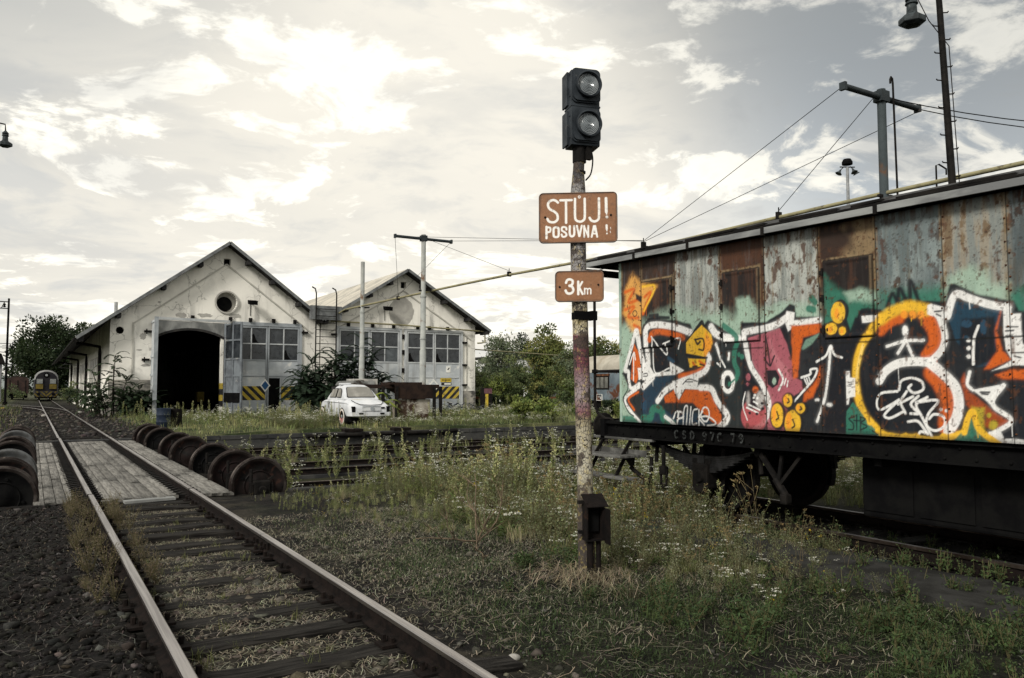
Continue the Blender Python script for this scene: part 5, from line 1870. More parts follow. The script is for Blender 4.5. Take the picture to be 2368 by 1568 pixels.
            b = MB()                                    # axle guard plate with its stays
            for s in (-1, 1):
                b.beam((xb - sx * .14, yc + s * .2, 1.02), (xb - sx * .14, yc + s * .17, .45), .012, .07, up=(0, 1, 0))
                b.beam((xb - sx * .14, yc + s * .55, 1.01), (xb - sx * .14, yc + s * .18, .62), .012, .06, up=(1, 0, 0))
            b.build('axle_guard', M['iron_dark'], Wg, world=True)
            for s in (-1, 1):
                b = MB()
                an0 = math.pi / 2 - s * math.pi / 2
                pts = [(x, yc + s * .545 * math.cos(t), .654 + .545 * math.sin(t)) for t in np.linspace(-.35, .45, 6)]
                for p, q in zip(pts[:-1], pts[1:]):
                    b.beam(p, q, .09, .05, up=(0, 0, 1))
                b.beam((x, yc + s * .60, .70), (x, yc + s * .56, 1.05), .06, .025)
                b.build('brake_shoe', M['iron_dark'], Wg, world=True)
        a = MB()
        a.tube([(7.6, yc, .654), (9.86, yc, .654)], .075, 12)
        a.build('axle', M['iron_dark'], Wg, world=True)
    # the hanging link left of the spring, brake rigging right of it
    a = MB()
    a.tube([(7.45, 8.36, 1.02), (7.45, 8.36, .70)], .028, 8)
    a.bbox(7.41, 7.49, 8.30, 8.42, .62, .74, .02)
    ln = [(7.45, 8.36 + .055 * math.cos(t) , .50 + .055 * math.sin(t)) for t in np.linspace(math.pi, 2 * math.pi, 8)]
    a.tube([(7.45, 8.305, .70)] + ln + [(7.45, 8.415, .70)], .018, 8)
    a.build('coupling_link', M['iron_dark'], Wg, world=True, smooth=40)
    a = MB()
    a.beam((7.5, 6.70, 1.02), (7.5, 6.45, .72), .03, .06)
    a.beam((7.5, 6.38, 1.02), (7.5, 6.44, .70), .03, .04)
    a.beam((7.5, 6.12, 1.02), (7.5, 6.42, .68), .03, .04)
    a.tube([(7.5, 6.48, .74), (7.52, 6.36, .56)], .045, 8)
    a.bbox(7.46, 7.56, 6.30, 6.40, .46, .58, .02)
    a.build('brake_rigging', M['iron_dark'], Wg, world=True)
    a = MB()
    a.lathe([(0, 0), (.15, 0), (.17, .03), (.17, .5), (.15, .53), (0, .54)], (9.0, 4.2, .86), (0, 1, 0), 20)
    a.build('brake_cylinder', M['black'], Wg, world=True)
    a = MB()
    a.bbox(7.72, 9.7, 2.95, 5.5, .43, 1.06, .03)  # dark box added to keep the space under the floor black
    for k in range(4):
        a.box(7.705, 7.7195, 3.05 + k * .62, 3.6 + k * .62, .50, .98)
    a.build('added_dark_box', M['black'], Wg, world=True)
    # platform steps, handrail and brake pillar at the far end
    st = MB()
    st.bbox(6.98, 7.36, 8.72, 9.86, .83, .865, .008)
    st.box(7.34, 7.37, 8.62, 9.86, .84, .93)
    s1 = st.build('step', M['step_wood'], Wg, world=True)
    st = MB()
    st.bbox(6.92, 7.17, 8.55, 9.86, .545, .58, .008)
    s2 = st.build('step', M['step_wood'], Wg, world=True)
    a = MB()
    for y in (8.92, 9.55):
        a.beam((7.42, y + .10, 1.05), (7.20, y + .02, .85), .05, .02, up=(0, 1, 0))
        a.beam((7.30, y + .06, .86), (7.04, y - .02, .56), .05, .022, up=(0, 1, 0))
    a.prism([(7.3, 8.82, .83), (7.3, 9.05, .83), (7.36, 8.92, .64)], (.03, 0, 0))
    a.tube([(7.33, 8.92, .68), (7.36, 8.62, .52)], .03, 8)
    a.lathe([(0, -.05), (.05, -.04), (.055, .04), (0, .05)], (7.36, 8.60, .51), (0, 1, 0), 10)
    a.beam((7.40, 8.55, .85), (7.38, 8.55, .48), .03, .05)
    a.tube([(7.42, 9.7, .95), (7.42, 9.7, .88), (7.42, 8.95, .88), (7.42, 8.95, .95)], .014, 6)
    a.build('step_bracket', M['iron_dark'], s1, world=True)
    a = MB()
    a.bbox(7.36, 7.44, 8.5, 9.84, 1.055, 1.09, .008)
    a.build('platform_edge', M['step_wood'], Wg, world=True)
    a = MB()
    a.tube([(7.40, 9.84, 2.90), (7.40, 9.84, 1.95), (7.40, 9.84, 1.55), (7.42, 9.80, 1.42), (7.46, 9.68, 1.35), (7.5, 9.5, 1.33)], .022, 8)
    a.tube([(7.40, 9.84, 3.55), (7.40, 9.84, 2.90)], .022, 8)
    a.tube([(7.40, 9.84, 2.06), (7.40, 9.12, 2.06)], .02, 8)
    a.tube([(7.40, 9.16, 2.06), (7.40, 9.16, 1.33)], .016, 8)
    a.tube([(7.40, 9.84, 2.06), (10.0, 9.84, 2.06)], .02, 8)
    a.tube([(10.0, 9.84, 3.5), (10.0, 9.84, 1.33)], .02, 8)
    a.bbox(7.36, 7.44, 9.81, 9.87, 2.03, 2.09, .01)
    a.build('handrail', M['iron_dark'], Wg, world=True, smooth=40)
    return Wg


wagon()
# ------------------------------------------------------------------ signal post in the foreground
def post_material():
    m = bpy.data.materials.new('flaking_post_paint')
    m.use_nodes = True
    t = NT(m.node_tree)
    out = t.n('ShaderNodeOutputMaterial')
    b = t.n('ShaderNodeBsdfPrincipled')
    t.l(b.outputs[0], out.inputs[0])
    tc = t.n('ShaderNodeTexCoord')
    v = tc.outputs['Object']
    sp = t.n('ShaderNodeSeparateXYZ'); t.l(v, sp.inputs[0])
    wob = t.noise(v, 9.0, 4.0)
    z = t.math('ADD', sp.outputs[2], t.math('MULTIPLY', t.math('SUBTRACT', wob, 0.5), 0.10))
    r = t.n('ShaderNodeValToRGB')
    t.l(t.math('DIVIDE', z, 5.0), r.inputs[0])
    r.color_ramp.interpolation = 'LINEAR'
    stops = [(0, (.035, .028, .024)), (.66, (.045, .035, .03)), (.74, (.09, .075, .055)), (.82, (.28, .26, .19)), (1.02, (.40, .38, .31)), (1.40, (.33, .30, .22)), (1.50, (.20, .165, .11)),
             (1.56, (.17, .07, .085)), (1.75, (.26, .22, .23)), (2.05, (.12, .030, .045)), (2.31, (.11, .027, .042)), (2.34, (.40, .37, .30)), (2.52, (.36, .30, .14)), (2.66, (.44, .42, .37)), (2.95, (.22, .21, .21)), (3.4, (.17, .17, .175)),
             (3.70, (.24, .24, .24)), (3.82, (.15, .14, .14)), (3.90, (.035, .035, .038))]
    e = r.color_ramp.elements
    while len(e) < len(stops):
        e.new(0.5)
    for q, (p, c) in zip(e, stops):
        q.position = p / 5.0
        q.color = (*c, 1)
    vo = t.n('ShaderNodeTexVoronoi', feature='DISTANCE_TO_EDGE')
    t.l(t.mapping(t.mix(0.05, v, t.n('ShaderNodeTexNoise').outputs[1]), (1, 1, .75)), vo.inputs['Vector'])
    vo.inputs['Scale'].default_value = 34
    cr = t.sstep(vo.outputs['Distance'], 0.075, 0.015)
    n1 = t.noise(v, 7.0, 6.0, .62)
    n2 = t.noise(v, 22.0, 5.0, .6)
    col = t.mix(t.math('MULTIPLY', t.sstep(n2, .5, .7), .45), r.outputs[0], (.55, .43, .12))
    col = t.mix(t.math('MULTIPLY', t.sstep(n1, .50, .57), .9), col, (.045, .032, .026))
    col = t.mix(t.math('MULTIPLY', cr, t.sstep(sp.outputs[2], 0.6, 1.2)), col, (.018, .015, .014))
    t.l(col, b.inputs['Base Color'])
    b.inputs['Roughness'].default_value = .85
    bp = t.n('ShaderNodeBump'); bp.inputs['Strength'].default_value = .6; bp.inputs['Distance'].default_value = .008
    t.l(t.math('SUBTRACT', t.math('MULTIPLY', n2, .5), cr), bp.inputs['Height'])
    t.l(bp.outputs[0], b.inputs['Normal'])
    return m


def rrect(w, h, r, n=7):
    o = []
    for cx, cz, a0 in ((w / 2 - r, h / 2 - r, 0), (-w / 2 + r, h / 2 - r, 90), (-w / 2 + r, -h / 2 + r, 180), (w / 2 - r, -h / 2 + r, 270)):
        for k in range(n):
            a = R(a0 + 90 * k / (n - 1))
            o.append((cx + r * math.cos(a), cz + r * math.sin(a)))
    return o


def sign(name, label, loc, rz, w, h, r, strokes, dots, white=(.80, .79, .76), seed=1):
    T_ = thing(name, loc, label, 'sign', rz=rz)
    a = MB()
    a.prism([(x, 0, z) for x, z in rrect(w, h, r)], (0, .012, 0))
    o = rrect(w, h, r)
    i = rrect(w - .022, h - .022, r - .011)
    n = len(o)
    vs = [(x, -.002, z) for x, z in o] + [(x, -.012, z) for x, z in [((p[0] + q[0]) / 2, (p[1] + q[1]) / 2) for p, q in zip(o, i)]] + [(x, -.002, z) for x, z in i]
    fs = []
    for k in range(n):
        k2 = (k + 1) % n
        fs += [(k, k2, n + k2, n + k), (n + k, n + k2, 2 * n + k2, 2 * n + k)]
    a.add(vs, fs)
    a.build('backing', pm('sign_rim', (.16, .15, .145), (.25, .15, .10), 14, .6, .2), T_, smooth=40)
    c = Canvas(-w / 2, w / 2, -h / 2, h / 2, .0032)
    nn = fbm(c.U * 9 + seed, c.V * 9, 15, 5)
    n3 = fbm(c.U * 60, c.V * 60, 16, 3)
    br = np.array([.225, .098, .040])
    c.C[:] = br
    c.C = c.C * (0.86 + .26 * nn[..., None]) + np.array([.05, .04, .03]) * ss(n3, .5, .8)[..., None] * .5
    for pts, wd, sm in strokes:
        c.stroke(pts, wd, white, .004, sm)
    for x, z, rr_ in dots:
        c.fill([(x + rr_ * math.cos(k * .5236), z + rr_ * math.sin(k * .5236)) for k in range(12)], (.015, .012, .010), .004)
        c.stroke([(x, z - rr_), (x + .002, z - rr_ * 3.0)], rr_ * .9, (.11, .05, .025), .012, False, .5)
    d = np.minimum(w / 2 - np.abs(c.U), h / 2 - np.abs(c.V))
    c.C = c.C * (1 - .45 * ss(d + .02 * (nn - .5), .030, .008)[..., None])
    wear = ss(fbm(c.U * 24, c.V * 24, 18 + seed, 4), .66, .72)[..., None] * .35
    c.C = c.C * (1 - wear) + np.array([.10, .055, .03]) * wear
    V = np.stack([c.U, np.full_like(c.U, -.004), c.V], -1).reshape(-1, 3)
    ii = (np.arange(c.nu - 1)[:, None] * c.nv + np.arange(c.nv - 1)[None])
    Fq = np.stack([ii, ii + c.nv, ii + c.nv + 1, ii + 1], -1)
    um, vm = (c.u[:-1] + c.u[1:]) / 2, (c.v[:-1] + c.v[1:]) / 2
    UM, VM = np.meshgrid(um, vm, indexing='ij')
    qx, qz = np.maximum(np.abs(UM) - (w / 2 - r), 0), np.maximum(np.abs(VM) - (h / 2 - r), 0)
    keep = (np.hypot(qx, qz) < r - .010) & (np.abs(UM) < w / 2 - .010) & (np.abs(VM) < h / 2 - .010)
    f = Fq[keep].reshape(-1, 4)
    ids, inv = np.unique(f, return_inverse=True)
    npmesh('face', V[ids], inv.reshape(-1, 4), np.clip(c.C.reshape(-1, 3)[ids], 0, 1), SIGNM, T_)
    b = MB()
    for x, z, rr_ in dots[:2]:
        b.lathe([(0, -.012), (rr_ * .7, -.010), (rr_, -.002)], (x, -.004, z), (0, 1, 0), 10)
    b.build('bolt', M['iron_dark'], T_)
    return T_


SIGNM = paintmat('sign_paint', .45, .06, .4)


def signal():
    px, py = 4.62, 6.34
    S = thing('signal_post', (px, py, 0), 'tall railway signal post of flaking white and purple paint with a two lamp head', 'railway signal')
    # the tube leans a touch and narrows near the top
    path = [(.04, 0, -.2), (.03, 0, .4), (.012, 0, 1.2), (-.02, 0, 2.2), (-.045, 0, 3.0), (-.05, 0, 3.68), (-.045, 0, 3.76), (-.04, 0, 3.95), (-.03, 0, 4.1), (-.02, 0, 4.28)]
    P = spline(path[:6], 8)
    P = [tuple(p) for p in P] + path[6:]
    rad = [.083 if p[2] < .6 else (.077 if p[2] < 3.6 else .0765) for p in P]
    rad[-4:] = [.072, .056, .055, .055]
    a = MB()
    a.tube(P, rad, 28)
    a.build('pole', post_material(), S, smooth=50)
    for z0, z1, r in ((4.04, 4.20, .068), (3.93, 3.95, .062)):
        a = MB()
        a.lathe([(r - .02, z0), (r, z0), (r, z1), (r - .02, z1)], (-.028, 0, 0), (0, 0, 1), 24)
        if z0 > 4:
            a.box(.0, .06, -.09, -.05, 4.06, 4.19)
        a.build('collar', M['iron_dark'], S, smooth=40)
    # head, turned towards the track
    H = MB()
    w, h, d = .30, .76, .20
    H.bbox(-w / 2, w / 2, -d / 2, d / 2, 0, h, .012)
    H.box(-w / 2 - .018, -w / 2, -.02, d / 2 + .03, .02, .36)
    H.box(-w / 2 - .018, -w / 2, -.02, d / 2 + .03, .42, .76)
    H.box(-w / 2 - .004, w / 2 + .004, -d / 2 - .004, d / 2, .39, .405)
    for z in (.20, .60):
        for k in range(2):                                  # raised square boss round each lamp
            s = .150 - k * .012
            H.prism([(x, -d / 2 - .018 * (k + 1), z + q) for x, q in rrect(2 * s, 2 * s * 1.15, .05)], (0, .018, 0))
        H.lathe([(.112, .0), (.128, .0), (.132, -.05), (.118, -.055), (.112, -.02)], (.01, -d / 2 - .036, z), (0, 1, 0), 40)
    for z in (.08, .3, .5, .72):
        H.lathe([(0, -.012), (.008, -.01), (.01, 0)], (-w / 2, -.06, z), (1, 0, 0), 6)
    lh = H.build('lamp_head', pm('weathered_black_paint', (.018, .022, .027), (.035, .042, .05), 5, .5, .15, c3=(.07, .075, .075), s3=6, t3=(.6, .72)), S, smooth=30)
    lh.location = (.01, 0, 4.19)
    lh.rotation_euler = (R(-1.0), R(.4), R(-16))
    g = bpy.data.materials.new('ribbed_lens')
    g.use_nodes = True
    b_ = g.node_tree.nodes['Principled BSDF']
    b_.inputs['Base Color'].default_value = (.16, .18, .195, 1)
    b_.inputs['Roughness'].default_value = .12
    b_.inputs['Specular IOR Level'].default_value = .9
    for z in (.20, .60):
        a = MB()
        prof = [(0, -.030)]
        for k in range(1, 9):
            r = .112 * k / 8
            prof += [(r - .006, -.030 + .020 * (k / 8) ** 2 - .004), (r, -.030 + .020 * (k / 8) ** 2 + .003)]
        a.lathe(prof, (.01, -d / 2 - .040, z), (0, 1, 0), 40)
        a.build('lens', g, lh, smooth=60)
    a = MB()
    a.tube([tuple(p) for p in spline([(.10, -.02, 4.20), (.115, -.03, 4.08), (.09, -.03, 3.94), (.02, -.04, 3.86)], 6)], .008, 6)
    a.build('cable', M['black'], S, smooth=60)
    a = MB()                                                # black clamp band
    a.bbox(-.155, .115, -.085, -.078, 2.465, 2.55, .003)
    a.lathe([(.078, 2.475), (.084, 2.475), (.084, 2.54), (.078, 2.54)], (-.03, 0, 0), (0, 0, 1), 24)
    a.bbox(.06, .125, -.08, .04, 2.47, 2.56, .006)
    a.build('clamp_band', M['black'], S)
    # open rusty terminal box on two pipes
    B = MB()
    x0, x1, y0, y1, z0, z1 = -.055, .125, -.22, -.10, .36, .69
    B.box(x0, x0 + .012, y0, y1, z0, z1 + .03)
    B.box(x1 - .012, x1, y0, y1, z0, z1)
    B.box(x0 + .012, x1 - .012, y1 - .012, y1, z0, z1 + .03)
    B.box(x0 + .012, x1 - .012, y0 + .002, y1 - .012, z0, z0 + .012)
    B.prism([(x0 - .01, y0 - .03, z1 - .01), (x1 + .03, y0 - .03, z1 - .01), (x1 + .03, y1 + .01, z1 + .09), (x0 - .01, y1 + .01, z1 + .09)], (0, 0, .008))
    B.box(x0 + .03, x1 - .03, y1 - .05, y1 - .013, z0 + .08, z1 - .05, 1)
    tb = B.build('terminal_box', [M['rust_dark'], M['black']], S)
    tb.rotation_euler = (0, 0, R(-14))
    b = MB()
    b.box(x1 - .004, x1 + .004, y0 - .13, y0 - .005, z0 - .02, z1 - .02)
    b.build('box_lid', M['rust_dark'], tb)
    b = MB()
    for x, r in ((.0, .032), (.085, .025)):
        b.tube([(x, -.16, -.15), (x, -.16, .36)], r, 12)
    b.build('support_pipe', M['rust_dark'], tb, smooth=50)
    b = MB()
    for z in (.42, .70):
        b.box(-.10, -.02, -.13, -.085, z, z + .03)
    b.build('bracket', M['iron_dark'], tb)
    # signs on the post
    sx = lambda x: (x - 256) / 488 * .767
    sz = lambda y: (1002.5 - y) / 321 * .50
    q = lambda *p: [(sx(x), sz(y)) for x, y in p]
    W1 = .023
    st = []
    st.append((q((132, 905), (118, 893), (98, 889), (76, 900), (70, 922), (82, 946), (106, 960), (126, 980), (130, 1008), (116, 1026), (96, 1030), (76, 1024), (66, 1008)), W1, True))
    st += [(q((147, 891), (217, 891)), W1, False), (q((182, 891), (182, 1034)), W1, False)]
    st.append((q((238, 884), (238, 995), (246, 1020), (268, 1029), (290, 1020), (298, 995), (298, 884)), W1, True))
    st.append((q((272, 872), (268, 879), (261, 878), (258, 871), (262, 865), (269, 866), (272, 872)), .008, False))
    st.append((q((386, 884), (386, 995), (378, 1020), (358, 1029), (338, 1022), (328, 1006)), W1, True))
    st.append((q((430, 884), (431, 970)), .026, False)); st.append((q((431, 940), (433, 984)), .013, False)); st.append((q((434, 1002), (435, 1003)), .026, False))
    W2 = .021
    st += [(q((60, 1058), (60, 1130)), W2, False), (q((60, 1062), (80, 1063), (85, 1076), (80, 1090), (60, 1092)), .018, True)]
    st.append((q((120, 1062), (106, 1068), (104, 1092), (106, 1118), (120, 1124), (134, 1118), (136, 1092), (134, 1068), (120, 1062)), W2, True))
    st.append((q((184, 1078), (182, 1066), (168, 1061), (156, 1066), (156, 1082), (170, 1092), (182, 1102), (183, 1116), (170, 1123), (158, 1120), (154, 1108)), .018, True))
    st.append((q((205, 1057), (205, 1108), (218, 1121), (232, 1108), (232, 1057)), W2, True))
    st += [(q((249, 1055), (263, 1120)), .019, False), (q((279, 1055), (265, 1120)), .019, False)]
    st += [(q((294, 1056), (294, 1126)), .018, False), (q((319, 1056), (319, 1126)), .018, False), (q((294, 1060), (319, 1122)), .016, False)]
    st += [(q((340, 1126), (354, 1058)), .018, False), (q((374, 1126), (362, 1058)), .018, False), (q((345, 1106), (371, 1106)), .016, False), (q((357, 1060), (358, 1090)), .012, False)]
    st += [(q((432, 1055), (433, 1078)), .020, False), (q((433, 1070), (434, 1090)), .010, False), (q((434, 1106), (434, 1107)), .015, False), (q((456, 1068), (458, 1080)), .006, False), (q((454, 1092), (456, 1102)), .006, False)]
    rz = R(-36)
    n = Vector((math.sin(rz), -math.cos(rz), 0))
    sign('warning_sign', 'upper and larger brown metal sign on the post, reading STŮJ! POSUVNA !', (px - .048 + n.x * .095, py + n.y * .095, 3.465), rz, .767, .50, .045, st, [(sx(52), sz(998), .011), (sx(459), sz(990), .011)])
    sx2 = lambda x: (x - 260) / 306 * .475
    sz2 = lambda y: (1425 - y) / 194 * .305
    q = lambda *p: [(sx2(x), sz2(y)) for x, y in p]
    st = [(q((177, 1402), (184, 1386), (200, 1381), (216, 1388), (219, 1402), (212, 1416), (198, 1421), (214, 1427), (222, 1444), (216, 1462), (198, 1470), (182, 1465), (174, 1450)), .023, True),
          (q((253, 1396), (253, 1474)), .023, False), (q((278, 1398), (256, 1436)), .020, False), (q((258, 1430), (280, 1473)), .021, False),
          (q((293, 1438), (293, 1473)), .013, False), (q((293, 1446), (303, 1439), (311, 1446), (311, 1473)), .012, True), (q((311, 1446), (322, 1439), (331, 1446), (331, 1473)), .012, True)]
    sign('speed_sign', 'lower and smaller brown metal sign on the post, reading 3 Km', (px - .036 + n.x * .095, py + n.y * .095, 2.79), rz, .475, .305, .045, st, [(sx2(137), sz2(1428), .010), (sx2(378), sz2(1416), .010), (sx2(183), sz2(1424), .004), (sx2(333), sz2(1417), .004)], seed=4)


M['rust_dark'] = pm('dark_rust', (.006, .0052, .0052), (.010, .0075, .007), 8, .85, .5, c3=(.022, .012, .009), s3=6, t3=(.6, .68))
signal()

# ------------------------------------------------------------------ poles and the overhead pipe
PMAT = pm('pale_pole_paint', (.36, .375, .36), (.27, .285, .28), 1.3, .75, .2, c3=(.13, .075, .045), s3=1.2, t3=(.56, .68), streak=((.16, .085, .05), 3, .5))


def pole_band(a, x, y, r, z):
    a.lathe([(r, z - .05), (r + .03, z - .04), (r + .03, z + .04), (r, z + .05)], (x, y, 0), (0, 0, 1), 16)


def t_pole(x, y, h, label, arm=(-1.75, 1.75), ladder=False, r=.150, pmat=None):
    P = thing('overhead_pole', (x, y, 0), label, 'pole', 'tubular yard poles carrying the overhead pipe')
    a = MB()
    a.tube([(x, y, -.3), (x, y, 3.9), (x, y, 3.95), (x, y, 7.0), (x, y, 7.05), (x, y, h)], [r + .03, r + .03, r + .005, r, r - .015, r - .02], 20)
    for z in (3.9, 4.6, 7.0):
        pole_band(a, x, y, r, z)
    a.build('pole', pmat or PMAT, P, world=True, smooth=40)
    if arm:
        a = MB()
        a.tube([(x + arm[0], y - .02, h - .25), (x + arm[1], y - .02, h - .25)], .085, 12)
        a.box(x - .18, x + .18, y - .15, y + .15, h - .38, h - .06)
        for e in arm:
            a.box(x + e - .05, x + e + .05, y - .11, y + .08, h - .36, h - .14)
        a.build('cross_arm', M['galv_dark'], P, world=True, smooth=40)
    a = MB()
    a.box(x - .26, x + .30, y - .05, y + .05, 7.30, 7.38)
    a.box(x + .18, x + .50, y - .08, y + .08, 7.32, 7.40)
    a.build('pipe_bracket', M['iron_dark'], P, world=True)
    if ladder:
        a = MB()
        a.tube([(x + .46, y - .15, 5.0), (x + .34, y - .15, h + .2), (x + .32, y - .15, h + .34), (x + .26, y - .15, h + .38), (x + .22, y - .15, h + .3), (x + .22, y - .15, h + .18)], .03, 8)
        a.tube([(x + .95, y - 1.0, 5.5), (x + .95, y - 1.0, 8.15), (x + 1.1, y - 1.0, 8.2), (x + 1.45, y - 1.0, 8.12), (x + 1.45, y - 1.0, 7.95)], .025, 8)
        a.build('vent_pipe', M['iron_dark'], P, world=True, smooth=50)
    return P


M['galv_dark'] = pm('dark_grey_steel', (.035, .043, .047), (.025, .03, .034), 2, .6, .1, c3=(.06, .035, .025))
PIPE = lambda y: 18.95 + (57.0 - y) * 2.15 / 46.6
t_pole(19.25, 52.0, 10.5, 'pale pole without a cross arm rising behind the white car', None, r=.155)
t_pole(18.85, 41.15, 10.55, 'pale flaking pole with a T cross arm beside the rusty hopper')
t_pole(20.95, 13.95, 10.5, 'thick grey T pole standing behind the graffiti wagon', ladder=True, r=.140, pmat=pm('backlit_pole_paint', (.055, .068, .074), (.04, .05, .055), 1.3, .75, .2, c3=(.10, .06, .04), s3=1.2, t3=(.6, .7)))  # backlit tone of this pole is painted into its colour
O = thing('overhead_pipe', (PIPE(35), 35, 7.4), 'long pale yellow pipe carried overhead from the sheds across the yard', 'pipe')
a = MB()
a.tube([(PIPE(56.6), 56.7, 6.7), (PIPE(56.6), 56.5, 7.2), (PIPE(55), 55, 7.44)] + [(PIPE(y), y, 7.44 - .16 * math.exp(-((y - 25) / 7) ** 2)) for y in np.arange(50, -13, -4.0)], .062, 10)
a.build('pipe', M['pipe_yellow'], O, world=True, smooth=50)
for y in (46.2, 33.6, 24.0, 17.6, 8.0):
    a = MB()
    a.box(PIPE(y) - .10, PIPE(y) + .10, y - .05, y + .05, 7.32, 7.56)
    a.tube([(PIPE(y), y, 7.55), (PIPE(y), y, 7.72)], .02, 6)
    a.build('clamp', M['iron_dark'], O, world=True)


def wire(name, label, pts, r=.012, sag=0.0):
    P = []
    for p, q in zip(pts[:-1], pts[1:]):
        for k in range(10):
            t = k / 10
            P.append((p[0] + (q[0] - p[0]) * t, p[1] + (q[1] - p[1]) * t, p[2] + (q[2] - p[2]) * t - sag * 4 * t * (1 - t)))
    P.append(pts[-1])
    a = MB()
    a.tube(P, r, 6)
    return tag(a.build(name, M['black'], smooth=60), label, 'wire', 'stay wires of the overhead pipe')


tx, ty, tz = 20.95, 13.95, 10.25
wire('stay_wire', 'stay wire from the left tip of the T pole behind the wagon, the longest', [(tx - 1.75, ty, tz), (PIPE(24), 24, 7.6)], .011)
wire('stay_wire', 'stay wire from the middle of the T arm behind the wagon to the pipe', [(tx - .3, ty, tz), (PIPE(17.6), 17.6, 7.6)], .011)
wire('stay_wire', 'lowest stay wire from the right tip of the T arm behind the wagon', [(tx + 1.75, ty, tz - .1), (PIPE(24), 24.1, 7.55)], .011)
wire('overhead_wire', 'upper of two sagging wires leaving the T arm towards the right edge', [(tx + .2, ty, tz + .05), (31, 8.0, 9.6)], .016, .5)
wire('overhead_wire', 'lower of two sagging wires leaving the T arm towards the right edge', [(tx + 1.8, ty, tz), (31, 8.0, 9.5)], .016, .5)
ux, uy, uz = 18.85, 41.15, 10.3
wire('stay_wire', 'stay wire hanging from the left tip of the T pole beside the hopper', [(ux - 1.75, uy, uz), (PIPE(46.2), 46.2, 7.6)], .012)
wire('stay_wire', 'stay wire from the right tip of the T pole back towards the shed pipe', [(ux + 1.75, uy, uz), (PIPE(46.2), 46.2, 7.6)], .010)
wire('stay_wire', 'stay wire slanting right from the pole beside the hopper to the pipe', [(ux + .3, uy, uz), (PIPE(33.6), 33.6, 7.6)], .010)
wire('stay_wire', 'long faint stay wire running from the hopper pole towards the brown sign', [(ux + 1.75, uy, uz + .05), (PIPE(24.0), 24.0, 7.62)], .010)
wire('stay_wire', 'long faint stay wire just below its twin, left of the brown sign', [(ux - 1.2, uy, uz + .02), (PIPE(24.0), 24.05, 7.6)], .010)


# ------------------------------------------------------------------ lamps
def pendant(parent, x, y, z, s=1.0):
    a = MB()
    a.lathe([(.0, .62), (.05, .62), (.10, .56), (.15, .50), (.15, .46), (.11, .44), (.15, .40), (.16, .36), (.12, .34), (.13, .14), (.15, .10)], (x, y, z), (0, 0, 1), 18)
    a.lathe([(.15, .10), (.31, .0), (.325, -.03), (.325, -.15), (.30, -.17)], (x, y, z), (0, 0, 1), 6)
    a.lathe([(.30, -.165), (.2, -.22), (.0, -.24)], (x, y, z), (0, 0, 1), 6)
    a.xf(Matrix.Translation((x, y, z)) @ Matrix.Scale(s, 4) @ Matrix.Translation((-x, -y, -z)))
    return a.build('lamp_head', M['lamp_grey'], parent, world=True, smooth=25)


M['haz_dim'] = pm('dull_yellow', (.14, .105, .024), (.09, .07, .022), 2, .8, .1)
M['lamp_grey'] = pm('dirty_lamp', (.045, .055, .06), (.02, .024, .026), 5, .6, .2, c3=(.11, .12, .12), s3=3)
LP = thing('lamp_post', (19.95, 11.35, 0), 'tall dark lamp post with climbing pegs and a hexagonal lamp, behind the wagon', 'lamp post')
a = MB()
lean = [(19.98, 11.32, -.2), (19.95, 11.35, 6.0), (19.83, 11.49, 11.6), (19.81, 11.51, 12.3)]
a.tube(lean, [.11, .095, .075, .07], 12)
a.build('pole', M['iron_dark'], LP, world=True, smooth=40)
for k in range(16):
    z = 6.1 + k * .36
    t = (z - 6.0) / 5.6
    x, y = 19.95 - .12 * t, 11.35 + .14 * t
    s = 1 if k % 2 else -1
    b = MB()
    b.tube([(x, y, z), (x + s * .20 * .86, y - s * .20 * .5, z + .015), (x + s * .22 * .86, y - s * .22 * .5, z + .05)], .018, 6)
    b.build('climbing_peg', M['iron_dark'], LP, world=True)
a = MB()
a.tube([(19.81, 11.51, 12.2), (19.65, 11.65, 12.5), (19.42, 11.82, 12.55), (19.32, 11.90, 12.4)], .035, 8)
a.build('arm', M['iron_dark'], LP, world=True, smooth=50)
pendant(LP, 19.30, 11.92, 11.42, 1.0)
a = MB()
a.tube([(19.35, 11.85, 12.05), (19.6, 11.65, 11.3), (19.95, 11.35, 10.6), (20.1, 11.25, 6.0)], .012, 6)
a.build('cable', M['iron_dark'], LP, world=True)

LL = thing('lamp_post', (-3.0, 38.5, 0), 'hanging lamp on a curved arm reaching in from the left edge', 'lamp post')
a = MB()
a.tube([(-3.0, 38.5, -.1), (-3.0, 38.5, 12.6)], .12, 10)
a.build('pole', M['iron_dark'], LL, world=True)
a = MB()
a.tube([(-3.0, 38.5, 12.5), (-2.0, 38.7, 12.82), (-1.32, 38.8, 12.78), (-1.30, 38.8, 12.5)], .03, 8)
a.build('arm', M['iron_dark'], LL, world=True, smooth=50)
pendant(LL, -1.30, 38.8, 12.0, .82)

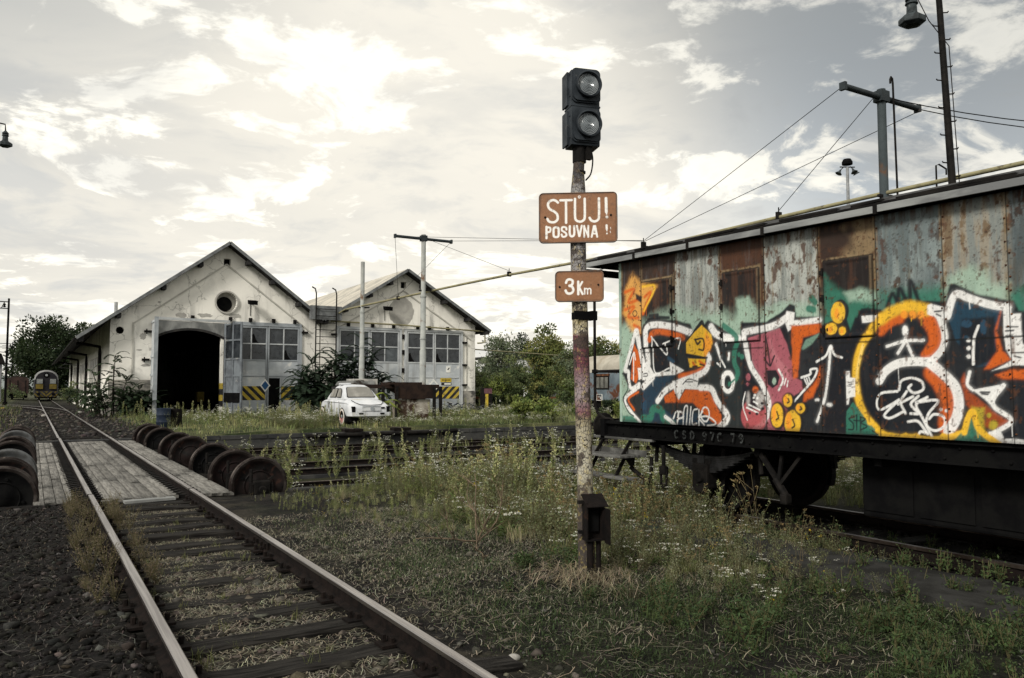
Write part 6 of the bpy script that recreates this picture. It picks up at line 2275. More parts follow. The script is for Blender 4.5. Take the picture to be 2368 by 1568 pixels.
FM = thing('floodlight_mast', (57.3, 41.4, 0), 'slender mast carrying a round cap and three small floodlights above the wagon roof', 'mast')
fx, fy = 57.3, 41.4
a = MB()
a.tube([(fx, fy, -.2), (fx, fy, 20.1)], [.20, .12], 10)
a.build('pole', M['galv'], FM, world=True)
a = MB()
a.lathe([(0, .5), (.30, .46), (.42, .24), (.42, .0), (0, -.05)], (fx, fy, 20.3), (0, 0, 1), 14)
a.tube([(fx - .55, fy + .3, 20.1), (fx + .55, fy - .3, 20.1)], .05, 6)
a.build('head_cap', M['black'], FM, world=True)
for dx, dy in ((-.55, .3), (.55, -.3), (.05, -.5)):
    b = MB()
    b.tube([(fx + dx * .5, fy + dy * .5, 20.1), (fx + dx, fy + dy, 19.8)], .04, 6)
    b.lathe([(.08, .2), (.10, .06), (.28, -.14), (.26, -.16), (0, -.12)], (fx + dx * 1.1, fy + dy * 1.1, 19.65), (-dx * .9, -dy * .9, 1), 12)
    b.build('floodlight', M['lamp_grey'], FM, world=True)


def mast(x, y, h, label):
    P = thing('catenary_mast', (x, y, 0), label, 'mast', 'catenary masts along the left tracks')
    a = MB()
    a.tube([(x, y, -.2), (x, y, h * .5), (x, y, h)], [.12, .10, .09], 8)
    a.box(x - .2, x + .2, y - .2, y + .2, -.2, .5)
    a.build('post', M['black'], P, world=True)
    a = MB()
    for zz in (h - .35, h - 1.0):
        a.tube([(x, y, zz), (x - 3.4, y, zz + .05)], .05, 6)
    a.tube([(x - .6, y, h - 1.0), (x - .35, y, h - .35)], .04, 6)
    a.lathe([(.06, 0), (.14, .1), (.06, .2), (.14, .3), (.06, .4)], (x - .35, y, h - .9), (0, 0, 1), 8)
    a.build('bracket_arm', M['black'], P, world=True)
    a = MB()
    a.tube([(x, y, h * .5), (x - 3.2, y, h * .5 + .2)], .035, 6)
    a.build('stay', M['black'], P, world=True)


mast(-2.25, 92, 10.6, 'nearest of the dark catenary masts at the left edge, tallest in view')
mast(-3.3, 170, 10.2, 'middle one of the three dark catenary masts on the left')
mast(-3.4, 235, 12.7, 'farthest and thinest of the three catenary masts, nearest the tree'.replace('thinest', 'thinnest'))

# grey relay cabinet at the left edge
RC = thing('relay_cabinet', (-1.4, 31.5, 0), 'grey metal relay cabinet on a post, cut off by the left edge', 'cabinet')
a = MB()
a.bbox(-1.80, -.90, 31.2, 31.9, 1.35, 2.62, .02)
a.box(-1.73, -.97, 31.185, 31.199, 1.42, 2.55)
for k in range(4):
    a.box(-1.65 + k * .19, -1.63 + k * .19, 31.17, 31.184, 1.5, 2.5)
a.build('body', M['galv'], RC, world=True)
a = MB()
a.prism([(-1.95, 31.1, 2.60), (-.80, 31.1, 2.60), (-.92, 31.1, 2.95), (-1.80, 31.1, 2.95)], (0, .9, 0))
a.box(-1.60, -1.05, 31.2, 31.7, 2.951, 3.25)
a.build('lid', M['iron_dark'], RC, world=True)
a = MB()
a.bbox(-1.55, -.97, 31.3, 31.8, -.2, 1.349, .02)
a.build('post', M['galv'], RC, world=True)
a = MB()
a.box(-1.71, -.95, 31.178, 31.20, 1.28, 1.345)
a.build('hasp', M['iron_dark'], RC, world=True)


# ------------------------------------------------------------------ the white car
def car():
    Cc = thing('parked_car', (12.85, 33.5, .12), 'abandoned white 1950s saloon car with pink wheel rims parked in the weeds', 'car', rz=R(-2))
    Cc.scale = (.95, 1.0, 1.05)
    k = 1.13
    pale = pm('chalky_white_paint', (.56, .575, .60), (.44, .46, .49), 1.6, .5, .1, c3=(.42, .40, .34), s3=1.2, t3=(.56, .74), spec=.5)
    dk = M['black']
    # local: y forward (0 rear .. 4.75 front), x right, z up
    ST = [(-.06, .72, .44, .62, .66), (.0, .80, .36, .72, .78), (.10, .85, .33, .78, .86), (.30, .87, .32, .84, .955), (.6, .885, .31, .90, 1.02), (1.0, .895, .30, .94, 1.06), (1.8, .90, .29, .97, 1.06), (2.6, .90, .29, .97, 1.06), (3.15, .89, .29, .965, 1.06),
          (3.6, .865, .30, .95, 1.04), (4.1, .83, .31, .93, 1.0), (4.5, .76, .34, .88, .93), (4.68, .66, .40, .78, .82), (4.74, .52, .48, .66, .68)]
    def sec(y, hw, zb, zs, zt):
        h = [(0, zb), (hw * .86, zb), (hw * .97, zb + .07), (hw, zb + .20), (hw * 1.005, zs - .22), (hw * .985, zs - .07), (hw * .90, zs), (hw * .70, zs + (zt - zs) * .55), (hw * .35, zt - .012), (0, zt)]
        full = h + [(-x, z) for x, z in h[-2:0:-1]]
        return [(x * k, y * k, z * k) for x, z in full]
    b = MB()
    b.loft([sec(*s) for s in ST])
    body = b.build('body', pale, Cc, smooth=50)
    body.modifiers.new('subd', 'SUBSURF').levels = 1
    body.modifiers['subd'].render_levels = 1
    # greenhouse
    GS = [(.92, .66, 1.03), (1.12, .64, 1.20), (1.34, .60, 1.40), (1.52, .58, 1.50), (1.85, .57, 1.56), (2.3, .57, 1.575), (2.65, .57, 1.545), (2.9, .58, 1.45), (3.12, .60, 1.24), (3.3, .62, 1.05)]
    def gsec(y, hw, zt):
        bot, hb = .98, .755
        zt = max(zt, bot + .05)
        def wid(z):
            return hb + (hw - hb) * min(1, (z - bot) / .5)
        pts = [(hb, bot), (wid(bot + (zt - bot) * .35), bot + (zt - bot) * .35), (wid(bot + (zt - bot) * .7), bot + (zt - bot) * .7), (wid(zt) - .03, zt - .07 * min(1, (zt - bot) / .3)), (wid(zt) * .75, zt - .015), (0, zt)]
        full = pts + [(-x, z) for x, z in pts[-2::-1]]
        return [(x * k, (y + .22) * k, z * k) for x, z in full]
    b = MB()
    b.loft([gsec(*g) for g in GS])
    cab = b.build('cabin', pale, Cc, smooth=50)
    gl = glassmat('dusty_window', (.16, .155, .14), .25)
    # rear window: follows the slope of the cabin
    def quad(pts, name, mat, parent, th=.012):
        m_ = MB()
        m_.prism([tuple(q * k for q in p) for p in pts], tuple(q * th for q in ((pts[0][0] * 0, -.8, .6) if name == 'rear_window' else (1 if pts[0][0] > 0 else -1, 0, .25))))
        return m_.build(name, mat, parent)
    def rear(x, z):
        t = (z - 1.03) / (1.50 - 1.03)
        return (x, 1.12 + t * .60 + .05 * abs(x), z)
    rim = [rear(x, z) for x, z in ((-.62, 1.085), (-.58, 1.06), (.58, 1.06), (.62, 1.085), (.525, 1.42), (.48, 1.45), (0, 1.47), (-.48, 1.45), (-.525, 1.42))]
    m_ = MB()
    m_.prism([(p[0] * k, (p[1] - .016) * k, (p[2] + .008) * k) for p in rim], (0, -.008, .006))
    rw = m_.build('rear_window', dk, Cc)
    gls = [rear(x * .955, 1.26 + (z - 1.26) * .93) for x, z in ((-.62, 1.085), (-.58, 1.06), (.58, 1.06), (.62, 1.085), (.525, 1.42), (.48, 1.45), (0, 1.47), (-.48, 1.45), (-.525, 1.42))]
    m_ = MB()
    m_.prism([(p[0] * k, (p[1] - .034) * k, (p[2] + .016) * k) for p in gls], (0, -.008, .006))
    m_.build('pane', gl, rw)
    def side(y, z, s, o):
        t = (z - .98) / .5
        y = y + .22
        return (s * (.755 + (.585 - .755) * t + o) * k, y * k, z * k)
    for s in (-1, 1):
        for ys in (((1.36, 1.06), (1.98, 1.06), (2.0, 1.42), (1.72, 1.42), (1.52, 1.32)), ((2.08, 1.06), (2.98, 1.06), (2.80, 1.40), (2.10, 1.43))):
            m_ = MB()
            m_.prism([side(y, z, s, .022) for y, z in ys], (s * .008, 0, 0))
            f = m_.build('side_window', dk, Cc)
            cy, cz = sum(p[0] for p in ys) / len(ys), sum(p[1] for p in ys) / len(ys)
            m_ = MB()
            m_.prism([side(cy + (y - cy) * .90, cz + (z - cz) * .88, s, .036) for y, z in ys], (s * .006, 0, 0))
            m_.build('pane', gl, f)
        # door and belt lines, missing paint beside the door
        m_ = MB()
        for y in (1.30, 2.04, 3.05):
            m_.beam((s * .908 * k, y * k, .42 * k), (s * .905 * k, (y + (.10 if y < 1.5 else 0)) * k, .93 * k), .010, .012, up=(0, 1, 0))
        m_.beam((s * .900 * k, .35 * k, .86 * k), (s * .905 * k, 4.2 * k, .90 * k), .012, .012)
        m_.build('door_gap', dk, body)
    m_ = MB()
    m_.prism([(-.912 * k, y * k, z * k) for y, z in ((2.72, .60), (2.86, .68), (2.84, .84), (2.76, .95), (2.70, .92), (2.74, .80))], (-.012, 0, 0))
    m_.build('torn_paint', pm('peeled_primer', (.10, .10, .09), (.2, .2, .18), 14, .9, .4), body)
    # boot lid, licence recess, lamps, bumper
    m_ = MB()
    lid = [(-.66, .50, .965), (-.60, .20, .885), (-.44, .03, .81), (0, -.035, .79), (.44, .03, .81), (.60, .20, .885), (.66, .50, .965)]
    P = [tuple(q * k for q in p) for p in lid]
    m_.tube(P, .014, 6)
    m_.build('boot_line', dk, body)
    m_ = MB()
    m_.bbox(-.40 * k, .40 * k, -.085 * k, -.0 * k, .58 * k, .75 * k, .01)
    pl = m_.build('boot_panel', pale, body)
    m_ = MB()
    m_.lathe([(0, 0), (.095, 0), (.095, .015), (0, .015)], (.04, -.118, .66 * k), (0, 1, 0), 18)
    m_.beam((-.38 * k, -.105, .745 * k), (.38 * k, -.105, .745 * k), .02, .02)
    m_.build('badge_recess', M['door_frame'], pl)
    for s in (-1, 1):
        m_ = MB()
        m_.bbox((s * .735 - .065) * k, (s * .735 + .065) * k, -.06 * k, .12 * k, .52 * k, .745 * k, .02)
        m_.build('tail_light', dk, body)
    m_ = MB()
    m_.bbox(.44 * k, .58 * k, -.07 * k, .02 * k, .66 * k, .72 * k, .01)
    m_.build('number_lamp', dk, body)
    m_ = MB()
    pts = [(-.90, .35), (-.88, .06), (-.78, -.06), (-.4, -.10), (.4, -.10), (.78, -.06), (.88, .06), (.90, .35)]
    for p, q in zip(pts[:-1], pts[1:]):
        m_.beam((p[0] * k, p[1] * k, .46 * k), (q[0] * k, q[1] * k, .46 * k), .05, .16)
    for x in (-.45, .45):
        m_.box((x - .09) * k, (x + .09) * k, -.14 * k, -.125 * k, .455 * k, .51 * k, 1)
    m_.build('bumper', [pale, dk], Cc)
    # wheels
    rim = pm('pink_rim', (.42, .12, .12), (.50, .26, .25), 5, .6, .1)
    wt = pm('white_wall', (.70, .66, .62), (.5, .46, .42), 6, .8, .1)
    tyre = pm('old_tyre', (.02, .02, .02), (.035, .033, .03), 6, .9, .3)
    for y in (.98, 3.78):
        for s in (-1, 1):
            m_ = MB()
            m_.lathe([(.20, -.10), (.30, -.11), (.335, -.08), (.345, 0), (.335, .08), (.30, .11), (.20, .10)], (0, 0, 0), (1, 0, 0), 28)
            w = m_.build('wheel', tyre, Cc, smooth=40)
            w.location = (s * .80 * k, y * k, .385)
            w.scale = (1.1, 1.25, 1.18)
            m_ = MB()
            m_.lathe([(.30, -.112), (.225, -.118)] if s < 0 else [(.225, .118), (.30, .112)], (0, 0, 0), (1, 0, 0), 28, m=0)
            m_.build('tyre_ring', wt, w, recalc=False)
            m_ = MB()
            m_.lathe([(.0, s * .10), (.09, s * .105), (.13, s * .085), (.20, s * .10), (.235, s * .117)], (0, 0, 0), (1, 0, 0), 24)
            m_.build('rim', rim, w, recalc=False, smooth=40)
            m_ = MB()
            m_.lathe([(.0, s * .14), (.05, s * .135), (.085, s * .105)], (0, 0, 0), (1, 0, 0), 16)
            m_.build('hub_cap', M['galv'], w, recalc=False, smooth=50)
            # dark wheel arch
            m_ = MB()
            m_.lathe([(.0, s * .0), (.40, 0.0)], (s * .905 * k, y * k, .38), (1, 0, 0), 28, a0=-1.75, a1=1.75)
            m_.build('wheel_arch', dk, body, recalc=False)
    m_ = MB()
    m_.box(-.74 * k, .74 * k, .25 * k, 4.4 * k, .17 * k, .33 * k)  # dropped below the sills in black to add shade under the car
    m_.build('floor_pan', dk, Cc)
    # roof light box (taxi style hump) on the left of the roof
    m_ = MB()
    m_.bbox(-.55 * k, -.12 * k, 2.15 * k, 2.6 * k, 1.545 * k, 1.625 * k, .04)
    m_.build('roof_hump', pale, cab)
    return Cc


car()

# scrap standing behind the car and by the right shed
a = MB()
H = thing('scrap_hopper', (15.8, 37.8, .1), 'rusty dark brown steel hopper on a frame between the car and the pole', 'hopper')
hx0, hx1, hy0, hy1 = 16.2, 18.3, 38.6, 40.2
a.box(hx0 - 1.6, hx1 + .5, hy0 + .3, hy1, 1.80, 2.0)
a.loft([[(hx0 - .1, hy0, 1.95), (hx1, hy0, 1.95), (hx1, hy1, 1.95), (hx0 - .1, hy1, 1.95)], [(hx0 + .9, hy0 + .5, 1.15), (hx1 - .3, hy0 + .5, 1.15), (hx1 - .3, hy1 - .5, 1.15), (hx0 + .9, hy1 - .5, 1.15)]])
a.box(hx0 - .1, hx1, hy0 - .03, hy0 - .002, 1.25, 2.0)
a.box(hx0 - .3, hx0 + 1.5, hy0 + .1, hy1 - .2, 2.001, 2.12)
a.build('hopper_body', pm('hopper_rust', (.016, .011, .010), (.028, .018, .014), 3, .85, .4), H, world=True)
for x in (hx0 - .75, hx0 + .0, hx1 + .05, hx1 + .42):
    b = MB()
    b.box(x - .07, x + .07, hy0 - .1, hy0 + .04, -.1, 1.9)
    b.build('leg', M['iron_dark'], H, world=True)
b = MB()
b.bbox(hx0 + .15, hx1 - .1, hy0 + .1, hy0 + .9, .0, 1.22, .03)
b.build('bin', pm('peeling_bin_paint', (.36, .34, .30), (.20, .17, .14), 1.5, .85, .3, c3=(.05, .03, .022), s3=1.1, t3=(.46, .56)), H, world=True)

a = MB()
T2 = thing('crate_stack', (15.0, 42.3, .1), 'pile of weathered crates and planks showing above the car roof', 'crates')
for k in range(5):
    a.beam((14.0 + .04 * k, 41.7, 1.98 + .045 * k), (16.0 - .1 * k, 41.5 + .1 * k, 2.06 + .045 * k), .3, .035)
a.build('plank', M['old_wood'], T2, world=True)
a = MB()
a.bbox(15.1, 16.5, 42.0, 43.2, .0, 2.32, .02)
a.box(15.3, 16.3, 41.96, 41.998, 1.6, 2.2, 1)
a.build('crate', [pm('pale_crate', (.40, .39, .36), (.26, .26, .25), 2, .8, .2), M['old_wood']], T2, world=True)
a = MB()
a.box(14.2, 15.05, 42.0, 43.0, .0, 1.9)
a.build('base', M['soffit'], T2, world=True)

a = MB()
a.lathe([(.0, .0), (.29, .0), (.30, .02), (.29, .28), (.305, .30), (.29, .32), (.29, .58), (.305, .60), (.29, .62), (.30, .88), (.28, .90), (.27, .87), (0, .86)], (0, 0, 0), (0, 0, 1), 24)
o = a.build('barrel', pm('blue_black_drum', (.012, .018, .032), (.02, .028, .045), 3, .5, .1, c3=(.05, .03, .02)), smooth=40)
o.location = (4.92, 37.6, .04)
tag(o, 'dark blue steel drum beside the track in front of the open shed', 'barrel')
a = MB()
a.lathe([(.0, .0), (.27, .0), (.28, .02), (.27, .83), (.28, .85), (0, .84)], (0, 0, 0), (0, 0, 1), 24)
o = a.build('barrel', M['iron_dark'], smooth=40)
o.location = (5.45, 37.9, .04)
tag(o, 'blackish drum half hidden behind the dark blue one', 'barrel')

a = MB()
B = thing('marker_post', (31.3, 56.2, .1), 'thick dark post with purple top and yellow stripe at the shed corner', 'post')
a.bbox(30.95, 31.75, 55.9, 56.5, .0, 1.85, .03, 0)
a.box(31.1, 31.35, 55.86, 55.899, .25, 1.35, 1)
a.box(31.0, 31.7, 55.865, 55.899, 1.38, 1.78, 2)
a.build('post', [M['iron_dark'], M['haz_yellow'], pm('faded_purple', (.10, .04, .055), (.16, .09, .10), 4, .8, .1)], B, world=True)
a = MB()
B = thing('scrap_heap', (26.5, 52.0, .1), 'low tangle of dark scrap metal in front of the yellow striped door', 'scrap')
rr = random.Random(2)
for k in range(16):
    x, y = 25.5 + rr.random() * 2.6, 51.0 + rr.random() * 1.6
    a.beam((x, y, .1 + rr.random() * .3), (x + rr.uniform(-1.1, 1.1), y + rr.uniform(-.5, .5), .25 + rr.random() * .6), .06 + .2 * rr.random(), .05)
a.build('scrap_bar', pm('blue_scrap', (.05, .06, .075), (.03, .03, .035), 2, .7, .2), B, world=True)

# yellow box glimpsed inside the dark shed
a = MB()
B = thing('yellow_machine', (10.7, 63.0, .1), 'small yellow machine just inside the dark doorway', 'machine')
a.bbox(10.45, 10.95, 62.5, 63.4, .8, 1.55, .06)
a.build('housing', M['haz_dim'], B, world=True)
a = MB()
for x in (10.4, 10.95):
    a.lathe([(0, -.08), (.28, -.08), (.30, 0), (.28, .08), (0, .08)], (x, 62.9, .36), (0, 1, 0), 16)
a.build('wheel', M['black'], B, world=True)


# ------------------------------------------------------------------ rolling stock in the distance
def rollstock(name, label, cat, x, y0, y1, w, zf, zs, zt, cols, z_under=.35, nose=0):
    """body with rounded roof along +y; returns the thing"""
    T_ = thing(name, (x, (y0 + y1) / 2, 0), label, cat)
    n = 9
    prof = [(-w / 2, zf), (-w / 2, zs)] + [(-w / 2 * math.cos(math.pi * k / n), zs + (zt - zs) * math.sin(math.pi * k / n) ** .8) for k in range(1, n)] + [(w / 2, zs), (w / 2, zf)]
    a = MB()
    secs = []
    ys = [y0, y0 + .25, y0 + .7, y1] if nose else [y0, y1]
    for k, y in enumerate(ys):
        sc = (.90, .97, 1, 1)[k] if nose else 1
        dz = (.22, .06, 0, 0)[k] if nose else 0
        secs.append([(x + u * sc, y, zf if v <= zf else (v if v <= zs else v - dz)) for u, v in prof])
    a.loft(secs)
    # roof faces get the second material
    o = a
    for i, f in enumerate(a.f):
        zs_ = [a.v[q][2] for q in f]
        if min(zs_) >= zs - .02 and len(f) == 4:
            a.m[i] = 1
    b = a.build('body', cols, T_, world=True, smooth=35)
    u = MB()
    u.box(x - w / 2 + .15, x + w / 2 - .15, y0 + .4, y1 - .3, z_under, zf - .002)
    for yy in (y0 + 1.6, y0 + 3.6, y1 - 3.6, y1 - 1.6):
        for s in (-.75, .75):
            u.lathe([(0, -.07), (.45, -.07), (.48, 0), (.45, .07), (0, .07)], (x + s, yy, .6), (1, 0, 0), 18)
    u.build('bogie', M['black'], T_, world=True)
    return T_, b


rc_mat = [pm('dark_blue_body', (.012, .012, .016), (.02, .019, .022), 1, .5, .1), pm('silver_roof', (.22, .22, .22), (.15, .15, .15), 1, .5, .1)]
T_, b = rollstock('railcar', 'old diesel railcar with yellow panels and hazard chevrons waiting on the far track', 'railcar', 1.62, 128, 148, 2.95, 1.05, 3.0, 4.35, rc_mat, .45, nose=1)
for s in (-1, 1):
    a = MB()
    a.box(1.62 + s * .82 - .44, 1.62 + s * .82 + .44, 127.82, 128.0, 1.72, 2.36, 0)
    a.build('yellow_panel', [M['haz_dim']], T_, world=True)
for s in (-1, 1):
    a = MB()
    a.box(1.62 + s * .80 - .36, 1.62 + s * .80 + .36, 127.86, 128.06, 2.45, 3.1)
    a.build('windscreen', glassmat('railcar_glass', (.16, .17, .17), .1), T_, world=True)
a = MB()
hazard(a, .25, 1.60, .62, 1.38, 127.9, .27, -1.0, 0, 1)
hazard(a, 1.64, 2.99, .62, 1.38, 127.9, .27, 1.0, 0, 1)
a.build('chevron_panel', [M['haz_dim'], M['haz_black']], T_, world=True)
a = MB()
a.lathe([(0, -.02), (.32, -.02), (.36, .05), (.36, .3)], (1.62, 127.95, 3.62), (0, 1, 0), 18, m=0)
a.lathe([(0, -.04), (.16, -.04)], (1.62, 127.94, 3.62), (0, 1, 0), 14, m=1)
a.build('headlamp', [M['black'], M['galv']], T_, world=True)
a = MB()
for k in range(9):
    a.box(3.098, 3.115, 129.6 + k * 2, 130.9 + k * 2, 2.35, 3.0)
a.box(3.098, 3.118, 129, 147.8, 2.1, 2.18)
a.build('side_window', M['glass_dark'], T_, world=True)
for s in (-.875, .875):
    a = MB()
    a.lathe([(.09, .5), (.08, .08), (.22, .05), (.22, 0), (0, -.02)], (1.62 + s, 127.4, 1.02), (0, 1, 0), 14)
    a.build('buffer', M['black'], T_, world=True)

brn = [pm('brown_wagon', (.055, .035, .03), (.03, .022, .02), 1, .8, .2), pm('brown_wagon_roof', (.06, .058, .055), (.04, .04, .04), 1, .8, .2)]
T_, b = rollstock('goods_wagon', 'dark brown goods wagon half hidden behind the railcar', 'railway wagon', -1.9, 140, 152, 2.8, 1.05, 3.0, 3.6, brn)
a = MB()
for k in range(6):
    a.box(-3.32, -3.301, 140.3 + 2 * k, 140.42 + 2 * k, 1.1, 3.0)
for x in (-2.9, -1.9, -.9):
    a.box(x - .06, x + .06, 139.96, 139.999, 1.1, 3.0)
a.build('body_rib', M['iron_dark'], T_, world=True)

cm = [pm('peeling_blue_paint', (.14, .175, .20), (.09, .115, .135), 1.1, .75, .2, c3=(.085, .034, .019), s3=1.15, t3=(.50, .62)), pm('dirty_cream_roof', (.40, .375, .32), (.28, .26, .22), .8, .85, .2, streak=((.25, .2, .14), 1.2, .5))]
T_, b = rollstock('derelict_coach', 'derelict pale blue coach with rust patches and a broken window, behind the signal post', 'railway coach', 33.8, 30, 44.9, 3.0, 1.0, 2.85, 4.05, cm)
a = MB()
a.box(32.24, 32.299, 41.4, 42.8, 1.75, 2.6, 0)
w = a.build('window', [M['iron_dark']], T_, world=True)
a = MB()
for k in range(3):
    a.box(32.225, 32.239, 41.48 + k * .44, 41.82 + k * .44, 1.82, 2.53, 0)
a.build('pane', glassmat('broken_pane', (.10, .10, .09), .2), w, world=True)
a = MB()
a.box(32.20, 32.299, 41.35, 42.85, 2.61, 2.75)
a.build('window_hood', M['rust'], w, world=True)
a = MB()                                                  # worn white mark painted by the window
ring = [(42.75, 1.4), (42.15, 1.4), (42.15, 1.0), (42.75, 1.0)]
for p, q in zip(ring, ring[1:] + ring[:1]):
    a.beam((32.29, p[0], p[1]), (32.29, q[0], q[1]), .02, .10, up=(1, 0, 0))
a.beam((32.29, 42.6, 1.23), (32.29, 42.3, 1.23), .02, .09, up=(1, 0, 0))
a.beam((32.29, 42.3, 1.23), (32.29, 42.3, 1.10), .02, .09, up=(1, 0, 0))
a.build('painted_mark', M['white'], T_, world=True)
a = MB()
a.box(33.3, 34.3, 39, 41, 4.0, 4.15)
a.box(33.0, 34.6, 36.0, 38.0, 3.98, 4.2)
a.build('roof_vent', M['old_wood'], T_, world=True)

# pale block half hidden by the trees, rusty wheelsets in the grass
a = MB()
Bd = thing('white_building', (50, 78, 0), 'sliver of a pale building between the trees behind the yard', 'building')
a.box(49.0, 58, 78, 90, -.2, 5.4)
a.build('wall', pm('pale_wall', (.55, .56, .55), (.45, .46, .46), .6, .9, .1), Bd, world=True)
a = MB()
a.box(48.6, 58.4, 77.6, 90.4, 5.4, 5.75)
a.build('roof', M['soffit'], Bd, world=True)
a = MB()
a.box(48.955, 48.999, 79, 89, 1.0, 4.6)
a.build('window', M['glass_dark'], Bd, world=True)

Bf = thing('bogie_frame', (37, 60, 0), 'long rusty wagon underframe with wheels lying among the bushes', 'bogie frame')
a = MB()
a.beam((33.5, 62.5, .95), (41.5, 56.2, .95), .5, .22)
a.beam((34.5, 63.3, .9), (42.0, 57.4, .9), .4, .2)
a.build('frame', M['rust'], Bf, world=True)
for k in range(4):
    t = (k + .5) / 4
    x, y = 33.5 + 8.0 * t, 62.3 - 6.3 * t
    a = MB()
    a.lathe([(0, -.1), (.12, -.12), (.32, -.04), (.40, -.10), (.52, -.08), (.52, .06), (.40, .06), (0, .06)], (x - .25, y - .35, .5), (.6, .8, 0), 24)
    a.build('wheel', M['rust_dark'], Bf, world=True, smooth=40)
    a = MB()
    a.bbox(x - .6, x + .0, y - .75, y - .35, .25, .75, .05)
    a.build('axle_box', M['rust_dark'], Bf, world=True)

S2 = thing('scrap_machine', (35.5, 66, .1), 'small reddish rusty machine in the weeds beside the right shed', 'machine')
a = MB()
a.bbox(34.6, 36.6, 65, 66.5, .9, 1.7, .1)
a.tube([(34.3, 65, 1.5), (35.3, 64.7, 1.5)], .4, 12)
a.build('body', M['rust'], S2, world=True)
a = MB()
for x in (34.9, 36.3):
    a.box(x - .08, x + .08, 65.3, 65.5, -.1, .9)
a.build('leg', M['iron_dark'], S2, world=True)
a = MB()
a.tube([(30.8, 57.6, 5.0), (45, 66, 5.1)], .05, 6)
tag(a.build('service_line', M['pipe_yellow'], smooth=60), 'thin yellow pipe leaving the right shed towards the trees', 'pipe')
for k, (x, lab) in enumerate(((10.9, 'left one of two rail ends jutting over the pit edge in front of the car'), (12.95, 'right one of two rail ends jutting over the pit edge in front of the car'),
                              (22.3, 'left rail end on the pit edge in front of the two young bushes'), (24.7, 'right rail end on the pit edge in front of the two young bushes'))):
    a = rail_mb([(x, 30.2 + 2.0 * i, .06) for i in range(12)])
    a.box(x - .32, x + .32, 30.25, 30.75, -.06, .055)
    a.box(x - .38, x + .38, 30.18, 30.9, .10, .20)
    tag(a.build('shed_rail', RMR), lab, 'rail', 'rails leading from the pit to the sheds')
# ------------------------------------------------------------------ vegetation
def U(a, b, n=None):
    return rng.uniform(a, b, n)


class Soup:
    """many quads as arrays"""
    def __init__(s):
        s.V, s.C = [], []

    def quads(s, V, C):                     # V (n,4,3)  C (n,3)
        s.V.append(V.astype(np.float32)); s.C.append(np.repeat(C[:, None, :], 4, 1).astype(np.float32))

    def get(s):
        return np.concatenate(s.V), np.concatenate(s.C)

    def build(s, name, mat=None, parent=None, smooth=False):
        V, C = s.get()
        n = len(V)
        return npmesh(name, V.reshape(-1, 3), np.arange(n * 4).reshape(n, 4), np.clip(C.reshape(-1, 3), 0, 1), mat or M['grassm'], parent, smooth)


def jit(col, n, a=.22, hue=.10):
    c = np.array(col, float)[None] * U(1 - a, 1 + a, (n, 1))
    return c * U(1 - hue, 1 + hue, (n, 3))


def leaf_quads(P, size, aspect=.5, up=.3, D=None):
    """random leaf quads at P; D optional leaf direction"""
    n = len(P)
    if D is None:
        D = rng.normal(size=(n, 3))
        D[:, 2] = D[:, 2] * .6 + up
    D = D / np.linalg.norm(D, axis=1, keepdims=True)
    S = np.cross(D, rng.normal(size=(n, 3)))
    S /= np.linalg.norm(S, axis=1, keepdims=True) + 1e-9
    sz = (np.broadcast_to(size, (n,)) * U(.7, 1.3, n))[:, None]
    w = sz * aspect
    return np.stack([P, P + D * sz * .5 + S * w * .5, P + D * sz, P + D * sz * .5 - S * w * .5], 1)


def blades(x, y, z, h, w, bend, col, az=None):
    """grass blades, two quads each"""
    n = len(x)
    az = U(0, 2 * np.pi, n) if az is None else az
    dx, dy = np.cos(az), np.sin(az)
    P0 = np.stack([x, y, z - .01], -1)
    P1 = P0 + np.stack([dx * bend * h * .3, dy * bend * h * .3, h * .58], -1)
    P2 = P0 + np.stack([dx * bend * h, dy * bend * h, h * (1 - .35 * bend)], -1)
    s = np.stack([-dy, dx, np.zeros(n)], -1) * (w[:, None] * .5)
    a = np.stack([P0 - s, P0 + s, P1 + s * .75, P1 - s * .75], 1)
    b = np.stack([P1 - s * .75, P1 + s * .75, P2 + s * .1, P2 - s * .1], 1)
    return np.concatenate([a, b]), np.concatenate([col, col])


def stem_quads(p, q, w, col):
    """two crossed thin quads along p-q; arrays"""
    d = q - p
    d /= np.linalg.norm(d, axis=-1, keepdims=True) + 1e-9
    u = np.cross(d, np.array([.3, .8, .1]))
    u /= np.linalg.norm(u, axis=-1, keepdims=True) + 1e-9
    v = np.cross(d, u)
    out = []
    for k in (u, v):
        k = k * (w / 2)
        out.append(np.stack([p - k, p + k, q + k * .7, q - k * .7], -2))
    return np.concatenate([o.reshape(-1, 4, 3) for o in out]), np.repeat(np.array(col)[None], len(out) * (p.size // 3), 0)


GREEN, DRY, PALE, STRAW = (.125, .145, .050), (.24, .215, .13), (.28, .29, .14), (.30, .25, .16)


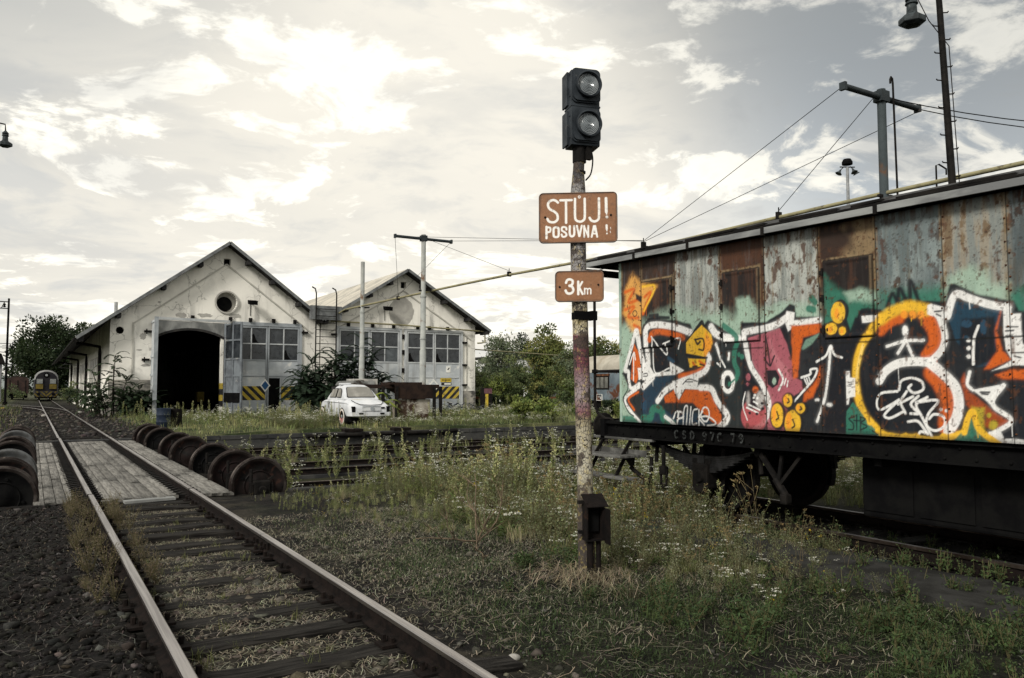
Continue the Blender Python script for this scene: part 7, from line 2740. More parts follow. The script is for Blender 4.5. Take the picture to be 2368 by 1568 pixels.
def tmpl_umbel(h=.8, heads=5, flower=(.62, .62, .55), leaf=GREEN):
    s = Soup()
    top = np.array([U(-.05, .05), U(-.05, .05), h * .72])
    s.quads(*stem_quads(np.zeros((1, 3)), top[None], .008, (.12, .13, .05)))
    for k in range(heads):
        a = U(0, 6.28)
        st = top * U(.55, 1.0)
        e = st + np.array([math.cos(a) * U(.04, .18), math.sin(a) * U(.04, .18), h * U(.12, .28)])
        s.quads(*stem_quads(st[None], e[None], .005, (.13, .14, .06)))
        n = 12
        r = U(.018, .05)
        t = U(0, 6.28, n); rr_ = np.sqrt(U(0, 1, n)) * r
        P = e + np.stack([np.cos(t) * rr_, np.sin(t) * rr_, U(-.006, .006, n)], -1)
        D = np.stack([np.cos(t), np.sin(t), U(-.1, .4, n)], -1)
        s.quads(leaf_quads(P, .020, .9, D=D), jit(flower, n, .15, .04))
    n = 34
    tt = U(.03, .85, n)
    a = U(0, 6.28, n)
    P = top * tt[:, None] + np.stack([np.cos(a) * .015, np.sin(a) * .015, np.zeros(n)], -1)
    D = np.stack([np.cos(a), np.sin(a), U(-.1, .7, n)], -1)
    s.quads(leaf_quads(P, .11 * (1.2 - tt), .22, D=D), jit(leaf, n))
    P2 = P + D / np.linalg.norm(D, axis=1, keepdims=True) * .05
    s.quads(leaf_quads(P2, .05, .35), jit(leaf, n))
    return s.get()


def tmpl_plume(h=.8, tip=(.33, .33, .16), leaf=(.14, .165, .06)):
    s = Soup()
    L = np.array([U(-.06, .06), U(-.06, .06), h])
    s.quads(*stem_quads(np.zeros((1, 3)), L[None], .009, (.15, .15, .07)))
    n = 60
    t = np.sort(U(.05, .8, n))
    a = U(0, 6.28, n)
    D = np.stack([np.cos(a), np.sin(a), U(.6, 1.8, n)], -1)
    s.quads(leaf_quads(L * t[:, None], .10 * (1.2 - .6 * t), .16, D=D), jit(leaf, n))
    n = 70
    t = U(.55, 1.02, n)
    a = U(0, 6.28, n)
    r = .055 * np.sin(np.clip((1.04 - t) / .5, 0, 1) * 2.6) * U(.2, 1, n)
    P = L * t[:, None] + np.stack([np.cos(a) * r, np.sin(a) * r, np.zeros(n)], -1)
    s.quads(leaf_quads(P, .035, .5, .8), jit(tip, n, .25))
    return s.get()


def tmpl_herb(h=.5, leaf=(.10, .12, .05), flower=None, n_st=8, lsz=.04):
    s = Soup()
    for k in range(n_st):
        a = U(0, 6.28)
        e = np.array([math.cos(a) * h * U(.1, .5), math.sin(a) * h * U(.1, .5), h * U(.6, 1.0)])
        s.quads(*stem_quads(np.zeros((1, 3)), e[None], .006, (.11, .10, .05)))
        n = 16
        t = U(.15, 1, n)
        P = e * t[:, None] * np.array([1, 1, 1]) + rng.normal(size=(n, 3)) * .02
        s.quads(leaf_quads(P, lsz, .4, .5), jit(leaf, n))
        if flower is not None and U(0, 1) < .7:
            m = 7
            s.quads(leaf_quads(e + rng.normal(size=(m, 3)) * .018, .022, .9, .6), jit(flower, m, .15, .05))
    return s.get()


def tmpl_dry(h=1.0):
    s = Soup()
    for k in range(3):
        a = U(0, 6.28)
        m = np.array([math.cos(a) * h * U(.05, .15), math.sin(a) * h * U(.05, .15), h * U(.45, .6)])
        e = m + np.array([math.cos(a + U(-.6, .6)) * h * U(.05, .25), math.sin(a) * h * U(.05, .25), h * U(.2, .45)])
        s.quads(*stem_quads(np.zeros((1, 3)), m[None], .005, (.15, .12, .07)))
        s.quads(*stem_quads(m[None], e[None], .0035, (.17, .14, .08)))
        n = 16
        P = e + rng.normal(size=(n, 3)) * np.array([.012, .012, .010])
        s.quads(leaf_quads(P, .032, .4, 1.0), jit((.19, .145, .07), n, .2))
        for q in range(2):
            b = m + (e - m) * U(.1, .6)
            e2 = b + np.array([U(-.1, .1), U(-.1, .1), U(.05, .2)])
            s.quads(*stem_quads(b[None], e2[None], .004, (.24, .19, .10)))
            s.quads(leaf_quads(e2 + rng.normal(size=(8, 3)) * .008, .022, .5, 1.0), jit((.20, .155, .075), 8, .2))
    return s.get()


def tmpl_tuft(h=.3, n=26, col=GREEN, w=.006, spread=.05):
    s = Soup()
    x, y = rng.normal(size=n) * spread, rng.normal(size=n) * spread
    V, C = blades(x, y, np.zeros(n), U(.5, 1.1, n) * h, np.full(n, w), U(.15, .8, n), jit(col, n))
    s.quads(V, C)
    return s.get()


def scatter(soup, tmpls, X, Y, Z, sc, tilt=.12, tint=.18):
    n = len(X)
    pick = rng.integers(0, len(tmpls), n)
    for t in range(len(tmpls)):
        m = np.where(pick == t)[0]
        if not len(m):
            continue
        V, C = tmpls[t]
        a = U(0, 6.28, len(m))
        c, s_ = np.cos(a), np.sin(a)
        k = (np.broadcast_to(sc, (n,))[m])
        tx, ty = U(-tilt, tilt, len(m)), U(-tilt, tilt, len(m))
        x, y, z = V[..., 0], V[..., 1], V[..., 2]
        xx = (c[:, None, None] * x - s_[:, None, None] * y) * k[:, None, None] + tx[:, None, None] * z * k[:, None, None]
        yy = (s_[:, None, None] * x + c[:, None, None] * y) * k[:, None, None] + ty[:, None, None] * z * k[:, None, None]
        zz = z * k[:, None, None]
        P = np.stack([xx + X[m][:, None, None], yy + Y[m][:, None, None], zz + Z[m][:, None, None]], -1).reshape(-1, 4, 3)
        tn = U(1 - tint, 1 + tint, (len(m), 1, 1, 1))
        soup.V.append(P.astype(np.float32)); soup.C.append((C[None] * tn).reshape(-1, 4, 3).astype(np.float32))


def pts(n, x0, x1, y0, y1, cond=None):
    X, Y = U(x0, x1, n), U(y0, y1, n)
    if cond is not None:
        k = cond(X, Y)
        k = k if k.dtype == bool else U(0, 1, n) < k
        X, Y = X[k], Y[k]
    return X, Y


def depth(X, Y):
    return .857 * Y + .515 * X


def meadow(name, label, build):
    s = Soup()
    build(s)
    return tag(s.build(name), label, None, None, 'stuff')


# --- short grass, moss and dead stalks on the open ground to the right of the track
def b_short(s):
    def dens(X, Y):
        return np.clip(ss(fbm(X * 1.1, Y * 1.1, 71, 4), .36, .58) + .12, 0, 1) * ss(X, 2.6, 3.4) * (1 - .8 * (np.abs(X - 7.0) < .5))
    X, Y = pts(80000, 2.5, 7.6, 2.0, 11, dens)
    n = len(X)
    g = fbm(X * .8, Y * .8, 72, 3)
    col = np.where((U(0, 1, n) < .12 + .28 * ss(Y, 4, 7) + .5 * (g - .5))[:, None], jit((.14, .13, .09), n, .5), jit((.050, .076, .030), n, .5) * (.6 + .65 * ss(Y, 4, 7))[:, None])  # green dims towards the near edge: foreground gloom put into the blade colour
    V, C = blades(X, Y, gz(X, Y), U(.02, .085, n), U(.003, .007, n), U(.3, 1.3, n), col)
    s.quads(V, C)
    X, Y = pts(26000, 2.7, 7.2, 2.2, 10, dens)          # little clover-like leaves
    P = np.stack([X, Y, gz(X, Y) + U(.0, .03, len(X))], -1)
    s.quads(leaf_quads(P, .020, .7, .5), jit((.028, .042, .018), len(X), .5))


meadow('short_grass', 'short trampled grass and moss between track and path', b_short)


def b_straw(s):
    def strip(X, Y, L, w, col, lift=.03):
        n = len(X)
        az = U(0, 2 * np.pi, n)
        d = np.stack([np.cos(az), np.sin(az)], -1)
        z = gz(X, Y)
        k = U(-.6, .6, n)
        prev = np.stack([X, Y, z + U(.004, lift, n)], -1)
        for i in range(3):
            a = az + k * (i + 1)
            nx = prev[:, :2] + np.stack([np.cos(a), np.sin(a)], -1) * (L / 3)[:, None]
            nz = gz(nx[:, 0], nx[:, 1]) + U(.004, lift, n)
            nxt = np.concatenate([nx, nz[:, None]], 1)
            sd = np.stack([-np.sin(a), np.cos(a), np.zeros(n)], -1) * w[:, None] / 2
            s.quads(np.stack([prev - sd, prev + sd, nxt + sd, nxt - sd], 1), col)
            prev = nxt
    X, Y = pts(26000, .9, 2.25, 2.4, 14, lambda x, y: np.clip(.35 + 1.2 * (fbm(x * 2, y * 2, 81, 4) - .4), 0, 1))
    strip(X, Y, U(.03, .17, len(X)), U(.002, .0045, len(X)), jit((.25, .23, .175), len(X), .7))
    X, Y = pts(9000, 2.4, 6.8, 3.2, 11, lambda x, y: np.clip(.25 + 1.4 * (fbm(x * 1.3, y * 1.3, 82, 4) - .4), 0, 1))
    strip(X, Y, U(.06, .30, len(X)), U(.002, .006, len(X)), jit((.17, .155, .115), len(X), .7), .05)
    X, Y = pts(60000, 2.4, 7.2, 2.2, 11.5, lambda x, y: np.clip(.2 + 1.8 * (fbm(x * 1.7, y * 1.7, 85, 4) - .40), 0, 1) * (.10 + .90 * ss(y, 4.5, 7.5)))
    strip(X, Y, U(.012, .08, len(X)), U(.002, .007, len(X)), jit((.21, .195, .15), len(X), .8), .03)
    X, Y = pts(6000, -2.9, .72, 2.6, 13.8)
    strip(X, Y, U(.01, .05, len(X)), U(.003, .008, len(X)), jit((.06, .05, .042), len(X), .9), .03)
    X, Y = pts(2600, -2.6, .7, 2.6, 13.5)
    strip(X, Y, U(.05, .25, len(X)), U(.002, .005, len(X)), jit((.085, .08, .07), len(X), .6), .04)
    a = U(0, 6.28, 420); r = np.abs(rng.normal(size=420)) * .36       # dead stalks round the post foot
    strip(4.55 + r * np.cos(a), 6.2 + r * np.sin(a) * .9, U(.12, .5, 420), U(.002, .005, 420), jit((.24, .205, .14), 420, .5), .14)


meadow('straw', 'dead straw and stalks littering the ground', b_straw)


# --- ballast stones
def stones(name, label, groups):
    ico = []
    bm = bmesh.new()
    bmesh.ops.create_icosphere(bm, subdivisions=1, radius=1)
    base = np.array([v.co[:] for v in bm.verts])
    bm.verts.index_update()
    F3 = np.array([[v.index for v in f.verts] for f in bm.faces])
    bm.free()
    Vs, Fs, Cs = [], [], []
    off = 0
    for X, Y, R_, col in groups:
        n = len(X)
        sh = 1 + rng.normal(size=(n, len(base), 1)) * .24
        ax = np.stack([U(.8, 1.35, n), U(.7, 1.1, n), U(.45, .8, n)], -1)[:, None, :]
        P = base[None] * sh * ax * R_[:, None, None]
        a = U(0, 6.28, n)
        c, s_ = np.cos(a)[:, None], np.sin(a)[:, None]
        x, y = P[..., 0] * c - P[..., 1] * s_, P[..., 0] * s_ + P[..., 1] * c
        P = np.stack([x + X[:, None], y + Y[:, None], P[..., 2] + (gz(X, Y) + R_ * .25)[:, None]], -1)
        Vs.append(P.reshape(-1, 3))
        Fs.append((F3[None] + (np.arange(n) * len(base))[:, None, None]).reshape(-1, 3) + off)
        Cs.append(np.repeat(col, len(base), 0))
        off += n * len(base)
    m = pm('stone', (.75, .75, .75), (1.2, 1.18, 1.12), 40, .9, .3, attr=True)
    return tag(npmesh(name, np.concatenate(Vs), np.concatenate(Fs), np.concatenate(Cs), m, smooth=False), label, None, None, 'stuff')


gr = []
X, Y = pts(5200, .92, 2.2, 2.3, 9.5, lambda x, y: np.clip(1.5 * (fbm(x * 1.5, y * 1.5, 84, 4) - .36) + ss(y, 6, 3.2) * .35, 0, 1))
gr.append((X, Y, np.clip(np.exp(rng.normal(size=len(X)) * .45) * .017, .006, .05), jit((.060, .054, .046), len(X), .6, .10)))
X, Y = pts(15000, -3.2, .72, 2.6, 14.0, lambda x, y: np.clip(1.1 - ss(y, 6, 14) * .5, 0, 1))
cl = jit((.0115, .011, .0105), len(X), .7, .10); pk = U(0, 1, len(X)); cl[pk < .07] *= 4.5; cl[(pk > .07) & (pk < .13)] *= np.array([1.8, 1.6, 1.45])
gr.append((X, Y, np.clip(np.exp(rng.normal(size=len(X)) * .62) * .013, .004, .055), cl))
X, Y = pts(1700, 2.4, 6.6, 2.2, 9, lambda x, y: np.clip(.9 - (x - 2.4) * .35, .10, 1))
gr.append((X, Y, np.clip(np.exp(rng.normal(size=len(X)) * .45) * .015, .006, .05), jit((.065, .061, .055), len(X), .6, .08)))
X, Y = pts(3000, 7.0, 10.4, 1.5, 14.0)
gr.append((X, Y, np.clip(np.exp(rng.normal(size=len(X)) * .4) * .022, .008, .05), jit((.022, .02, .019), len(X), .5, .1)))
X, Y = pts(2600, -3.5, 5.2, 31, 75, lambda x, y: np.abs(x - 1.2) < 3.6)
gr.append((X, Y, np.clip(np.exp(rng.normal(size=len(X)) * .5) * .05, .02, .16), jit((.05, .046, .042), len(X), .6, .1)))
stones('ballast_gravel', 'loose ballast stones in and beside the tracks', gr)
for k, (x, y, r, lab) in enumerate(((2.87, 4.75, .040, 'pale rounded stone lying on the bare earth right of the rail, bottom of the view'), (.72, 60.0, .16, 'white stone beside the left rail beyond the deck'), (3.0, 66.0, .18, 'white stone beside the right rail beyond the deck'))):
    bm = bmesh.new()
    bmesh.ops.create_icosphere(bm, subdivisions=3, radius=r)
    for v in bm.verts:
        v.co.x *= 1.3; v.co.z *= .62
        v.co *= 1 + .10 * math.sin(v.co.x * 40 / (r * 18) + 2) * math.cos(v.co.y * 30 / (r * 18))
    a = MB()
    bm.verts.index_update()
    a.add([v.co[:] for v in bm.verts], [[v.index for v in f.verts] for f in bm.faces])
    bm.free()
    o = a.build('stone', pm('pale_stone', (.30, .29, .27), (.20, .195, .18), 20, .9, .3), smooth=60)
    o.location = (x, y, float(gz(x, y)) + r * .3)
    tag(o, lab, 'stone')


# --- the weedy thicket between the signal post and the pit
UMB = [tmpl_umbel(U(.65, 1.0), int(U(4, 9))) for _ in range(7)]
PLU = [tmpl_plume(U(.7, 1.0)) for _ in range(7)]
HRB = [tmpl_herb(U(.4, .75), (.14, .155, .08)) for _ in range(4)] + [tmpl_herb(U(.4, .7), (.19, .205, .125), None, 9, .03) for _ in range(3)]
YEL = [tmpl_herb(U(.3, .5), (.085, .11, .035), (.62, .45, .03), 6) for _ in range(3)]
DRYT = [tmpl_dry(U(.8, 1.15)) for _ in range(4)]
TUF = [tmpl_tuft(.34, 30, c, .006, .05) for c in (GREEN, PALE, DRY, (.12, .14, .05))]
LOWU = [tmpl_umbel(U(.28, .45), int(U(5, 10)), leaf=(.075, .105, .035)) for _ in range(5)]


def b_weeds(s):
    front = lambda X, Y: ss(depth(X, Y) + 1.6 * (fbm(X * 1.2, Y * 1.2, 90, 3) - .5), 9.9, 11.2) * ss(X, 3.0, 3.6) * ss(np.abs(X - 8.7), .4, 1.2) * (Y < 14.15)
    X, Y = pts(2600, 2.8, 7.7, 6.4, 14.2, front)
    keep = U(0, 1, len(X)) < np.clip(.25 + 2.2 * (fbm(X * 1.0, Y * 1.0, 94, 3) - .36), .12, 1)
    X, Y = X[keep], Y[keep]
    n = len(X)
    hs = (.20 + .70 * ss(X, 4.0, 6.2) * (.6 + .8 * fbm(X * .7, Y * .7, 91, 3))) * (.75 + .25 * ss(depth(X, Y), 10.2, 12.0)) * (1 - .35 * ss(Y, 12, 14))
    k = U(0, 1, n)
    for lo, hi, tm in ((0, .11, UMB), (.11, .48, HRB), (.48, .76, PLU), (.76, .79, YEL), (.79, .86, DRYT), (.86, 1.0, TUF)):
        m = (k >= lo) & (k < hi)
        scatter(s, tm, X[m], Y[m], gz(X[m], Y[m]), hs[m] * U(.7, 1.25, m.sum()))
    X, Y = pts(1500, 2.8, 7.4, 6.2, 14.2, lambda X, Y: ss(depth(X, Y), 9.2, 10.6) * ss(X, 2.9, 4.4) * (Y < 14.1) * np.clip(.2 + 2 * (fbm(X * 1.5, Y * 1.5, 96, 3) - .36), 0, 1))
    scatter(s, TUF, X, Y, gz(X, Y), U(.3, .75, len(X)) * (.55 + .45 * ss(X, 3.8, 5.8)))
    # beyond the far end of the wagon, round its steps
    X, Y = pts(900, 6.8, 13.5, 9.0, 14.1, lambda X, Y: (.35 + .65 * fbm(X, Y, 93, 3)) * (1 - .85 * (np.abs(X - 7.98) < .15)))
    n = len(X); k = U(0, 1, n)
    for lo, hi, tm in ((0, .4, LOWU), (.4, .65, UMB), (.65, .85, HRB), (.85, 1.0, TUF)):
        m = (k >= lo) & (k < hi)
        scatter(s, tm, X[m], Y[m], gz(X[m], Y[m]), U(.45, .85, m.sum()))


meadow('tall_weeds', 'tall flowering weeds filling the ground between post and pit', b_weeds)


def b_right(s):
    # white flowered low weeds right of the post, thinning towards the camera
    def d(X, Y):
        return ss(fbm(X * 1.4, Y * 1.4, 95, 3), .36, .56) * ss(Y, 4.2, 5.6) * ss(X, 4.75, 5.3)
    X, Y = pts(1000, 4.7, 7.6, 4.2, 10.0, d)
    m = (np.abs(X - 7.0) < .45) & (Y < 8)
    keep = ~m | (U(0, 1, len(X)) < .75)
    X, Y = X[keep], Y[keep]
    n = len(X); k = U(0, 1, n)
    sc = .42 + .5 * ss(Y, 5.0, 8.0)
    for lo, hi, tm in ((0, .17, LOWU), (.17, .62, HRB), (.62, .65, YEL), (.65, .74, DRYT), (.74, 1, TUF)):
        q = (k >= lo) & (k < hi)
        scatter(s, tm, X[q], Y[q], gz(X[q], Y[q]), sc[q] * U(.6, 1.1, q.sum()))
    X, Y = pts(1500, 2.7, 8.4, 2.3, 7, lambda X, Y: ss(fbm(X * 1.1, Y * 1.1, 97, 3), .42, .62) * ss(X, 2.9, 4.5))
    scatter(s, [tmpl_tuft(.15, 16, c, .004, .04) for c in ((.06, .085, .03), (.075, .07, .045), (.045, .07, .026))] + [tmpl_herb(U(.10, .2), (.045, .07, .028), None, 8, .03) for _ in range(4)], X, Y, gz(X, Y), U(.5, 1.3, len(X)))
    X, Y = pts(1500, 10.6, 24, 1.0, 13.8)
    scatter(s, HRB[:3] + TUF, X, Y, gz(X, Y), U(.5, 1.2, len(X)))
    X, Y = pts(150, 5.0, 8.6, 2.2, 5.2)
    scatter(s, [tmpl_herb(U(.12, .22), (.05, .075, .028), None, 7, .03) for _ in range(3)] + [tmpl_herb(.2, (.05, .075, .028), None, 5, .03)] * 3 + [tmpl_herb(.2, (.05, .075, .028), (.55, .42, .04), 1, .03)], X, Y, gz(X, Y), U(.6, 1.3, len(X)))


meadow('low_weeds', 'low green weeds with small white flowers beside the path', b_right)


def b_tall(s, q):
    for x, y, h in (q,):
        scatter(s, DRYT, np.array([x]), np.array([y]), gz(np.array([x]), np.array([y])), np.array([h]), .25)


for q, lab in zip(((6.45, 5.75, 1.05), (6.75, 5.5, .62), (6.1, 6.7, .5), (6.55, 5.4, .6)), ('tallest dry wild carrot plant with brown seed heads before the wagon wheel', 'dry seed stalk leaning right of the tallest one by the wagon', 'short dry seed stalk nearest the signal post', 'low dry seed stalk in front of the tallest one')):
    s = Soup()
    b_tall(s, q)
    tag(s.build('dry_plant'), lab, 'dry plant', 'dry seed stalks by the wagon')


def b_pit(s):
    X, Y = pts(2400, 4.1, 40, 14.6, 30.2, lambda X, Y: np.clip(.10 + 3.0 * (fbm(X * .6, Y * .9, 101, 3) - .44), 0, 1))
    n = len(X)
    k = U(0, 1, n)
    z = gz(X, Y)
    scatter(s, [tmpl_plume(U(.6, 1.1), (.36, .36, .19), (.19, .21, .09)) for _ in range(5)] + [tmpl_plume(U(.6, .9), (.22, .24, .10), (.13, .155, .06)) for _ in range(4)] + HRB[:3], X[k < .7], Y[k < .7], z[k < .7], U(.3, 1.3, (k < .7).sum()), .35)
    q = (k >= .7) & (k < .85)
    scatter(s, UMB, X[q], Y[q], z[q], U(.7, 1.2, q.sum()))
    q = k >= .85
    scatter(s, TUF, X[q], Y[q], z[q], U(1, 2, q.sum()))
    X, Y = pts(500, -9, -1.2, 15, 30)
    scatter(s, PLU, X, Y, gz(X, Y), U(.5, .9, len(X)))


meadow('pit_weeds', 'pale upright weeds growing among the rails in the pit', b_pit)


def b_far(s):
    d = lambda X, Y: (np.abs(X - 1.5) > 2.6) & ~((np.abs(X - 12.7) < .95) & (Y > 33.4) & (Y < 39.5))
    X, Y = pts(30000, 4.3, 48, 30.7, 57, d)
    n = len(X)
    g = fbm(X * .35, Y * .35, 111, 4)
    col = np.where((g > .52)[:, None], jit((.27, .275, .125), n, .35), jit((.165, .195, .08), n, .4))
    V, C = blades(X, Y, gz(X, Y), U(.07, .28, n) * (.5 + 1.0 * g), U(.012, .024, n), U(.1, .6, n), col)
    s.quads(V, C)
    X, Y = pts(1500, 4.4, 34, 30.75, 54, lambda X, Y: d(X, Y) & (U(0, 1, len(X)) < .3 + 1.6 * (fbm(X * .5, Y * .5, 113, 3) - .4)))
    n = len(X); k = U(0, 1, n)
    big = [tmpl_umbel(U(.5, .7), 7, (.7, .7, .62), (.11, .14, .05)) for _ in range(4)]
    sc = np.where(Y < 33.0, U(.45, .8, n), U(.7, 1.25, n))
    for lo, hi, tm in ((0, .55, big), (.55, .75, PLU), (.75, 1, HRB)):
        m = (k >= lo) & (k < hi)
        scatter(s, tm, X[m], Y[m], gz(X[m], Y[m]), sc[m])
    X, Y = U(8.6, 12.0, 260), U(31.0, 35.5, 260)
    q = X < 9.6 + .62 * (Y - 31)
    scatter(s, big + HRB + PLU[:2], X[q], Y[q], gz(X[q], Y[q]), U(.7, 1.15, q.sum()))
    X, Y = U(12.0, 22, 220), U(31.0, 32.6, 220)
    scatter(s, big + HRB[:4], X, Y, gz(X, Y), U(.4, .8, 220))
    X, Y = pts(5000, -14, 4.3, 31, 90, lambda X, Y: (np.abs(X - 1.5) > 2.2) & (np.abs(X + .2 * 0 - 1.5) < 14))
    n = len(X)
    V, C = blades(X, Y, gz(X, Y), U(.1, .45, n), U(.02, .05, n), U(.1, .6, n), np.where((U(0, 1, n) < .4)[:, None], jit((.15, .135, .08), n, .3), jit((.07, .09, .035), n, .3)))
    s.quads(V, C)
    X, Y = pts(9000, 31.5, 75, 40, 80)
    n = len(X)
    V, C = blades(X, Y, gz(X, Y), U(.15, .6, n), U(.03, .06, n), U(.1, .5, n), jit((.19, .205, .085), n, .4))
    s.quads(V, C)


meadow('meadow', 'long grass with white flowers around the car and in front of the sheds', b_far)

# weeds hugging the rails near the deck, few single plants in the sleepers
s = Soup()
X, Y = pts(60, .45, .75, 7.5, 14.0)
X = np.concatenate([X, U(.95, 1.15, 46)]); Y = np.concatenate([Y, U(8.2, 14.0, 46)])
scatter(s, [tmpl_herb(U(.25, .4), (.13, .105, .07), None, 9, .022) for _ in range(3)], X, Y, gz(X, Y), U(.4, 1.0, len(X)))
X, Y = pts(110, .9, 2.3, 2.4, 13)
scatter(s, [tmpl_tuft(.12, 12, (.12, .13, .05), .004, .03)], X, Y, gz(X, Y), U(.4, 1.3, len(X)))
tag(s.build('rail_weeds'), 'dry little weeds along the rails', None, None, 'stuff')

# dead branch lying in the weeds left of the post
a = MB()
rr = random.Random(21)
def twig(p, d, L, r, lvl):
    P = [Vector(p)]
    d = Vector(d).normalized()
    n = 5
    for k in range(n):
        d = (d + Vector((rr.uniform(-.3, .3), rr.uniform(-.3, .3), rr.uniform(-.2, .22)))).normalized()
        P.append(P[-1] + d * (L / n))
        if P[-1].z < .05:
            P[-1].z = .05 + rr.uniform(0, .03)
    a.tube(P, [r * (1 - .7 * k / n) for k in range(n + 1)], 6)
    if lvl:
        for k in range(3):
            q = P[rr.randrange(1, n)]
            twig(q, d + Vector((rr.uniform(-1, 1), rr.uniform(-1, 1), rr.uniform(.0, .9))), L * rr.uniform(.35, .6), r * .55, lvl - 1)
for q in ((-1, -.2, .12), (-.7, -.8, .1), (.2, -.4, .9), (-.2, .2, 1.1), (.7, -.5, .4)):
    twig((4.35, 8.0, .08), q, rr.uniform(.7, 1.1), .012, 2)
tag(a.build('dead_branch', pm('bare_twig', (.17, .13, .09), (.09, .07, .05), 10, .9, .2), smooth=60), 'bare brown branch lying in the weeds left of the signal post', 'branch')


# ------------------------------------------------------------------ trees and shrubs
BARK = pm('bark', (.07, .06, .05), (.035, .03, .026), 6, .95, .7)


def limb_mesh(parent, x, y, z0, h, r0, targets, seed):
    rr = random.Random(seed)
    a = MB()
    top = Vector((x + rr.uniform(-.3, .3), y, z0 + h))
    P = [Vector((x, y, z0 - .3)).lerp(top, k / 6) + Vector((rr.uniform(-.08, .08), rr.uniform(-.08, .08), 0)) * r0 * 3 for k in range(7)]
    a.tube(P, [r0 * (1.25 - k / 6 * .85) for k in range(7)], 9)
    for t in targets:
        k = rr.randrange(2, 6)
        p = P[k]
        t = Vector(t)
        m = p.lerp(t, .5) + Vector((0, 0, .1 * (t - p).length))
        a.tube([p, m, t], [r0 * .42, r0 * .25, r0 * .08], 6)
    return a.build('trunk', BARK, parent, world=True, smooth=60)


def tree(name, label, cat, x, y, h, rx, seed, cols, z0=0.0, base=.15, leaf=.22, nclump=70, per=90, group=None, spike=0.0, up=.3, ry=None, trunk=.2, aspect=.5):
    global rng
    rng = np.random.default_rng(seed)
    T_ = thing(name, (x, y, z0), label, cat, group)
    zc, rz = z0 + h * (1 + base) / 2, h * (1 - base) / 2
    d = rng.normal(size=(nclump, 3))
    d /= np.linalg.norm(d, axis=1, keepdims=True)
    r = U(.25, 1.0, nclump) ** .55 * (1 + .22 * rng.normal(size=nclump) * .6)
    ctr = np.array([x, y, zc]) + d * r[:, None] * np.array([rx, ry or rx, rz]) * .88
    ctr[:, 2] = np.maximum(ctr[:, 2], z0 + .25 * leaf + h * base * .4)
    cr = U(.16, .32, nclump) * (rx + rz) / 2
    s = Soup()
    cols = np.array(cols)
    for k in range(nclump):
        q = rng.normal(size=(per, 3))
        q /= np.linalg.norm(q, axis=1, keepdims=True)
        P = ctr[k] + q * (U(0, 1, per) ** .45)[:, None] * cr[k] * np.array([1.15, 1.15, .75])
        if spike:
            P[:, 2] += spike * U(0, 1, per) ** 3 * cr[k]
        keep = P[:, 2] > z0 + .02
        P = P[keep]
        D = q[keep] + np.array([0, 0, up]) + rng.normal(size=(len(P), 3)) * .5
        c = cols[rng.integers(0, len(cols))]
        s.quads(leaf_quads(P, leaf, aspect, D=D), jit(c, len(P), .28, .08))
    V, C = s.get()
    n = len(V)
    npmesh('crown', V.reshape(-1, 3) - np.array([x, y, z0], np.float32), np.arange(n * 4).reshape(n, 4), np.clip(C.reshape(-1, 3), 0, 1), M['leaf'], T_)
    limb_mesh(T_, x, y, z0, h * .72, trunk, ctr[:: max(1, nclump // 9)], seed)
    return T_


def frond_quads(p, d0, L, droop, n=13, lw=.13, col=(.03, .05, .022)):
    """one pinnate leaf: curved rib with paired leaflets"""
    p = np.array(p, float)
    d = np.array(d0, float); d /= np.linalg.norm(d)
    hv = np.array([d[0], d[1], 0]); hv /= np.linalg.norm(hv) + 1e-6
    side = np.array([-hv[1], hv[0], 0])
    Vs = []
    pos = p.copy()
    ang = math.asin(max(-1, min(1, d[2])))
    for i in range(n):
        a = ang - droop * (i / n) ** 1.2
        dd = hv * math.cos(a) + np.array([0, 0, math.sin(a)])
        nx = pos + dd * L / n
        u = np.array([0, 0, 1.0]) * .006
        Vs.append([pos - side * .008, pos + side * .008, nx + side * .006, nx - side * .006])
        ll = lw * L * (1.15 - .75 * i / n) * (1.0 if i > 0 else .6) * 1.6
        for sg in (-1, 1):
            ld = side * sg * .85 + dd * .45 + np.array([0, 0, -.25 + rng.uniform(-.15, .1)])
            ld /= np.linalg.norm(ld)
            wv = np.cross(ld, np.cross(dd, ld)); wv /= np.linalg.norm(wv) + 1e-6
            w = L / n * .72
            Vs.append([nx, nx + ld * ll * .4 + wv * w, nx + ld * ll, nx + ld * ll * .45 - wv * w])
        pos = nx
    V = np.array(Vs)
    return V, jit(col, len(V), .2, .06)


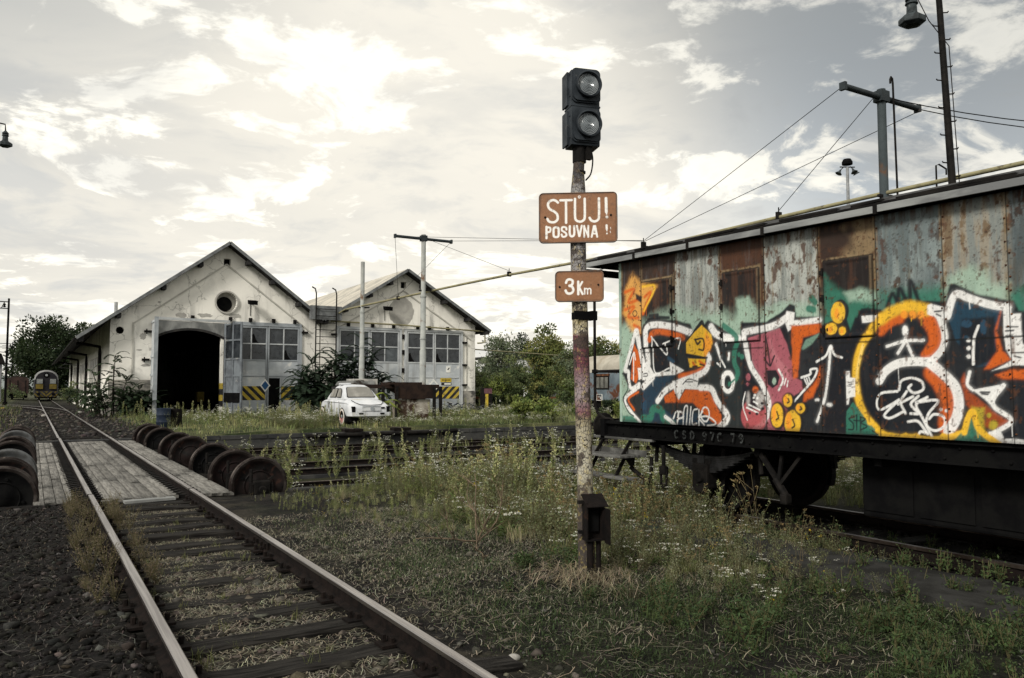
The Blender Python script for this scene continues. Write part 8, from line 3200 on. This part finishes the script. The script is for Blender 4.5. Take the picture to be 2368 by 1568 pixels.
def sumac(name, label, cat, stems, seed, col, L=1.2, nf=11, group=None, droop=1.5, extra=2):
    """shrub of cane stems carrying long pinnate leaves"""
    global rng
    rng = np.random.default_rng(seed)
    x, y, z0 = stems[0][0], stems[0][1], stems[0][2]
    T_ = thing(name, (x, y, z0), label, cat, group)
    s = Soup()
    a = MB()
    for (sx_, sy_, sz_, h, lx, ly) in list(stems) + [(q[0] + rng.uniform(-.5, .5), q[1] + rng.uniform(-.35, .1), q[2], q[3] * rng.uniform(.5, .95), q[4] + rng.uniform(-.4, .4), q[5]) for q in stems for _ in range(extra)]:
        top = Vector((sx_ + lx, sy_ + ly, sz_ + h))
        b = Vector((sx_, sy_, sz_ - .1))
        m = b.lerp(top, .5) + Vector((-lx * .2, -ly * .2, 0))
        a.tube([b, m, top], [.05, .04, .02], 7)
        for k in range(nf):
            t = 1 - (k / nf) ** 1.3 * .78
            q = b.lerp(m, t * 2) if t < .5 else m.lerp(top, t * 2 - 1)
            an = k * 2.4 + rng.uniform(-.4, .4)
            el = rng.uniform(.1, .75) + (.4 if k < 3 else 0)
            V, C = frond_quads(q, (math.cos(an) * math.cos(el), math.sin(an) * math.cos(el), math.sin(el)), L * rng.uniform(.75, 1.25), droop * rng.uniform(.7, 1.2), col=np.array(col) * rng.uniform(.7, 1.35))
            s.quads(V, C)
    V, C = s.get()
    n = len(V)
    npmesh('foliage', V.reshape(-1, 3) - np.array([x, y, z0], np.float32), np.arange(n * 4).reshape(n, 4), np.clip(C.reshape(-1, 3), 0, 1), M['leaf'], T_)
    a.build('stem', BARK, T_, world=True, smooth=60)
    return T_


DK = [(.018, .030, .016), (.028, .042, .020), (.038, .055, .024)]
MID = [(.075, .100, .046), (.105, .132, .058), (.14, .165, .07)]
GRY = [(.13, .155, .095), (.165, .19, .12), (.09, .115, .068)]
OLV = [(.11, .13, .045), (.15, .165, .052), (.19, .19, .065), (.06, .085, .032)]
YG = [(.15, .185, .05), (.20, .235, .07), (.09, .125, .038)]
tree('broadleaf_tree', 'large dark green tree towering behind the railcar left of the sheds', 'tree', 2.4, 172, 15.2, 6.9, 1, DK, 0, .06, .55, 130, 150, trunk=.4)
tree('broadleaf_tree', 'smaller dark tree merging into the right flank of the large tree by the shed roof', 'tree', 8.4, 168, 14.6, 4.6, 2, DK, 0, .08, .50, 60, 110, trunk=.3)
tree('shrub', 'scrubby bush beside the siding left of the railcar', 'shrub', -3.4, 112, 2.4, 2.4, 3, MID, 0, .0, .22, 26, 70, trunk=.05)
tree('shrub', 'dusty shrub at the foot of the catenary masts', 'shrub', -6.0, 128, 3.0, 3.0, 4, MID + DK, 0, .0, .25, 26, 70, trunk=.05)
tree('shrub', 'shrub growing against the long side wall of the larger shed', 'shrub', 3.55, 82, 2.6, .9, 5, DK + MID, 0, .0, .2, 14, 60, trunk=.05)
tree('shrub', 'small shrub by the far downpipe of the larger shed', 'shrub', 3.45, 100, 2.0, .9, 6, DK + MID, 0, .0, .2, 18, 50, trunk=.05)


def polar(u, D):
    """ground point in the direction of the picture column u (0..2367) at depth D, used for the far greenery"""
    az = R(31.004) + math.atan((u - 1183.5) / 1841)
    r = D / math.cos(math.atan((u - 1183.5) / 1841))
    return r * math.sin(az), r * math.cos(az)


def zat(v, D):
    return 1.8 + (898 - v) / 1841 * D


G2 = 'trees beyond the yard'
for k, (u, D, vt, wpx, cols, leaf, ncl, nm, lab, spike) in enumerate((
        (1118, 84, 822, 70, GRY, .26, 46, 'broadleaf_tree', 'grey green tree just right of the smaller shed wall', .3),
        (1162, 80, 770, 84, GRY, .26, 70, 'willow_tree', 'tall feathery grey green tree with a pointed top near the right shed', .9),
        (1212, 112, 756, 64, DK + [(.05, .07, .03)], .32, 56, 'broadleaf_tree', 'dark rounded tree standing highest behind the other yard trees', .1),
        (1268, 92, 766, 110, OLV, .34, 90, 'broadleaf_tree', 'broad olive green tree with yellowish seed clusters in the middle of the row', .2),
        (1190, 74, 838, 76, MID, .26, 50, 'broadleaf_tree', 'mid green bushy tree below the dark rounded one', .2),
        (1318, 84, 800, 70, MID + GRY, .26, 54, 'broadleaf_tree', 'mid green tree directly left of the signal post', .2),
        (1400, 78, 768, 92, MID + OLV, .28, 66, 'broadleaf_tree', 'leafy tree seen between the post and the wagon', .3),
        (1452, 86, 776, 70, DK + MID, .28, 46, 'broadleaf_tree', 'darker tree half hidden by the end of the wagon', .3),
        (1358, 96, 792, 70, OLV + MID, .28, 46, 'broadleaf_tree', 'tree behind the signal post, only its sides showing', .3))):
    x, y = polar(u, D)
    h = zat(vt, D)
    rx = wpx * .5 / 1841 * D * 1.08
    tree(nm, lab, 'tree', x, y, h, rx, 40 + k, cols, 0.1, .03, leaf, ncl, 100, G2, spike, trunk=.16)
for k, (u, D, vt, wpx, cols, lab) in enumerate((
        (1132, 66.5, 912, 60, MID + DK, 'round dark bush by the purple topped post at the shed corner'),
        (1212, 39.5, 914, 66, YG, 'left one of two bright young bushes in the long grass'),
        (1262, 39.0, 924, 62, YG, 'right one of two bright young bushes in the long grass'),
        (1178, 68, 865, 60, MID, 'rounded shrub in front of the feathery grey green tree'),
        (1240, 70, 882, 60, DK + OLV, 'dark shrub below the broad olive tree'),
        (1310, 66, 878, 54, MID + YG, 'spreading light shrub above the rusty bogie frame'),
        (1106, 72, 846, 56, MID + GRY, 'tall pale shrub touching the right shed wall'),
        (1146, 67, 868, 70, MID + YG, 'wide shrub behind the round dark bush'),
        (1286, 72, 842, 76, MID + OLV, 'big leafy shrub between the olive tree and the signal post'),
        (1410, 44, 925, 44, DK + MID, 'shrub in front of the derelict coach'),
        (1440, 42, 935, 40, YG, 'yellow green shrub below the coach close to the wagon end'),
        (1340, 46, 935, 34, YG + MID, 'small light shrub left of the post near the bogie'))):
    x, y = polar(u, D)
    tree('shrub', lab, 'shrub', x, y, max(.8, zat(vt, D)), wpx * .5 / 1841 * D, 70 + k, cols, .05, .0, .13 if D < 50 else .2, 34, 90, 'shrubs in the rough grass', .35, trunk=.04)

DG = (.022, .036, .022)
sumac('tree_of_heaven', 'dark leafy shrub with long feathery leaves against the wall between the two sheds', 'shrub',
      [(17.3, 55.3, .1, 3.6, -.6, -.3), (18.2, 55.0, .1, 4.2, .3, -.2), (16.8, 55.2, .1, 2.6, -.8, -.4), (17.8, 54.7, .1, 2.2, .2, -.6), (18.8, 55.0, .1, 3.0, .6, -.2), (16.9, 54.9, .1, 1.5, -.9, -.3), (18.4, 54.6, .1, 1.4, .6, -.4)], 5, DG, 1.5, 17, extra=3)
sumac('tree_of_heaven', 'taller dark shrub climbing in front of the leftmost doors of the right shed', 'shrub',
      [(20.0, 55.2, .1, 5.4, .3, -.2), (20.5, 55.0, .1, 4.0, .6, -.1), (19.6, 55.1, .1, 3.2, -.2, -.2), (20.2, 54.8, .1, 2.4, .4, -.4), (21.0, 55.0, .1, 2.6, .5, -.2)], 6, (.018, .030, .020), 1.35, 16)
sumac('tree_of_heaven', 'feathery shrub growing up the front corner of the larger shed', 'shrub',
      [(4.3, 55.9, .0, 3.9, .1, -.2), (3.9, 55.6, .0, 2.9, -.8, -.1), (4.6, 55.7, .0, 2.4, .5, -.2), (3.6, 57.5, .0, 2.0, -.5, .2), (4.5, 55.4, .0, 1.4, .3, -.2), (4.0, 55.3, .0, 1.6, -.4, -.2)], 7, (.028, .045, .022), .95, 13, extra=1)
sumac('tree_of_heaven', 'lower dark shrub beside the left post of the open doorway', 'shrub',
      [(6.0, 55.9, .0, 1.9, -.2, -.1), (5.5, 55.7, .0, 1.5, -.3, -.1), (6.2, 55.6, .0, 1.2, .1, -.2), (5.8, 55.3, .0, 1.0, 0, -.2)], 8, (.022, .036, .020), 1.0, 12)
sumac('tree_of_heaven', 'bright yellow green young plant with feathery leaves behind the car boot', 'shrub',
      [(14.4, 37.3, .1, 1.35, .1, -.1), (14.6, 37.1, .1, .95, .25, -.1), (14.2, 37.2, .1, .8, -.1, -.1)], 9, (.17, .21, .035), .85, 10, droop=1.9, extra=0)
sumac('tree_of_heaven', 'leafy spray along the side wall of the larger shed', 'shrub',
      [(3.7, 61.0, .0, 2.0, -.5, -.3), (3.6, 65.0, .0, 1.0, -.3, -.3)], 10, (.035, .055, .026), .9, 9, extra=0)

# low ridge on the horizon
a = MB()
secs = []
for k in range(40):
    t = R(-95 + k * 6)
    r = 2300
    h = 24 + 16 * math.sin(k * .9) + 9 * math.sin(k * 2.3)
    x, y = r * math.sin(t), r * math.cos(t)
    secs.append([(x, y, -3), (x * 1.08, y * 1.08, h), (x * 1.3, y * 1.3, -3)])
a.loft(secs, closed=False, caps=False)
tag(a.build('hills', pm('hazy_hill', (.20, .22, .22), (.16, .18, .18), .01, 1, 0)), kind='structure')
